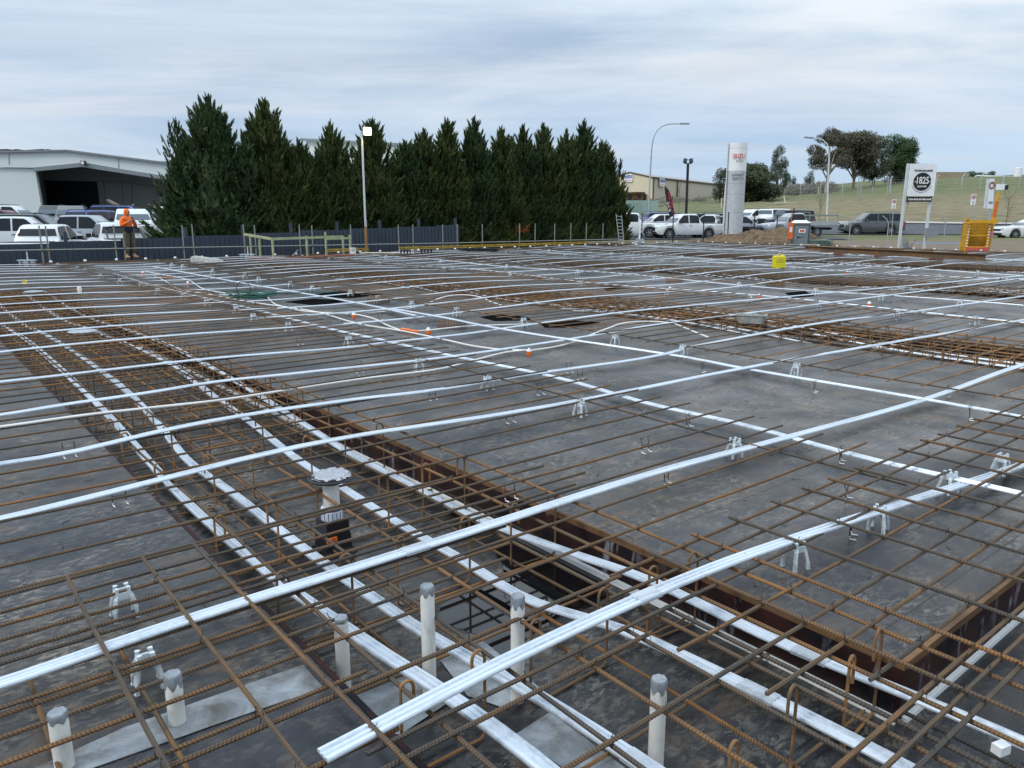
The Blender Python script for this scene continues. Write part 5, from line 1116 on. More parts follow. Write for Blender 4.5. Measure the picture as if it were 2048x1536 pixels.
m = MB(); a = Vector(sp(167, 326, SD - .7)); m.box(a, (0.34, 0.3, 0.34)); m.build('flood_light', MT['black'], shed); m = MB(); m.box(a + Vector((0, -.16, 0)), (0.24, 0.02, 0.22)); m.build('lens', MT['white'], bpy.data.objects[shed.children[-1].name])
m = MB()
for x0, x1 in ((-40, 22), (28, 40), (50, 92), (94, 102)):
    m.beam(Vector(sp(x0, 302.5, SD + 3)), Vector(sp(x1, 299.5 + 0.3, SD + 3)), 1.0, 0.08)
m.build('solar_panels', MT['black'], shed)
m = MB(); a = Vector(gd(sp(214, 400, SD + 4))); m.beam(a, a + Vector((0, 0, 2.5)), 0.22, 0.22)
tag(m.build('bollard', MT['black'], None, tuple(sO)), 'dark post standing in front of the warehouse bay wall', 'bollard')
# long pale building behind the hedge
o_ = atd(620, 465, 92); o_.z = 0; e_ = empty('long_building', 'pale wall with a dark edged roof glimpsed through the gaps of the conifer hedge', 'building', tuple(o_))
m = MB(); a = local(atd(612, 281, 92), o_); b = local(atd(838, 293, 86), o_); m.add([(a[0], a[1], -.3), (b[0], b[1], -.3), b, a, (a[0], a[1] + 20, -.3), (b[0], b[1] + 20, -.3), (b[0], b[1] + 20, b[2]), (a[0], a[1] + 20, a[2])], [(0, 1, 2, 3), (1, 5, 6, 2), (4, 0, 3, 7), (5, 4, 7, 6)]); m.build('wall', MT['shed'], e_)
m = MB(); m.beam(Vector(a) + Vector((-.4, -.1, .1)), Vector(b) + Vector((.4, -.1, .1)), 0.5, 0.25); m.build('roof_edge', MT['shedb'], e_)
m = MB(); m.add([a, b, (b[0], b[1] + 20, b[2]), (a[0], a[1] + 20, a[2])], [(0, 1, 2, 3)]); m.build('roof', MT['roofgrey'], e_)
# tan building on the right
TD = 150.0
tO = atd(1305, 405, TD); rO = tO.copy(); tan = empty('tan_building', 'tan steel clad building with two blue lettered signs, beyond the black lamp pole', 'building', tuple(tO))
c0 = Vector((0, 0, -1.5)); c1 = Vector(local(atd(1305, 355, TD), tO))
rb_ = Vector(local(atd(1470, 396, 196), tO)); rt = Vector((rb_.x, rb_.y, c1.z)); rb_.z = -1.5
lb = Vector(local(atd(1214, 405, 160), tO)); lt = Vector((lb.x, lb.y, c1.z)); lb.z = -1.5
pk = (c1 + lt) / 2; pk.z = atd(1259, 344.5, 155).z - tO.z
m = MB(); m.add([c0, rb_, rt, c1], [(0, 1, 2, 3)]); m.add([rb_ + (lb - c0), lb, lt, rt + (lt - c1)], [(0, 1, 2, 3)]); m.build('side_wall', MT['tan'], tan)
m = MB(); m.add([lb, c0, c1, pk, lt], [(0, 1, 2, 3, 4)]); m.build('gable_wall', MT['cream'], tan)
dv = rt - c1; m = MB(); up = Vector((0, 0, 0.05)); m.add([c1 + up, rt + up, rt + (pk - c1) + up, pk + up, lt + up, lt + dv + up], [(0, 1, 2, 3), (3, 2, 5, 4)]); m.build('roof', MT['roofgrey'], tan)
sdn = (rt - c1).normalized(); out = Vector((sdn.y, -sdn.x, 0)); out = out if out.y < 0 else -out
m = MB(); m.beam(c1 + out * .12, rt + out * .12, 0.25, 0.3); m.beam(c1 + Vector((0, -.1, 0)), pk + Vector((0, -.1, 0)), 0.2, 0.22); m.beam(pk + Vector((0, -.1, 0)), lt + Vector((0, -.1, 0)), 0.2, 0.22); m.build('gutter', MT['brown'], tan)
for t in (0.0, 0.24, 0.82):
    m = MB(); p = c0 + (rb_ - c0) * t + out * .1; m.beam(p, Vector((p.x, p.y, c1.z)), 0.3, 0.2); m.build('downpipe', MT['brown'], tan)
gdn = (c0 - lb).normalized(); gout = Vector((gdn.y, -gdn.x, 0)); gout = gout if gout.y < 0 else -gout
m = MB(); q0, q1 = lb + (c0 - lb) * 0.02 + gout * .05, c0 + gout * .05; m.add([q0, q1, Vector((q1.x, q1.y, c1.z * .38)), Vector((q0.x, q0.y, c1.z * .38))], [(0, 1, 2, 3)]); m.build('brick_base', MT['brick'], tan)
m = MB(); p = lb + (c0 - lb) * .58 + gout * 1.2; m.box(Vector((p.x, p.y, c1.z * .38 + .1)), (6.5, 2.6, 0.25), math.atan2(gdn.y, gdn.x)); m.build('awning', MT['brown'], tan)
for t in (.52, .72, .84):
    m = MB(); p = lb + (c0 - lb) * t + gout * .1; m.box(Vector((p.x, p.y, c1.z * .2)), (0.9, 0.1, 1.2), math.atan2(gdn.y, gdn.x)); m.build('window', MT['glass'], tan)
blu = simple('sign_blue', (0.03, 0.10, 0.42), 0.5); whi = MT['white']
ga = math.atan2(gdn.y, gdn.x); sa = math.atan2(sdn.y, sdn.x)
for (t_, py, an, w_, hh_, base_, dir_, o2) in ((.49, 359, ga, 2.15, 1.45, lb, c0 - lb, gout), (.075, 367, sa, 2.6, 1.5, c0, rb_ - c0, out)):
    p = base_ + dir_ * t_ + o2 * .22; Dp = tO.y + p.y; zz = H + (YH - py) * Dp / 1563.0 - tO.z
    m = MB(); m.box((0, 0, 0), (w_, 0.1, hh_)); s_ = m.build('sign_board', whi, tan, (p.x, p.y, zz), an)
    text('lettering', 'REEDS', .78, blu, s_, (0, -0.07, .25), (R(90), 0, 0), .9 * w_ / 2.15, .03)
    m = MB(); m.box((0, -.06, -.42), (w_ * .82, 0.02, 0.2)); m.build('red_line', simple('sign_pink', (.75, .40, .36), .6), s_)
# small dark bush, retaining boxes and container below the tan building
p = atd(1279, 440, 84); m = MB(); m.box((0, 0, 1.0), (3.6, 2.4, 2.1), -0.05)
for k in range(10): m.box((-1.7 + k * .37, -1.23, 1.0), (0.06, 0.05, 1.9), 0)
tag(m.build('shipping_container', simple('pale_green_steel', (0.30, 0.40, 0.36), .6), None, (p.x, p.y, gz(p.x, p.y))), 'pale green shipping container behind the white utes, below the tan building', 'container')
tree('red_bush', 'small dark red bush in front of the tan building entrance', 1272, 404, 397, 128, 22, simple('red_leaf', (.09, .03, .03), .8), MT['bark'], 31, n=260, trunkh=0.02, cat='bush')
m = MB(); P = [atd(x, y, 118) for x, y in ((1262, 401), (1285, 401), (1310, 400), (1335, 393), (1345, 393))]; O_ = P[0].copy(); O_.z = gz(O_.x, O_.y) - .2
for a, b in zip(P, P[1:]):
    for dz in (0, -1.1): m.beam(a - O_ + Vector((0, 0, dz)), b - O_ + Vector((0, 0, dz)), 0.10)
for a in P: m.beam(a - O_, Vector((a.x - O_.x, a.y - O_.y, -.5)), 0.16)
tag(m.build('pipe_fence', MT['brown'], None, O_), 'dark pipe rail fence in front of the tan building', 'fence')
# hilltop: pale wall, low white roof with posts
def hillblock(name, lab, x0, x1, pt, pb, D, mat, dep=6, cat='building'):
    a = atd(x0, pb, D); b = atd(x1, pb, D); t = atd((x0 + x1) / 2, pt, D).z; m = MB(); zb = min(gz(a.x, D), gz(b.x, D)) - 1; m.box(((b.x - a.x) / 2, dep / 2, (t + zb) / 2 - a.z), (b.x - a.x, dep, t - zb)); return tag(m.build(name, mat, None, a), lab, cat)
hillblock('low_wall', 'pale brown flat topped wall on the skyline right of the logo sign', 1872, 1934, 344, 361, 215, MT['brickpale'])
hillblock('dirt_stockpile', 'low tan earth heap on the skyline just left of the logo sign', 1800, 1822, 357, 363, 215, MT['tan'], 4, 'earth heap')
a = atd(1952, 352, 212); e_ = empty('carport', 'long low white roof on posts on the right skyline', 'carport', tuple(a)); m = MB(); b = atd(2080, 357, 206) - a; m.beam(Vector((0, 0, 0)), b, 6, 0.35); m.build('roof', MT['white'], e_)
m = MB(); m.beam(Vector((1, 3, -1.2)), b + Vector((0, 3, -1.2)), 0.3, 1.6); m.build('back_wall', MT['dark'], e_)
for t in (0.02, .3, .6, .9): m = MB(); p = b * t; m.box((p.x, p.y - 2.5, p.z - 1.6), (.3, .3, 2.8)); m.build('post', MT['white'], e_)
a = atd(2034, 361, 200); m = MB(); m.lathe([(.85, -1), (.85, 3.1), (.75, 3.2)], 12); tag(m.build('white_column', MT['white'], None, a), 'white round column on the right skyline', 'column')
# hillside wire fence
fe2 = empty('wire_fence', 'wire fence with slanted post tops crossing the grassy hill', 'fence', tuple(atd(1650, 392, 140))); O_ = fe2.location.copy(); prevp = None
for i, px in enumerate((1560, 1600, 1640, 1684, 1715, 1744, 1778, 1828, 1870, 1921, 1958, 2036, 2080)):
    D = 132; b = atd(px, 390, D); b.z = gz(b.x, b.y); q = b - O_; m = MB(); m.tube([q, q + Vector((0, 0, 2.1)), q + Vector((.35, 0, 2.6))], 0.045 if i % 3 else .06, 5, False); m.build('post', MT['polegrey'], fe2)
    if prevp is not None:
        m = MB()
        for z in (.3, .9, 1.5, 2.0): m.tube([prevp + Vector((0, 0, z)), q + Vector((0, 0, z))], 0.011, 4, False)
        m.build('wires', MT['polegrey'], fe2)
    prevp = q
for px in (1714, 1773):
    b = atd(px, 396, 125); b.z = gz(b.x, b.y); m = MB(); m.beam((0, 0, 0), (0, 0, 2.8), .1); m.beam((.5, 0, 0), (.5, 0, 2.8), .1); m.beam((0, 0, 2.6), (.5, 0, 2.6), .08); m.beam((0, 0, 1.2), (.5, 0, 1.2), .08); tag(m.build('fence_strainer', MT['polegrey'], None, b), 'pale double post frame on the hill, ' + ('left of the logo sign by far' if px < 1740 else 'just left of the logo sign'), 'fence post')
for px, pb, pt, lab, D in ((1443, 410, 396, 'short pale stake on the green slope left of the sign pylon', 105), (1571, 405, 392, 'leaning pale stake on a white slab on the grass right of the pylon', 112), (1637, 384, 374, 'short white stake near the bare sapling on the hill', 150)):
    b = atd(px, pb, D); b.z = gz(b.x, b.y); t = atd(px - (3 if px == 1571 else 0), pt, D) - b; m = MB(); m.beam((0, 0, 0), t, .22, .1)
    if px == 1571: m.box((0, -.3, .15), (3.0, .7, .12))
    tag(m.build('marker_stake', simple('pale_stake', (.62, .6, .42), .7), None, b), lab, 'stake')

# ------------------------------------------------------------------ vehicles
class Car:
    def __init__(s, L_, Wd, Ht, hood, belt, ws0, ws1, rf1, rb0, bed, nose=0.75, wheel=0.36, clr=0.28, fx=0.88, rx=None):
        s.L, s.W, s.H = L_, Wd, Ht; s.hood, s.belt, s.ws0, s.ws1, s.rf1, s.rb0, s.bed, s.nose, s.wheel, s.clr, s.fx = hood, belt, ws0, ws1, rf1, rb0, bed, nose, wheel, clr, fx; s.rx = rx or L_ - 1.1
KIND = {  # x measured from the nose backwards
    'ute': Car(5.3, 1.88, 1.80, 1.06, 1.12, 1.35, 2.05, 3.15, 3.50, 1.10, wheel=.385, clr=.34, fx=.95, rx=4.1),
    'truck': Car(5.9, 2.05, 1.95, 1.18, 1.25, 1.45, 2.15, 3.55, 3.85, 1.25, wheel=.42, clr=.36, fx=1.0, rx=4.7),
    'suv': Car(4.9, 1.88, 1.84, 1.06, 1.14, 1.25, 1.95, 4.45, 4.80, 0, wheel=.38, clr=.30, fx=.92, rx=3.72),
    'crossover': Car(4.6, 1.84, 1.66, .98, 1.06, 1.15, 1.95, 3.75, 4.45, 0, wheel=.35, clr=.24, fx=.92, rx=3.6),
    'boxy': Car(4.4, 1.85, 1.86, 1.14, 1.18, 1.50, 1.72, 4.30, 4.38, 0, nose=1.0, wheel=.41, clr=.36, fx=.75, rx=3.5),
    'sedan': Car(4.7, 1.80, 1.42, .92, .95, 1.45, 2.25, 3.30, 4.00, 1.02, nose=.62, wheel=.33, clr=.20, fx=.92, rx=3.65),
    'cab': Car(5.2, 1.85, 1.78, 1.06, 1.12, 1.30, 2.0, 2.85, 3.1, 0, wheel=.37, clr=.34, fx=.92, rx=3.95)}
def paint(name, c, metal=0.0):
    m = Mat(name, c, 0.28, metal, 0.5); m.b.inputs['Coat Weight'].default_value = 0.6; m.b.inputs['Coat Roughness'].default_value = 0.06
    m.col(m.ramp(m.noise(2.0, 3), [(0.3, tuple(x * .93 for x in c)), (0.7, c)])); return m.m
PT = {'white': paint('white_car_paint', (.76, .78, .78)), 'silver': paint('silver_car_paint', (.42, .45, .48), .4), 'grey': paint('grey_car_paint', (.11, .12, .125), .3), 'charcoal': paint('charcoal_car_paint', (.045, .048, .052), .3),
      'black': paint('black_car_paint', (.012, .012, .014)), 'blue': paint('blue_car_paint', (.02, .06, .30), .2), 'indigo': paint('indigo_car_paint', (.05, .05, .22), .3), 'greybrown': paint('grey_brown_car_paint', (.17, .17, .17), .3), 'maroon': paint('maroon_car_paint', (.16, .02, .03), .2), 'pale': paint('pale_blue_grey_car_paint', (.33, .37, .42), .4)}
WM = {}
def wheel_meshes(r):
    if r in WM: return WM[r]
    t = MB(); n = 24; prof = [(r * .64, -.11), (r * .92, -.12), (r, -.09), (r, .09), (r * .92, .12), (r * .64, .11)]
    vs = [(a * math.cos(2 * math.pi * k / n), y, a * math.sin(2 * math.pi * k / n)) for a, y in prof for k in range(n)]
    t.add(vs, [(i * n + k, i * n + (k + 1) % n, ((i + 1) % 6) * n + (k + 1) % n, ((i + 1) % 6) * n + k) for i in range(6) for k in range(n)], True)
    w2 = MB()
    for sy in (-1, 1):
        ri = r * .65; pts = [(ri * math.cos(2 * math.pi * k / n), sy * .085, ri * math.sin(2 * math.pi * k / n)) for k in range(n)]
        pin = [(ri * .86 * math.cos(2 * math.pi * k / n), sy * .095, ri * .86 * math.sin(2 * math.pi * k / n)) for k in range(n)]
        w2.add(pts + pin, [(k, (k + 1) % n, n + (k + 1) % n, n + k) for k in range(n)], True)
        for k in range(6):
            a = k * math.pi / 3; w2.beam((0.0, sy * .09, 0), (ri * .92 * math.cos(a), sy * .09, ri * .92 * math.sin(a)), .05 * r / .36, .03, up=(0, 1, 0))
        w2.box((0, sy * .09, 0), (.1, .04, .1))
    h = MB(); h.add([(r * .62 * math.cos(2 * math.pi * k / n), 0, r * .62 * math.sin(2 * math.pi * k / n)) for k in range(n)], [tuple(range(n))])
    WM[r] = (t.mesh('tyre', MT['tyre']), w2.mesh('rim', MT['rim']), h.mesh('brake_disc', MT['dark'])); return WM[r]
def car(kind, col, lab, px, D, yaw, proof=None, group=None, z=None, name='parked_car', cat='car', cover=None, tray=None, rack=False, cw=1.0):
    """px, D: where the middle of the car stands; yaw: heading, 0 = towards the right of the photo, 90 = away"""
    K = KIND[kind]; b = atd(px, 432, D); z0 = z if z is not None else gz(b.x, b.y) + .05
    if proof: z0 = atd(px, proof, D).z - K.H
    e_ = empty(name, lab, cat, (b.x, b.y, z0), R(yaw), group); mt = PT[col]
    X = lambda x: K.L / 2 - x                              # nose at +x
    hw = K.W / 2; n_ = 60; sts = [K.L * i / n_ for i in range(n_ + 1)]
    if tray: sts = [x for x in sts if x <= K.rb0 + .05]
    Ls = sts[-1]; ends = min(.25, .2)
    def top(x):
        if x < .12: return K.hood * K.nose + (K.hood * .93 - K.hood * K.nose) * (x / .12)
        if x < K.ws0: return K.hood * .93 + (K.belt - K.hood * .93) * min(1, (x - .12) / (K.ws0 - .12)) ** .7
        if x > K.rb0 and K.bed: return K.bed * (1 if x < K.L - .06 else .97)
        return K.belt
    def roof(x):
        b_ = top(x)
        if x <= K.ws0 or x >= K.rb0: return b_
        if x < K.ws1: t = (x - K.ws0) / (K.ws1 - K.ws0); return b_ + (K.H - .02 - b_) * t ** .9
        if x < K.rf1: t = (x - K.ws1) / (K.rf1 - K.ws1); return K.H - .02 + .02 * math.sin(math.pi * t)
        t = (x - K.rf1) / (K.rb0 - K.rf1); return K.H - .02 - (K.H - .02 - b_) * t ** 1.2
    def low(x):
        z_ = K.clr
        for wx in (K.fx, K.rx):
            d_ = abs(x - wx); ra = K.wheel * 1.16
            if d_ < ra: z_ = max(z_, K.wheel + math.sqrt(ra * ra - d_ * d_))
        if x < .3 and z_ == K.clr: z_ += (.3 - x) * .35
        if x > K.L - .35 and z_ == K.clr: z_ += (x - K.L + .35) * .45
        return z_
    def wid(x):
        w_ = hw
        if x < .55: w_ = hw * (.80 + .20 * math.sin(math.pi / 2 * x / .55))
        if x > Ls - .3 and not tray: w_ = hw * (.92 + .08 * math.sin(math.pi / 2 * (Ls - x) / .3))
        return w_
    vs = []; ring = 11
    def inn(x, z_): t = max(0, (z_ - K.belt) / (K.H - K.belt)); return wid(x) * (.965 - .19 * t)
    for x in sts:
        w_ = wid(x); zl = low(x); zt = top(x); zr = roof(x); wi = inn(x, zr)
        half = [(w_ * .93, zl), (w_ * .985, min(zl + .12, zt - .15)), (w_, min(max(zl + .2, .72), zt - .1)), (w_ * .965, zt - .02 if zr > zt + .01 else zt - .05), (wi if zr > zt + .01 else w_ * .92, zr - .05 if zr > zt + .06 else max(zt - .01, zr - .05)), ((wi - .10) if zr > zt + .01 else w_ * .7, zr)]
        vs += [(X(x), -y, q) for y, q in half] + [(X(x), y, q) for y, q in reversed(half)]
    nr = 12; m = MB(); ns = len(sts)
    m.add(vs, [(i * nr + k, (i + 1) * nr + k, (i + 1) * nr + (k + 1) % nr, i * nr + (k + 1) % nr) for i in range(ns - 1) for k in range(nr)] + [tuple(range(nr)), tuple((ns - 1) * nr + k for k in reversed(range(nr)))], True)
    body = m.build('body', mt, e_)
    # dark lower cladding and underbody
    m = MB(); m.box((X(Ls / 2 + .1), 0, K.clr + .10), (Ls * .80, K.W * .84, .22)); m.build('underbody', MT['black'], e_)
    # glass
    def side_glass(x0, x1, nm='side_window'):
        for sy in (-1, 1):
            g_ = MB(); pl = []; lo = []
            for i in range(9):
                x = x0 + (x1 - x0) * i / 8; zr = roof(x); zb_ = K.belt + .035; zt_ = max(zb_ + .01, zr - .085)
                for zz, L2 in ((zb_, lo), (zt_, pl)): t = (zz - (K.belt - .02)) / max(.02, (zr - .05) - (K.belt - .02)); yy = wid(x) * .965 * (1 - t) + inn(x, zr) * t; L2.append((X(x), sy * (yy + .008), zz))
            g_.add(lo + pl, [(i, i + 1, 10 + i, 9 + i) if sy < 0 else (i + 1, i, 9 + i, 10 + i) for i in range(8)]); g_.build(nm, MT['glass'], e_)
    cab0 = K.ws0 + .30; cab1 = K.rf1 + (.12 if K.bed else (K.rb0 - K.rf1) * .35)
    if kind == 'boxy': cab0 = K.ws0 + .2
    if kind == 'cab': side_glass(cab0, cab1)
    else:
        mid = cab0 + (cab1 - cab0) * (.5 if K.bed or kind == 'sedan' else .36); side_glass(cab0, mid - .04)
        if K.bed or kind == 'sedan': side_glass(mid + .04, cab1)
        else: m2 = cab0 + (cab1 - cab0) * .68; side_glass(mid + .04, m2 - .03); side_glass(m2 + .03, cab1)
    def end_glass(xa, xb, nm, mat_, sgn):
        za, zb_ = roof(xa) + .03, roof(xb) - .03; ia, ib = inn(xa, roof(xa)) - .07, inn(xb, roof(xb)) - .10; off = .018 * sgn
        g_ = MB(); g_.add([(X(xa) + off, -ia, za), (X(xa) + off, ia, za), (X(xb) + off, ib, zb_), (X(xb) + off, -ib, zb_)], [(0, 1, 2, 3)]); g_.build(nm, mat_, e_)
    end_glass(K.ws0 + .06, K.ws1 - .03, 'windscreen', MT['clearglass'], 1)
    xr = K.rb0 - (K.rb0 - K.rf1) * (.25 if K.bed else .45)
    end_glass(xr, K.rf1 + .02, 'rear_window', MT['glass'], -1)
    # bed with its dark floor or cover
    if K.bed and kind in ('ute', 'truck'):
        m = MB(); xa, xb = K.rb0 + .06, K.L - .1; zz = K.bed + (.012 if cover != 'low' else .004); m.box(((X(xa) + X(xb)) / 2, 0, zz), (xb - xa, K.W * .80, .03)); m.build('bed_cover', MT['black'], e_)
        m = MB(); m.box((X(K.L) - .012, 0, K.bed * .72), (.03, K.W * .74, K.bed * .42)); m.build('tailgate', mt, e_)
        if cover == 'bar':
            m = MB()
            for sy in (-1, 1): m.tube([(X(K.rb0 + .75), sy * hw * .75, K.bed), (X(K.rb0 + .15), sy * hw * .72, K.bed + .42), (X(K.rb0 + .1), sy * hw * .5, K.bed + .5)], .035, 8)
            m.tube([(X(K.rb0 + .1), -hw * .5, K.bed + .5), (X(K.rb0 + .1), hw * .5, K.bed + .5)], .035, 8); m.build('sports_bar', MT['black'], e_)
        if cover == 'canopy':
            m = MB(); xa, xb = K.rb0 - .1, K.L - .08
            for s1 in (1,):
                q = [(X(xa), hw * .92, K.bed), (X(xb), hw * .9, K.bed), (X(xb) + .12, hw * .74, K.H - .06), (X(xa), hw * .76, K.H - .02)]
                r_ = [(x, -y, z_) for x, y, z_ in q]; m.add(q + r_, [(0, 1, 2, 3), (7, 6, 5, 4), (3, 2, 6, 7), (1, 5, 6, 2)])
            m.build('canopy', mt, e_); m = MB()
            for sy in (-1, 1): m.add([(X(xa + .2), sy * (hw * .905), K.bed + .12), (X(xb - .15), sy * (hw * .885), K.bed + .12), (X(xb - .1), sy * (hw * .79), K.H - .2), (X(xa + .2), sy * (hw * .80), K.H - .2)], [(0, 1, 2, 3)])
            m.build('canopy_glass', MT['glass'], e_)
    if tray:
        m = MB(); xa = K.rb0 + .12; xb = K.L + .35; hw2 = hw * 1.03
        m.box(((X(xa) + X(xb)) / 2, 0, .86), (xb - xa, hw2 * 2, .08)); m.build('tray_deck', MT['paintgrey'] if tray == 'alloy' else MT['black'], e_)
        m = MB(); sm_ = MT['rim'] if tray == 'alloy' else MT['black']
        if tray == 'alloy':
            for sy in (-1, 1): m.box(((X(xa) + X(xb)) / 2, sy * hw2, 1.05), (xb - xa, .03, .26))
            m.box((X(xb), 0, 1.05), (.03, hw2 * 2, .26)); m.build('dropsides', simple('alloy_dropside', (.45, .47, .47), .4, .3), e_); m = MB()
        for sy in (-.95, .95): m.beam((X(xa) , sy * hw2, .9), (X(xa), sy * hw2, 1.86 if tray == 'alloy' else 1.25), .05)
        m.beam((X(xa), -hw2, 1.84 if tray == 'alloy' else 1.25), (X(xa), hw2, 1.84 if tray == 'alloy' else 1.25), .05); m.beam((X(xa), -hw2, 1.35), (X(xa), hw2, 1.35), .04)
        if tray == 'alloy':
            for sy in (-.9, .9): m.beam((X(xa + .35), sy * hw2, 1.6), (X(xb), sy * hw2, 1.6), .08, .12); m.beam((X(xb), sy * hw2, .9), (X(xb), sy * hw2, 1.6), .05)
        m.build('headboard_rack', MT['black'] if tray != 'alloy' else MT['galvpost'], e_)
        m = MB(); m.box((X(K.rb0 + 1.0), 0, .62), (2.0, .9, .2)); m.box((X(K.L - .1), 0, .62), (.1, 1.6, .16)); m.build('chassis', MT['black'], e_)
    for wx in (K.fx, K.rx):
        for sy in (-1, 1):
            t_, r_, h_ = wheel_meshes(K.wheel); o = link('wheel', h_, e_, (X(wx), sy * (hw - .13), K.wheel)); link('tyre', t_, o); link('rim', r_, o)
    wf, wr = wid(.08), wid(K.L - .05)
    for sy in (-1, 1):
        m = MB(); m.box((X(.16), sy * wf * .80, K.hood * .78), (.30, wf * .36, .15), sy * -.35); m.build('headlight', MT['head'], e_)
        if not tray: m = MB(); zb_ = (K.bed or K.belt) * .80; m.box((X(K.L - .05), sy * wr * .90, zb_), (.13, wr * .22, .30 if kind != 'sedan' else .14)); m.build('tail_light', MT['tail'], e_)
        m = MB(); m.box((X(K.ws0 + .40), sy * (hw + .08), K.belt + .10), (.12, .20, .16)); m.build('mirror', MT['black'] if cw else mt, e_)
        for hx in (K.ws0 + 1.2, K.ws0 + 2.1):
            if hx < K.rb0 - .1: m = MB(); m.box((X(hx), sy * (hw + .005), K.belt - .13), (.16, .03, .03)); m.build('door_handle', MT['black'], e_)
    m = MB(); m.box((X(.025), 0, K.hood * .70), (.08, K.W * .50, .26 if kind != 'sedan' else .14)); m.build('grille', MT['black'], e_)
    m = MB(); m.box((X(.03), 0, K.clr + .16), (.12, K.W * .74, .14)); m.build('front_bumper', MT['black'], e_)
    if not tray:
        m = MB(); m.box((X(K.L - .03), 0, K.clr + .18), (.16, K.W * .80, .16)); m.build('rear_bumper', MT['black'] if kind in ('suv', 'ute', 'boxy') else mt, e_)
        m = MB(); m.box((X(K.L) - .05, 0, K.clr + .36), (.02, .36, .11)); m.build('number_plate', MT['whitetip'], e_)
    if rack or kind in ('suv', 'crossover'):
        m = MB()
        for sy in (-1, 1): m.tube([(X(K.ws1 + .15), sy * hw * .68, K.H), (X(K.ws1 + .3), sy * hw * .68, K.H + .05), (X(K.rf1 - .2), sy * hw * .68, K.H + .05), (X(K.rf1), sy * hw * .68, K.H)], .018, 6)
        m.build('roof_rails', MT['black'], e_)
    return e_
LG = 'vehicles parked in the yard behind the fence'; RG = 'vehicles parked in the lot by the sign pylon'
# left yard
car('ute', 'white', 'white ute seen from behind at the far left, pale papers behind its rear window', 86, 33.2, 97, 448.5, LG, cover='low', cat='ute', name='parked_ute')
car('ute', 'white', 'white ute with a black sports bar, standing behind the worker in orange', 232, 34.5, 128, 444, LG, cover='bar', cat='ute', name='parked_ute')
car('truck', 'white', 'big white pickup with red tail light, its front hidden by the first conifer', 352, 36.5, 14, 418, LG, cat='pickup', name='parked_pickup')
car('truck', 'silver', 'large silver four door pickup seen from its side, between two white utes', 158, 40.0, 8, 430, LG, cat='pickup', name='parked_pickup')
car('truck', 'white', 'white pickup at the left border showing a red tail light and black cover', 20, 37.5, 18, 433, LG, cat='pickup', name='parked_pickup')
car('suv', 'charcoal', 'charcoal wagon seen from its side behind the far left white ute', 66, 43.0, 10, 428, LG, cat='wagon')
car('truck', 'white', 'white pickup facing the camera right behind the worker, big clear windscreen', 264, 46.0, -62, 417.5, LG, cat='pickup', name='parked_pickup')
car('suv', 'greybrown', 'grey four wheel drive facing the camera before the dark roller door', 145, 52, -66, 411, LG, cat='four wheel drive')
car('suv', 'charcoal', 'dark four wheel drive half hidden left of the grey one, before the roller door', 108, 56, -66, 410.5, LG, cat='four wheel drive')
car('suv', 'blue', 'dark blue wagon with black rear glass, right of the grey four wheel drive', 200, 49, 80, 421, LG, cat='wagon')
car('suv', 'blue', 'bright blue wagon behind the white pickup windscreen, before the warehouse bay', 250, 57, 12, 411.5, LG, cat='wagon')
car('suv', 'white', 'white wagon sloping to the right at the left border, nearest the pale wall', 22, 54, 4, 411, LG, cat='wagon')
car('suv', 'maroon', 'maroon wagon mostly hidden at the left border', 2, 49.5, 6, 420, LG, cat='wagon')
car('suv', 'black', 'black wagon mostly hidden at the left border below the maroon one', 6, 46, 8, 427, LG, cat='wagon')
car('ute', 'white', 'white ute with its door ajar, partly behind the first conifer', 340, 52, -60, 413, LG, cat='ute', name='parked_ute')
car('crossover', 'silver', 'pale silver car between the white pickup and the white ute by the conifer', 305, 54, -70, 424, LG, cat='car')
# scrap heap by the warehouse
m = MB(); rnd = random.Random(6)
for k in range(46): a = Vector((rnd.uniform(-2.6, 2.6), rnd.uniform(-1, 1), rnd.uniform(0, 2.3))); b = a + Vector((rnd.uniform(-1.3, 1.3), rnd.uniform(-.5, .5), rnd.uniform(-.7, .9))); m.beam(a, b, rnd.uniform(.06, .28), rnd.uniform(.04, .2))
p = atd(300, 432, 64); tag(m.build('scrap_heap', simple('mixed_scrap', (.22, .17, .13), .8, 0, .6, 1.2), None, (p.x, p.y, 0.1)), 'heap of brown scrap beside the warehouse, above the parked utes', 'scrap heap')
# right lot
car('ute', 'white', 'white ute at the hedge end with a clear rear cab window and alloy wheel', 1262, 57.5, 166, 425.5, RG, cat='ute', name='parked_ute', cover='low')
car('crossover', 'white', 'white rounded wagon with a dark side window strip, behind a white tailgate', 1322, 62, 186, 428, RG, cat='wagon')
car('suv', 'indigo', 'indigo blue wagon behind the white rounded wagon, below the red lettered flag', 1338, 68, 10, 424.5, RG, cat='wagon')
car('ute', 'white', 'white four door ute facing left, its dark grille nearest the camera, before the black pole', 1372, 57, 196, 428, RG, cat='ute', name='parked_ute', cover='low')
car('cab', 'white', 'white single cab ute with a bare black tray, left of the sign pylon', 1428, 59.5, 150, 429, RG, tray='black', cat='ute', name='tray_ute')
car('suv', 'grey', 'dark roofed wagon behind the bare tray ute, left of the sign pylon', 1432, 69, 8, 426, RG, cat='wagon')
car('crossover', 'pale', 'pale blue grey car half hidden by the sign pylon and the soil heap', 1482, 60, -14, 431, RG, cat='car')
car('crossover', 'white', 'white wagon just right of the sign pylon', 1506, 70, 205, 418.5, RG, cat='wagon')
car('boxy', 'white', 'white boxy off roader with black roof between white wagon and black wagon', 1538, 69, 215, 417.5, RG, cat='off roader')
car('boxy', 'charcoal', 'long black off roader with spare wheel behind the silver tray ute', 1572, 65.5, 190, 419.5, RG, cat='off roader')
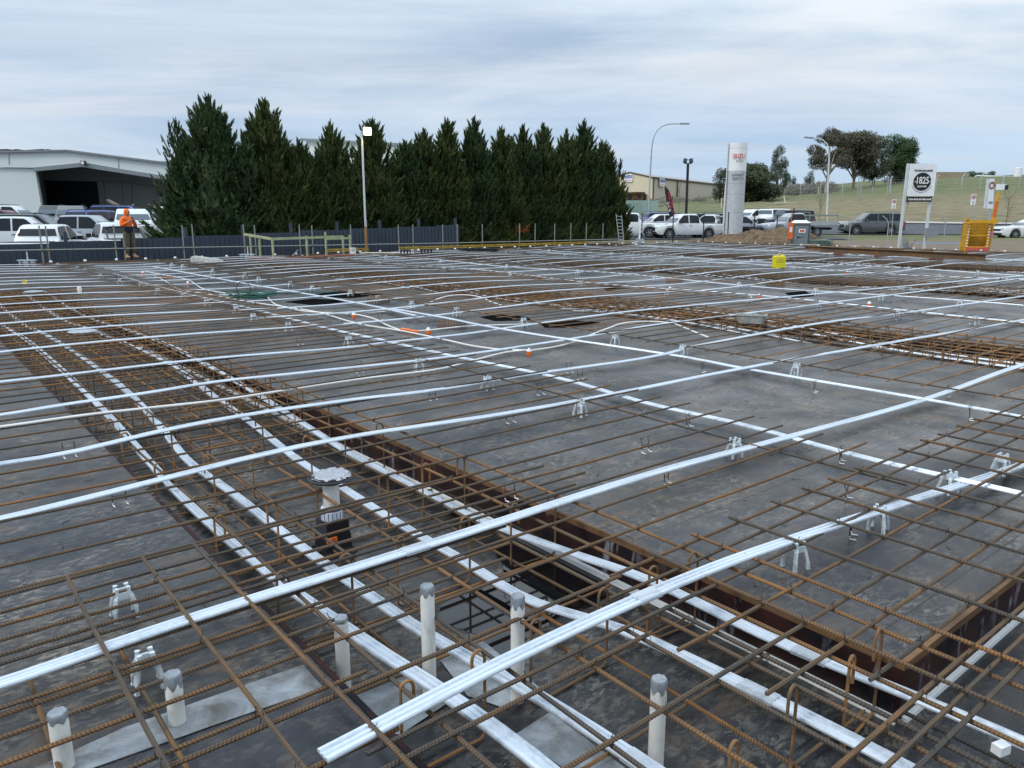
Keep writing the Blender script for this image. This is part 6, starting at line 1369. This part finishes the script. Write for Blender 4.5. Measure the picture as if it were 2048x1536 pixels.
car('cab', 'silver', 'silver ute with alloy dropside tray and ladder rack, behind the grey toilet', 1592, 59.5, 188, 426, RG, tray='alloy', cat='ute', name='tray_ute')
# road
car('suv', 'grey', 'dark grey four wheel drive driving on the road left of the logo sign', 1744, 65.8, 178, None, None, z=0.03, cat='four wheel drive', name='moving_car', cw=0)
car('sedan', 'white', 'white sedan with alloy wheels cut by the right edge of the photo', 2060, 58.5, 180, None, None, z=-0.06, cat='sedan', name='moving_car')

# ------------------------------------------------------------------ poles, signs, site things on the right
def lamp(px, pb, D, path, r, lab, mat, head=True):
    b = atd(px, pb, D); b.z = gz(b.x, b.y) - .1; e_ = empty('street_lamp', lab, 'street lamp', tuple(b), 0, 'curved street lamps')
    P = [Vector((0, 0, 0))] + [atd(x, y, D) - b for x, y in path]; P = [P[0]] + smooth_path(P[1:], .5); m = MB(); m.tube(P, [r * (1 - .5 * i / (len(P) - 1)) for i in range(len(P))], 10); m.build('pole', mat, e_)
    d_ = (P[-1] - P[-2]).normalized(); m = MB(); m.beam(P[-1] - d_ * .1, P[-1] + d_ * .8, .28, .12); m.build('lamp_head', MT['paintgrey'], e_)
lamp(1297, 446, 78, [(1297, 430), (1299, 380), (1302, 320), (1305, 285), (1312, 264), (1325, 252), (1340, 248), (1362, 247.5)], .10, 'tall curved street lamp at the left, rising beside the tan building', MT['polegrey'])
lamp(1653, 452, 77, [(1653, 440), (1655, 400), (1657, 340), (1658, 305), (1655, 290), (1647, 281), (1636, 277), (1625, 276)], .10, 'curved street lamp at the right, rising before the brown gum tree', MT['polewhite'])
# black twin floodlight pole
b = atd(1372, 440, 76); b.z = gz(b.x, b.y); e_ = empty('floodlight_pole', 'black pole with twin floodlights beside the red lettered flag', 'floodlight pole', tuple(b)); t = atd(1376, 327, 76) - b
m = MB(); m.tube([(0, 0, 0), t], .13, 10); m.beam(t + Vector((-.35, 0, 0)), t + Vector((.35, 0, 0)), .08); m.build('pole', MT['black'], e_)
for s in (-1, 1):
    m = MB(); c = t + Vector((s * .28, 0, .25)); M = Matrix.Rotation(R(-s * 12), 3, 'Y'); m.box(c, (.34, .16, .42), M=M); m.build('floodlight', MT['black'], e_); k = e_.children[-1]; m = MB(); m.box(c + Vector((0, -.085, .04)), (.22, .02, .2), M=M); m.build('lens', MT['clearglass'], k)
# lit lamp pole by the fence
b = onv(733, 500, VE - 0.3); b.z = 0; zt = zof(b, 262); zm = zof(b, 452); e_ = empty('work_lamp_pole', 'white pole with a lit floodlight standing on the deck edge before the fence', 'work light', (b.x, b.y, 0))
m = MB(); m.tube([(0, 0, 0), (0, 0, zm)], .055, 10); m.build('rusty_base', MT['beamsteel'], e_); m = MB(); m.tube([(0, 0, zm), (0, 0, zt)], .042, 10); m.build('pole', MT['polewhite'], e_)
m = MB(); c = Vector((.24, -.06, zt - .02)); m.box(c, (.34, .12, .34), .3); m.beam((0, 0, zt), c, .04); m.build('floodlight', MT['paintgrey'], e_); k = e_.children[-1]; m = MB(); m.box(c + Vector((.02, -.066, 0)), (.28, .02, .28), .3); m.build('lit_face', MT['lamp'], k)
m = MB(); m.box((.04, -.06, zm + .1), (.06, .04, .3)); m.build('bracket', MT['polegrey'], e_)
ln = bpy.data.lights.new('flood', 'SPOT'); lo = bpy.data.objects.new('flood', ln); C.objects.link(lo); lo.parent = e_; lo.location = c + Vector((.04, -.14, 0)); ln.energy = 60; ln.color = (1, .85, .6); ln.spot_size = R(120); ln.shadow_soft_size = .15; lo.rotation_euler = (R(62), 0, R(18))
# sign pylon
PD = 55.0; b = atd(1465, 480, PD); b.z = gz(b.x, b.y) - .2; e_ = empty('sign_pylon', 'tall white and grey curved sign pylon with red lettering behind the soil heap', 'sign pylon', tuple(b), R(-12)); ztp = atd(1473, 286, PD).z - b.z; wp = 35 * PD / 1527 / 2
zsp = atd(1470, 342, PD).z - b.z
def pyl(m, z0, z1, gr=1.0):
    n = 14; pr = [(-wp * gr + 2 * wp * gr * i / n, -.42 * math.cos((i / n - .5) * math.pi) ** .8 * gr - .02) for i in range(n + 1)] + [(wp * gr, .28), (-wp * gr, .28)]
    m.prism(pr, z0, z1)
m = MB(); pyl(m, zsp, ztp); m.build('white_panel', MT['white'], e_); m = MB(); pyl(m, 0, zsp - .002, .997); m.build('grey_panel', simple('silver_grey_panel', (.52, .53, .55), .45, .1), e_)
m = MB()
for py in (297, 367, 388, 425): z = atd(1470, py, PD).z - b.z; pyl(m, z - .008, z + .008, 1.004)
m.build('joint', MT['paintgrey'], e_)
m = MB(); m.box((-wp - .03, .05, ztp / 2), (.05, .42, ztp)); m.build('edge_trim', MT['polewhite'], e_)
def ptxt(s, py, size, mat_, sx, x0=.12): return text('lettering', s, size, mat_, e_, (x0, -.462, atd(1470, py, PD).z - b.z), (R(90), 0, 0), sx, .003)
ptxt('ISUZU', 313.5, .42, simple('sign_red', (.55, .01, .02), .4), .74, .06); ptxt('UTE', 322.5, .22, MT['paintgrey'], 1.2, .12); dk = simple('dark_grey_lettering', (.13, .14, .16), .5); ptxt('BATHURST', 350.5, .215, dk, .80, .08); ptxt('ISUZU UTE', 358, .215, dk, .76, .08)
p = atd(1450, 400, 57); m = MB(); m.beam((0, 0, 0), (0, 0, 3.6), .3, .05); tag(m.build('white_board', MT['white'], None, (p.x, p.y, 0.2)), 'narrow white board standing just behind the left edge of the pylon', 'board')
# feather flag
b = atd(1348, 470, 58); b.z = 0; e_ = empty('feather_flag', 'black feather flag with red letters above the white four door ute', 'flag', tuple(b)); FDP = 58
Lp = [atd(x, y, FDP) - b for x, y in ((1329, 372), (1330, 385), (1333, 400), (1335, 415), (1338, 428), (1341, 434))]; Rp = [atd(x, y, FDP) - b for x, y in ((1329.3, 372), (1337.5, 382), (1342, 397), (1345, 412), (1348, 427), (1349.5, 434))]
m = MB(); n = len(Lp); th = Vector((0, .02, 0)); m.add([*Lp, *Rp] + [p + th for p in Lp] + [p + th for p in Rp], [(i, i + n, i + n + 1, i + 1) for i in range(n - 1)] + [(2 * n + i + 1, 2 * n + i + n + 1, 2 * n + i + n, 2 * n + i) for i in range(n - 1)]); m.build('cloth', simple('black_flag_cloth', (.012, .012, .02), .7), e_)
m = MB(); m.tube([(0, 0, 0), Lp[-1] + Vector((.3, .05, 0)), Rp[-1] + Vector((.05, .04, 0))] + [p + Vector((.03, .03, 0)) for p in reversed(Rp[:-1])], .022, 6); m.build('pole', MT['black'], e_)
rd_ = simple('flag_red', (.6, .03, .03), .6)
for ch, x, y in (('I', 1337.3, 387), ('S', 1339.2, 394.5), ('U', 1341, 403), ('Z', 1342.7, 411.5), ('U', 1344.6, 420.5)): text('red_letter', ch, .40, rd_, e_, tuple(atd(x, y, FDP) - b + Vector((0, -.02, 0))), (R(90), R(12), 0), 1.0, .004)
for ch, x, y in (('U', 1335.8, 407), ('T', 1337.2, 414), ('E', 1339, 421)): text('white_letter', ch, .24, MT['white'], e_, tuple(atd(x, y, FDP) - b + Vector((0, -.02, 0))), (R(90), R(12), 0), 1.0, .006)
# logo sign on two posts
LD = 38.6; b = atd(1836, 495, LD); b.z = gz(b.x, b.y); e_ = empty('logo_sign', 'white sign on two posts with a round black 1825 logo', 'sign', tuple(b)); at_ = lambda x, y, D=LD: atd(x, y, D) - b
for (x0, y0, x1, y1, nm) in ((1808, 500, 1819, 327, 0), (1861, 500, 1871, 330, 1)):
    m = MB(); m.beam(Vector((at_(x1, y1).x - .05, .08, -.2)), at_(x1, y1) + Vector((-.02, .08, 0)), .13, .10); m.build('post', MT['polewhite'], e_)
z0, z1 = at_(1843, 404).z, at_(1843, 327.5).z; xl, xr_ = at_(1816.5, 365).x, at_(1869.5, 365).x; xc = (xl + xr_) / 2
m = MB(); m.box((xc, -.02, (z0 + z1) / 2 + .14), (xr_ - xl, .06, z1 - z0 - .28)); m.build('board', MT['white'], e_)
m = MB(); m.box((xc - .04, -.02, z0 + .13), (xr_ - xl - .08, .07, .24)); m.build('black_band', MT['black'], e_)
zc2 = at_(1843, 363.5).z; rr = 17.5 * LD / 1563
m = MB(); m.add([(xc + rr * math.cos(2 * math.pi * k / 40), -.056, zc2 + rr * math.sin(2 * math.pi * k / 40)) for k in range(40)] + [(xc + rr * math.cos(2 * math.pi * k / 40), -.045, zc2 + rr * math.sin(2 * math.pi * k / 40)) for k in range(40)], [tuple(reversed(range(40)))] + [(k, (k + 1) % 40, 40 + (k + 1) % 40, 40 + k) for k in range(40)]); m.build('black_disc', MT['black'], e_)
def stx(s, x, z, size, mat_, sx=1.0, bold=.004): return text('lettering', s, size, mat_, e_, (x, -.066, z), (R(90), 0, 0), sx, bold)
stx('You have just passed', xc, at_(1843, 341).z, .128, MT['black'], .82); stx('1825', xc, zc2 + .045, .46, MT['whitetip'], .72, .008); stx('CUSTOMS', xc, zc2 - .23, .10, MT['whitetip'], 1.0); stx('Come back and visit soon!', xc - .04, z0 + .13, .132, MT['whitetip'], .80, .006)
for s in (-1, 1): m = MB(); m.box((xc + s * rr * .80, -.062, zc2), (rr * .3, .008, .025)); m.build('white_dash', MT['whitetip'], e_)
m = MB()
for k in range(22): t = R(205 + k * 6.2); m.box((xc + rr * 1.16 * math.cos(t), -.055, zc2 + rr * 1.16 * math.sin(t)), (.035, .012, .035), 0)
m.build('curved_line', MT['tape'], e_)
m = MB(); p = at_(1858, 465); m.box((p.x, -.18, p.z), (24 * LD / 1563, .22, 18 * LD / 1563)); m.build('grey_box', MT['paintgrey'], e_)
# traffic signs
for px, pb, pt, D, lab in ((1783, 474, 399, 60, 'small speed sign post beside the rear of the grey four wheel drive'), (1943, 480, 389, 52, 'small speed sign post behind the yellow cage')):
    b = atd(px, pb, D); b.z = gz(b.x, b.y); e_ = empty('speed_sign', lab, 'road sign', tuple(b)); t = atd(px + (5 if px < 1800 else 4), pt, D) - b; m = MB(); m.tube([(0, 0, -.1), t], .03, 8); m.build('post', MT['polegrey'], e_)
    zz = t.z - .33; m = MB(); m.box((t.x, -.05, zz), (.32, .02, .70)); m.build('plate', MT['white'], e_)
    m = MB(); n = 20; m.add([(t.x + q * math.cos(2 * math.pi * k / n), -.066, zz + .17 + q * math.sin(2 * math.pi * k / n)) for q in (.145, .105) for k in range(n)], [(k, n + k, n + (k + 1) % n, (k + 1) % n) for k in range(n)]); m.build('red_ring', MT['red'], e_)
    text('lettering', '60', .15, MT['black'], e_, (t.x, -.07, zz + .17), (R(90), 0, 0), .9, .004); m = MB(); m.tube([(t.x + .08, -.066, zz - .1), (t.x - .08, -.066, zz - .16), (t.x + .08, -.066, zz - .22), (t.x - .05, -.066, zz - .28)], .012, 4); m.build('symbol', MT['black'], e_)
# banner sign
b = atd(1980, 480, 75); b.z = gz(b.x, b.y); e_ = empty('banner_sign', 'tall narrow white sign with a round dark red emblem behind the orange boom', 'sign', tuple(b)); bt = lambda x, y: atd(x, y, 75) - b
m = MB(); m.tube([(bt(1984, 420).x, .1, 0), bt(1984, 360) + Vector((0, .1, 0))], .1, 8); m.build('pole', MT['polegrey'], e_)
for nm, q, mt_, y in (('panel', ((1973.5, 417), (1986, 417.5), (1989, 357.5), (1979.5, 357.5)), MT['white'], 0), ('side_panel', ((1969.5, 416.5), (1973.2, 417), (1979.2, 357.5), (1976, 358)), MT['polewhite'], .02)): solid(nm, [tuple(bt(*p) + Vector((0, y, 0))) for p in q], mt_, .2, e_)
c = bt(1983.5, 371); m = MB(); n = 20; m.add([(c.x + q * .75 * math.cos(2 * math.pi * k / n), c.y - .03, c.z + q * math.sin(2 * math.pi * k / n)) for q in (.36, .2) for k in range(n)], [(k, n + k, n + (k + 1) % n, (k + 1) % n) for k in range(n)]); m.build('emblem', simple('emblem_red', (.30, .08, .07), .6), e_)
m = MB(); c = bt(1981, 405); m.box((c.x, c.y - .02, c.z), (.36, .02, .2)); m.build('grey_patch', MT['paintgrey'], e_)
# yellow work cage
CD_ = 34.8; b = atd(1955, 506, CD_); b.z = -.05; e_ = empty('lift_cage', 'yellow mesh work cage with red kickboard standing beyond the right deck edge', 'work cage', tuple(b)); ct = lambda x, y, D=CD_: atd(x, y, D) - b
zt = ct(1955, 446).z; zb = 0.05; x0, x1, x2 = ct(1933, 480).x, ct(1971, 480).x, ct(1987, 480).x; dp = .85
frame = MB(); bt_ = lambda x, y, z: Vector((x, y, z))
for (x, y) in ((x0, 0), (x1, -.1), (x2, dp * .3), (x0 + .25, dp)): frame.beam((x, y, zb), (x + .06, y, zt), .058)
for z in (zb + .02, zb + .24, (zb + zt) / 2 + .1, zt): frame.beam((x0, 0, z), (x1, -.1, z), .04); frame.beam((x1, -.1, z), (x2, dp * .3, z), .04); frame.beam((x0, 0, z), (x0 + .25, dp, z), .04); frame.beam((x0 + .25, dp, z), (x2, dp * .3, z), .04)
frame.build('frame', MT['yellowsteel'], e_)
m = MB(); 
def meshpanel(p, q, za, zb2, st=.06):
    p = Vector(p); q = Vector(q); n = max(1, int((q - p).length / st)); 
    for i in range(n + 1): a = p + (q - p) * (i / n); m.beam((a.x, a.y, za), (a.x, a.y, zb2), .016)
    k = int((zb2 - za) / st)
    for i in range(k + 1): z = za + (zb2 - za) * i / k; m.beam((p.x, p.y, z), (q.x, q.y, z), .016)
meshpanel((x0 + .25, dp, 0), (x2, dp * .3, 0), zb, zt); meshpanel((x0, .0, 0), (x0 + .25, dp, 0), zb, zt); meshpanel((x1, -.1, 0), (x2, dp * .3, 0), zb, zt); m.build('mesh', simple('ochre_mesh', (.60, .33, .02), .5), e_)
m = MB(); m.add([(x0 + .25, dp + .02, zb), (x2, dp * .3 + .02, zb), (x2, dp * .3 + .02, zt), (x0 + .25, dp + .02, zt)], [(0, 1, 2, 3)]); m.build('rear_sheet', simple('ochre_sheet', (.42, .25, .03), .6), e_)
m = MB(); m.beam((x0, -.04, zb + .13), (x1, -.14, zb + .13), .03, .20); m.beam((x1, -.14, zb + .13), (x2, dp * .28, zb + .13), .03, .20); m.build('kickboard', simple('faded_red', (.62, .12, .08), .6), e_)
m = MB(); m.beam((ct(1926, 446).x, -.2, zt + .06), (x2 - .05, -.2, zt + .05), .10, .14); m.box((ct(1929, 440).x, -.2, zt + .16), (.15, .1, .12)); m.build('lifting_bar', MT['yellowsteel'], e_)
for x in (x0, x1):
    for k in range(9): m = MB(); m.box((x + .02, -.15 if x == x1 else -.05, zb + .28 + k * .125), (.06, .03, .045), 0); m.build('stripe', MT['white'], e_)
m = MB(); m.box(((x1 + x2) / 2, -.05, (zb + zt) / 2 + .15), (.2, .03, .28)); m.build('notice', simple('notice_pink', (.55, .22, .22), .6), e_)
# orange boom beside it
b = atd(1984, 450, CD_ + .6); b.z = -.05; e_ = empty('boom_mast', 'slanted orange and yellow mast with a white box on top, rising from the yellow cage', 'mast', tuple(b)); p0 = atd(1985, 446, CD_ + .6) - b; p1 = atd(1998, 384, CD_ + .6) - b
m = MB(); m.beam((p0.x - .1, 0, 0), p0, .09); m.beam(p0, p0 * .82 + p1 * .18, .15, .12); m.beam(p0 * .3 + p1 * .7, p1, .11, .09); m.build('mast_end', MT['yellowsteel'], e_); m = MB(); m.beam(p0 * .82 + p1 * .18, p0 * .3 + p1 * .7, .125, .10); m.build('mast', simple('orange_steel', (.62, .16, .02), .5), e_)
m = MB(); c = atd(2002, 374, CD_ + .6) - b; m.box(c, (.31, .22, .25)); m.build('lamp_box', MT['white'], e_); m = MB(); m.box(c + Vector((.18, -.02, -.02)), (.15, .2, .2)); m.build('lamp', MT['wire'], e_); m = MB(); m.tube([c + Vector((.05, 0, .15)), c + Vector((.1, 0, .5))], .02, 5); m.build('antenna', MT['polegrey'], e_)
# portable toilet with orange return bin sign
b = atd(1597, 493, 42.5); b.z = -.05; e_ = empty('portable_toilet', 'grey portable toilet with white roof beyond the right deck edge', 'portable toilet', tuple(b), R(-16)); h = atd(1597, 446, 42.5).z + .05; w_ = .48
m = MB(); m.box((0, 0, h / 2), (w_ * 2, 1.0, h)); m.build('cabin', MT['portaloo'], e_)
m = MB(); m.add([(-w_ - .03, -.6, h), (w_ + .03, -.6, h), (w_ + .03, .6, h), (-w_ - .03, .6, h), (-w_ * .6, -.4, h + .15), (w_ * .6, -.4, h + .15), (w_ * .6, .4, h + .15), (-w_ * .6, .4, h + .15)], [(0, 1, 5, 4), (1, 2, 6, 5), (2, 3, 7, 6), (3, 0, 4, 7), (4, 5, 6, 7), (3, 2, 1, 0)]); m.build('roof', MT['whitetip'], e_)
m = MB(); m.box((.05, -.56, h * .47), (w_ * 1.45, .03, h * .86)); d_ = m.build('door', simple('grey_door', (.17, .20, .215), .5), e_); m = MB(); m.box((-.1, -.59, h * .42), (.10, .03, .06)); m.box((.05, -.585, h * .42), (.25, .02, .02)); m.build('latch', MT['black'], d_)
m = MB(); m.box((0.08, -.585, h * .68), (.34, .012, .2)); m.build('sticker', MT['whitetip'], d_); m = MB(); m.box((0.08, -.594, h * .68), (.22, .01, .10)); m.build('red_print', MT['red'], d_)
m = MB(); m.box((0, -.563, h * .95), (w_ * 2.02, .03, .04)); m.box((-w_, -.55, h / 2), (.06, .06, h)); m.box((w_, -.55, h / 2), (.06, .06, h)); m.build('corner_ribs', MT['portaloo'], e_)
b = atd(1578, 500, 41.0); b.z = -.05; e_ = empty('orange_sign', 'orange board on a leaning post before the portable toilet', 'sign', tuple(b)); t = lambda x, y: atd(x, y, 41.0) - b
m = MB(); m.beam(t(1573, 497), t(1585, 425), .05); m.build('post', MT['beamsteel'], e_); solid('board', [tuple(t(*q) + Vector((0, -.06, 0))) for q in ((1575, 477), (1584, 478), (1587, 446), (1577, 444))], MT['orange'], .04, e_); solid('notice', [tuple(t(*q) + Vector((0, -.065, 0))) for q in ((1578, 464), (1583, 464.5), (1584, 454), (1579, 453.5))], MT['whitetip'], .003, e_)
# soil heap
m = MB(); b = U(UE + 2.5, 26.6, -.12); rnd = random.Random(12); vs = []; GX, GY = 70, 34
for j in range(GY + 1):
    for i in range(GX + 1):
        x = -1 + 2 * i / GX; y = -1 + 2 * j / GY; q = math.hypot(x, y) + .06 * math.sin(6 * math.atan2(y, x)); z = max(0, 1 - q) ** .85; z *= (.45 + .72 * math.exp(-((x + .42) / .40) ** 2) + .25 * math.exp(-((x - .35) / .3) ** 2)); z += (.05 * math.sin(x * 17 + y * 7) + .04 * math.sin(x * 37 - y * 23) + rnd.uniform(-.045, .045)) * min(1, max(0, 1 - q) * 5)
        vs.append((x * 6.0, y * 1.9, 1.18 * z - (.05 if q > 1 else 0)))
m.add(vs, [(j * (GX + 1) + i, j * (GX + 1) + i + 1, (j + 1) * (GX + 1) + i + 1, (j + 1) * (GX + 1) + i) for j in range(GY) for i in range(GX)], True)
o = m.build('soil_heap', MT['dirt'], None, b, GR + R(90)); tag(o, 'long brown soil heap before the sign pylon', 'soil heap')
# pallets of green mesh, planks
p = atd(1636, 495, 42.0); m = MB(); rnd = random.Random(2)
for k in range(6): m.box((rnd.uniform(-.06, .06), 0, .08 + k * .055), (1.25, .9, .025), rnd.uniform(-.04, .04))
for k in range(3): m.box((-.6 + k * .6, 0, .03), (.1, .9, .06))
tag(m.build('panel_stack', simple('green_grey_panels', (.18, .26, .22), .6, .2, .35, 8), None, (p.x, p.y, -.03)), 'low stack of green grey panels right of the portable toilet', 'stack')
p = atd(1603, 498, 41.4); m = MB(); m.box((0, 0, .1), (1.7, .3, .06), .05); m.box((.8, .4, .1), (1.2, .2, .06), .12); tag(m.build('timber_plank', simple('pale_plank', (.45, .41, .33), .8), None, (p.x, p.y, 0)), 'pale planks lying at the foot of the portable toilet', 'planks')
# black star posts and small wire fence, ladder, white stand
for px, pt, lab in ((1283, 425, 'right behind the white stand'), (1345, 424, 'crossing the front of the white four door ute'), (1406, 426, 'at the bare tray of the single cab ute'), (1455, 424, 'at the left foot of the pylon'), (1507, 425, 'between soil heap and white wagon'), (1552, 430, 'at the right side of the soil heap'), (1585, 416, 'just above the orange board')):
    b = atd(px, 486, 47.5); b.z = -.1; t = atd(px + (px - CX) * .006, pt, 47.5) - b; m = MB(); m.tube([(0, 0, 0), t], .033, 6); tag(m.build('fence_post', MT['black'], None, b), 'thin black fence post ' + lab, 'fence post', 'black posts beyond the deck corner')
for px, D, pt, lab in ((1697, 44, 447, 'below the dark grey four wheel drive front'), (1773, 41.5, 448, 'near the dark grey four wheel drive rear wheel'), (1887, 38.5, 446, 'between the grey box and the yellow cage')):
    b = atd(px, 488, D); b.z = -.1; t = atd(px + 4, pt, D) - b; m = MB(); m.tube([(0, 0, 0), t, t + Vector((-.12, 0, .25)), t + Vector((-.35, 0, .42))], .025, 6); tag(m.build('bent_post', MT['polegrey'], None, b), 'grey post with bent top ' + lab, 'fence post', 'bent top posts beyond the right deck edge')
m = MB(); b = atd(1245, 492, 44.2); b.z = 0; t = lambda x, y: atd(x, y, 44.2) - b
for (a0_, a1_) in (((1239, 490), (1232, 428)), ((1248, 489), (1243, 430))): m.beam(t(*a0_), t(*a1_), .05, .04)
for k in range(9): f = k / 9 + .05; m.beam(t(1239 - 7 * f, 490 - 62 * f), t(1248 - 5 * f, 489 - 59 * f), .035)
tag(m.build('ladder', MT['polegrey'], None, b), 'pale ladder leaning at the end of the conifer hedge', 'ladder')
b = atd(1279, 491, 44.5); b.z = 0; e_ = empty('tripod_stand', 'white post on a low box with three braces beside the ladder', 'stand', tuple(b)); t = lambda x, y: atd(x, y, 44.5) - b
m = MB(); m.beam(t(1278, 487), t(1280, 452), .09); m.build('post', MT['white'], e_); m = MB(); m.box((0, 0, .2), (.42, .3, .25)); m.build('base_box', MT['polegrey'], e_); m = MB()
for dx in (-10, 10, -5): m.beam(t(1279, 458), t(1279 + dx, 470), .03)
m.build('brace', MT['polewhite'], e_)
m = MB(); b = atd(1225, 488, 45.5); b.z = -.1; t = lambda x, y: atd(x, y, 45.5) - b
for x in (1222, 1233, 1258, 1283): m.beam((t(x, 480).x, 0, 0), t(x, 473), .04)
m.beam(t(1205, 475), t(1283, 472), .03); m.beam(t(1205, 483), t(1283, 482), .02)
tag(m.build('low_rail', MT['black'], None, b), 'low black rail between the hedge end and the white stand', 'rail')
# blue trestles, bent sheets, steel beams near the right edge
b = atd(1880, 502, 47); b.z = 0; e_ = empty('blue_trestle', 'pair of light blue steel trestles below the grey box of the logo sign', 'trestle', tuple(b)); t = lambda x, y: atd(x, y, 47) - b
for (xa, xb) in ((1838, 1885), (1886, 1921)):
    m = MB(); ya = 488
    for y2 in (0, .7):
        for x in (xa, xb, (xa + xb) / 2): m.beam(t(x, 502) + Vector((0, y2, 0)), t(x, ya) + Vector((0, y2, 0)), .075)
        m.beam(t(xa, ya) + Vector((0, y2, 0)), t(xb, ya) + Vector((0, y2, 0)), .085); m.beam(t(xa, 497) + Vector((0, y2, 0)), t(xb, 497) + Vector((0, y2, 0)), .06)
    m.beam(t(xa, ya), t(xa, ya) + Vector((0, .7, 0)), .075); m.beam(t(xb, ya), t(xb, ya) + Vector((0, .7, 0)), .075); m.build('trestle_frame', MT['blue'], e_)
b = atd(1816, 502, 38); b.z = 0; t = lambda x, y: atd(x, y, 38) - b; m = MB()
q = [t(1808, 500), t(1822, 501), t(1815, 477), t(1811, 476)]; m.add(q + [p + Vector((.05, .3, 0)) for p in q], [(0, 1, 2, 3), (7, 6, 5, 4), (0, 4, 5, 1), (1, 5, 6, 2), (2, 6, 7, 3), (3, 7, 4, 0)]); m.beam(t(1795, 498), t(1812, 495), .2, .05); m.beam(t(1818, 495), t(1834, 499), .35, .05); m.beam(t(1818, 496), t(1831, 479), .06)
tag(m.build('bent_sheet', MT['sheet'], None, b), 'bent pale metal sheets leaning at the left foot of the logo sign', 'metal sheet')
def hbeam(a, b_, lab, h=.2, w2=.2):
    A_ = Vector(a); B_ = Vector(b_); m = MB(); d_ = B_ - A_; up = Vector((0, 0, 1))
    m.beam(Vector(), d_, w2, .02); m.beam(up * h, d_ + up * h, w2, .02); m.beam(up * h / 2, d_ + up * h / 2, .02, h - .02)
    tag(m.build('steel_beam', MT['beamsteel'], None, A_), lab, 'steel beam')
hbeam(at(1640, 503, .18), at(1970, 521, .18), 'long rusty steel beam lying on timber blocks near the right deck edge'); hbeam(at(1610, 499, .12), at(1800, 505, .12), 'rusty steel beam lying behind the longest one, nearer the toilet', .16)
for px, py, lab in ((1680, 508, 'left'), (1762, 512, 'middle'), (1872, 519, 'right')):
    p = at(px, py, .08); m = MB(); m.box((0, 0, .02), (.5, .2, .16), .4); tag(m.build('timber_block', MT['redboard'], None, p), 'timber block under the ' + lab + ' part of the long rusty beam', 'timber block')
m = MB(); rnd = random.Random(21)
for k in range(150):
    p = U(UE + rnd.uniform(.3, 3.6), rnd.uniform(5, 24))
    s = rnd.uniform(.04, .13); m.box((p.x, p.y, gz(p.x, p.y) + s * .3), (s * 1.5, s, s), rnd.uniform(0, 3))
tag(m.build('rubble', MT['concrete']), 'scattered pale rubble on the dirt beyond the deck', 'rubble', kind='stuff')
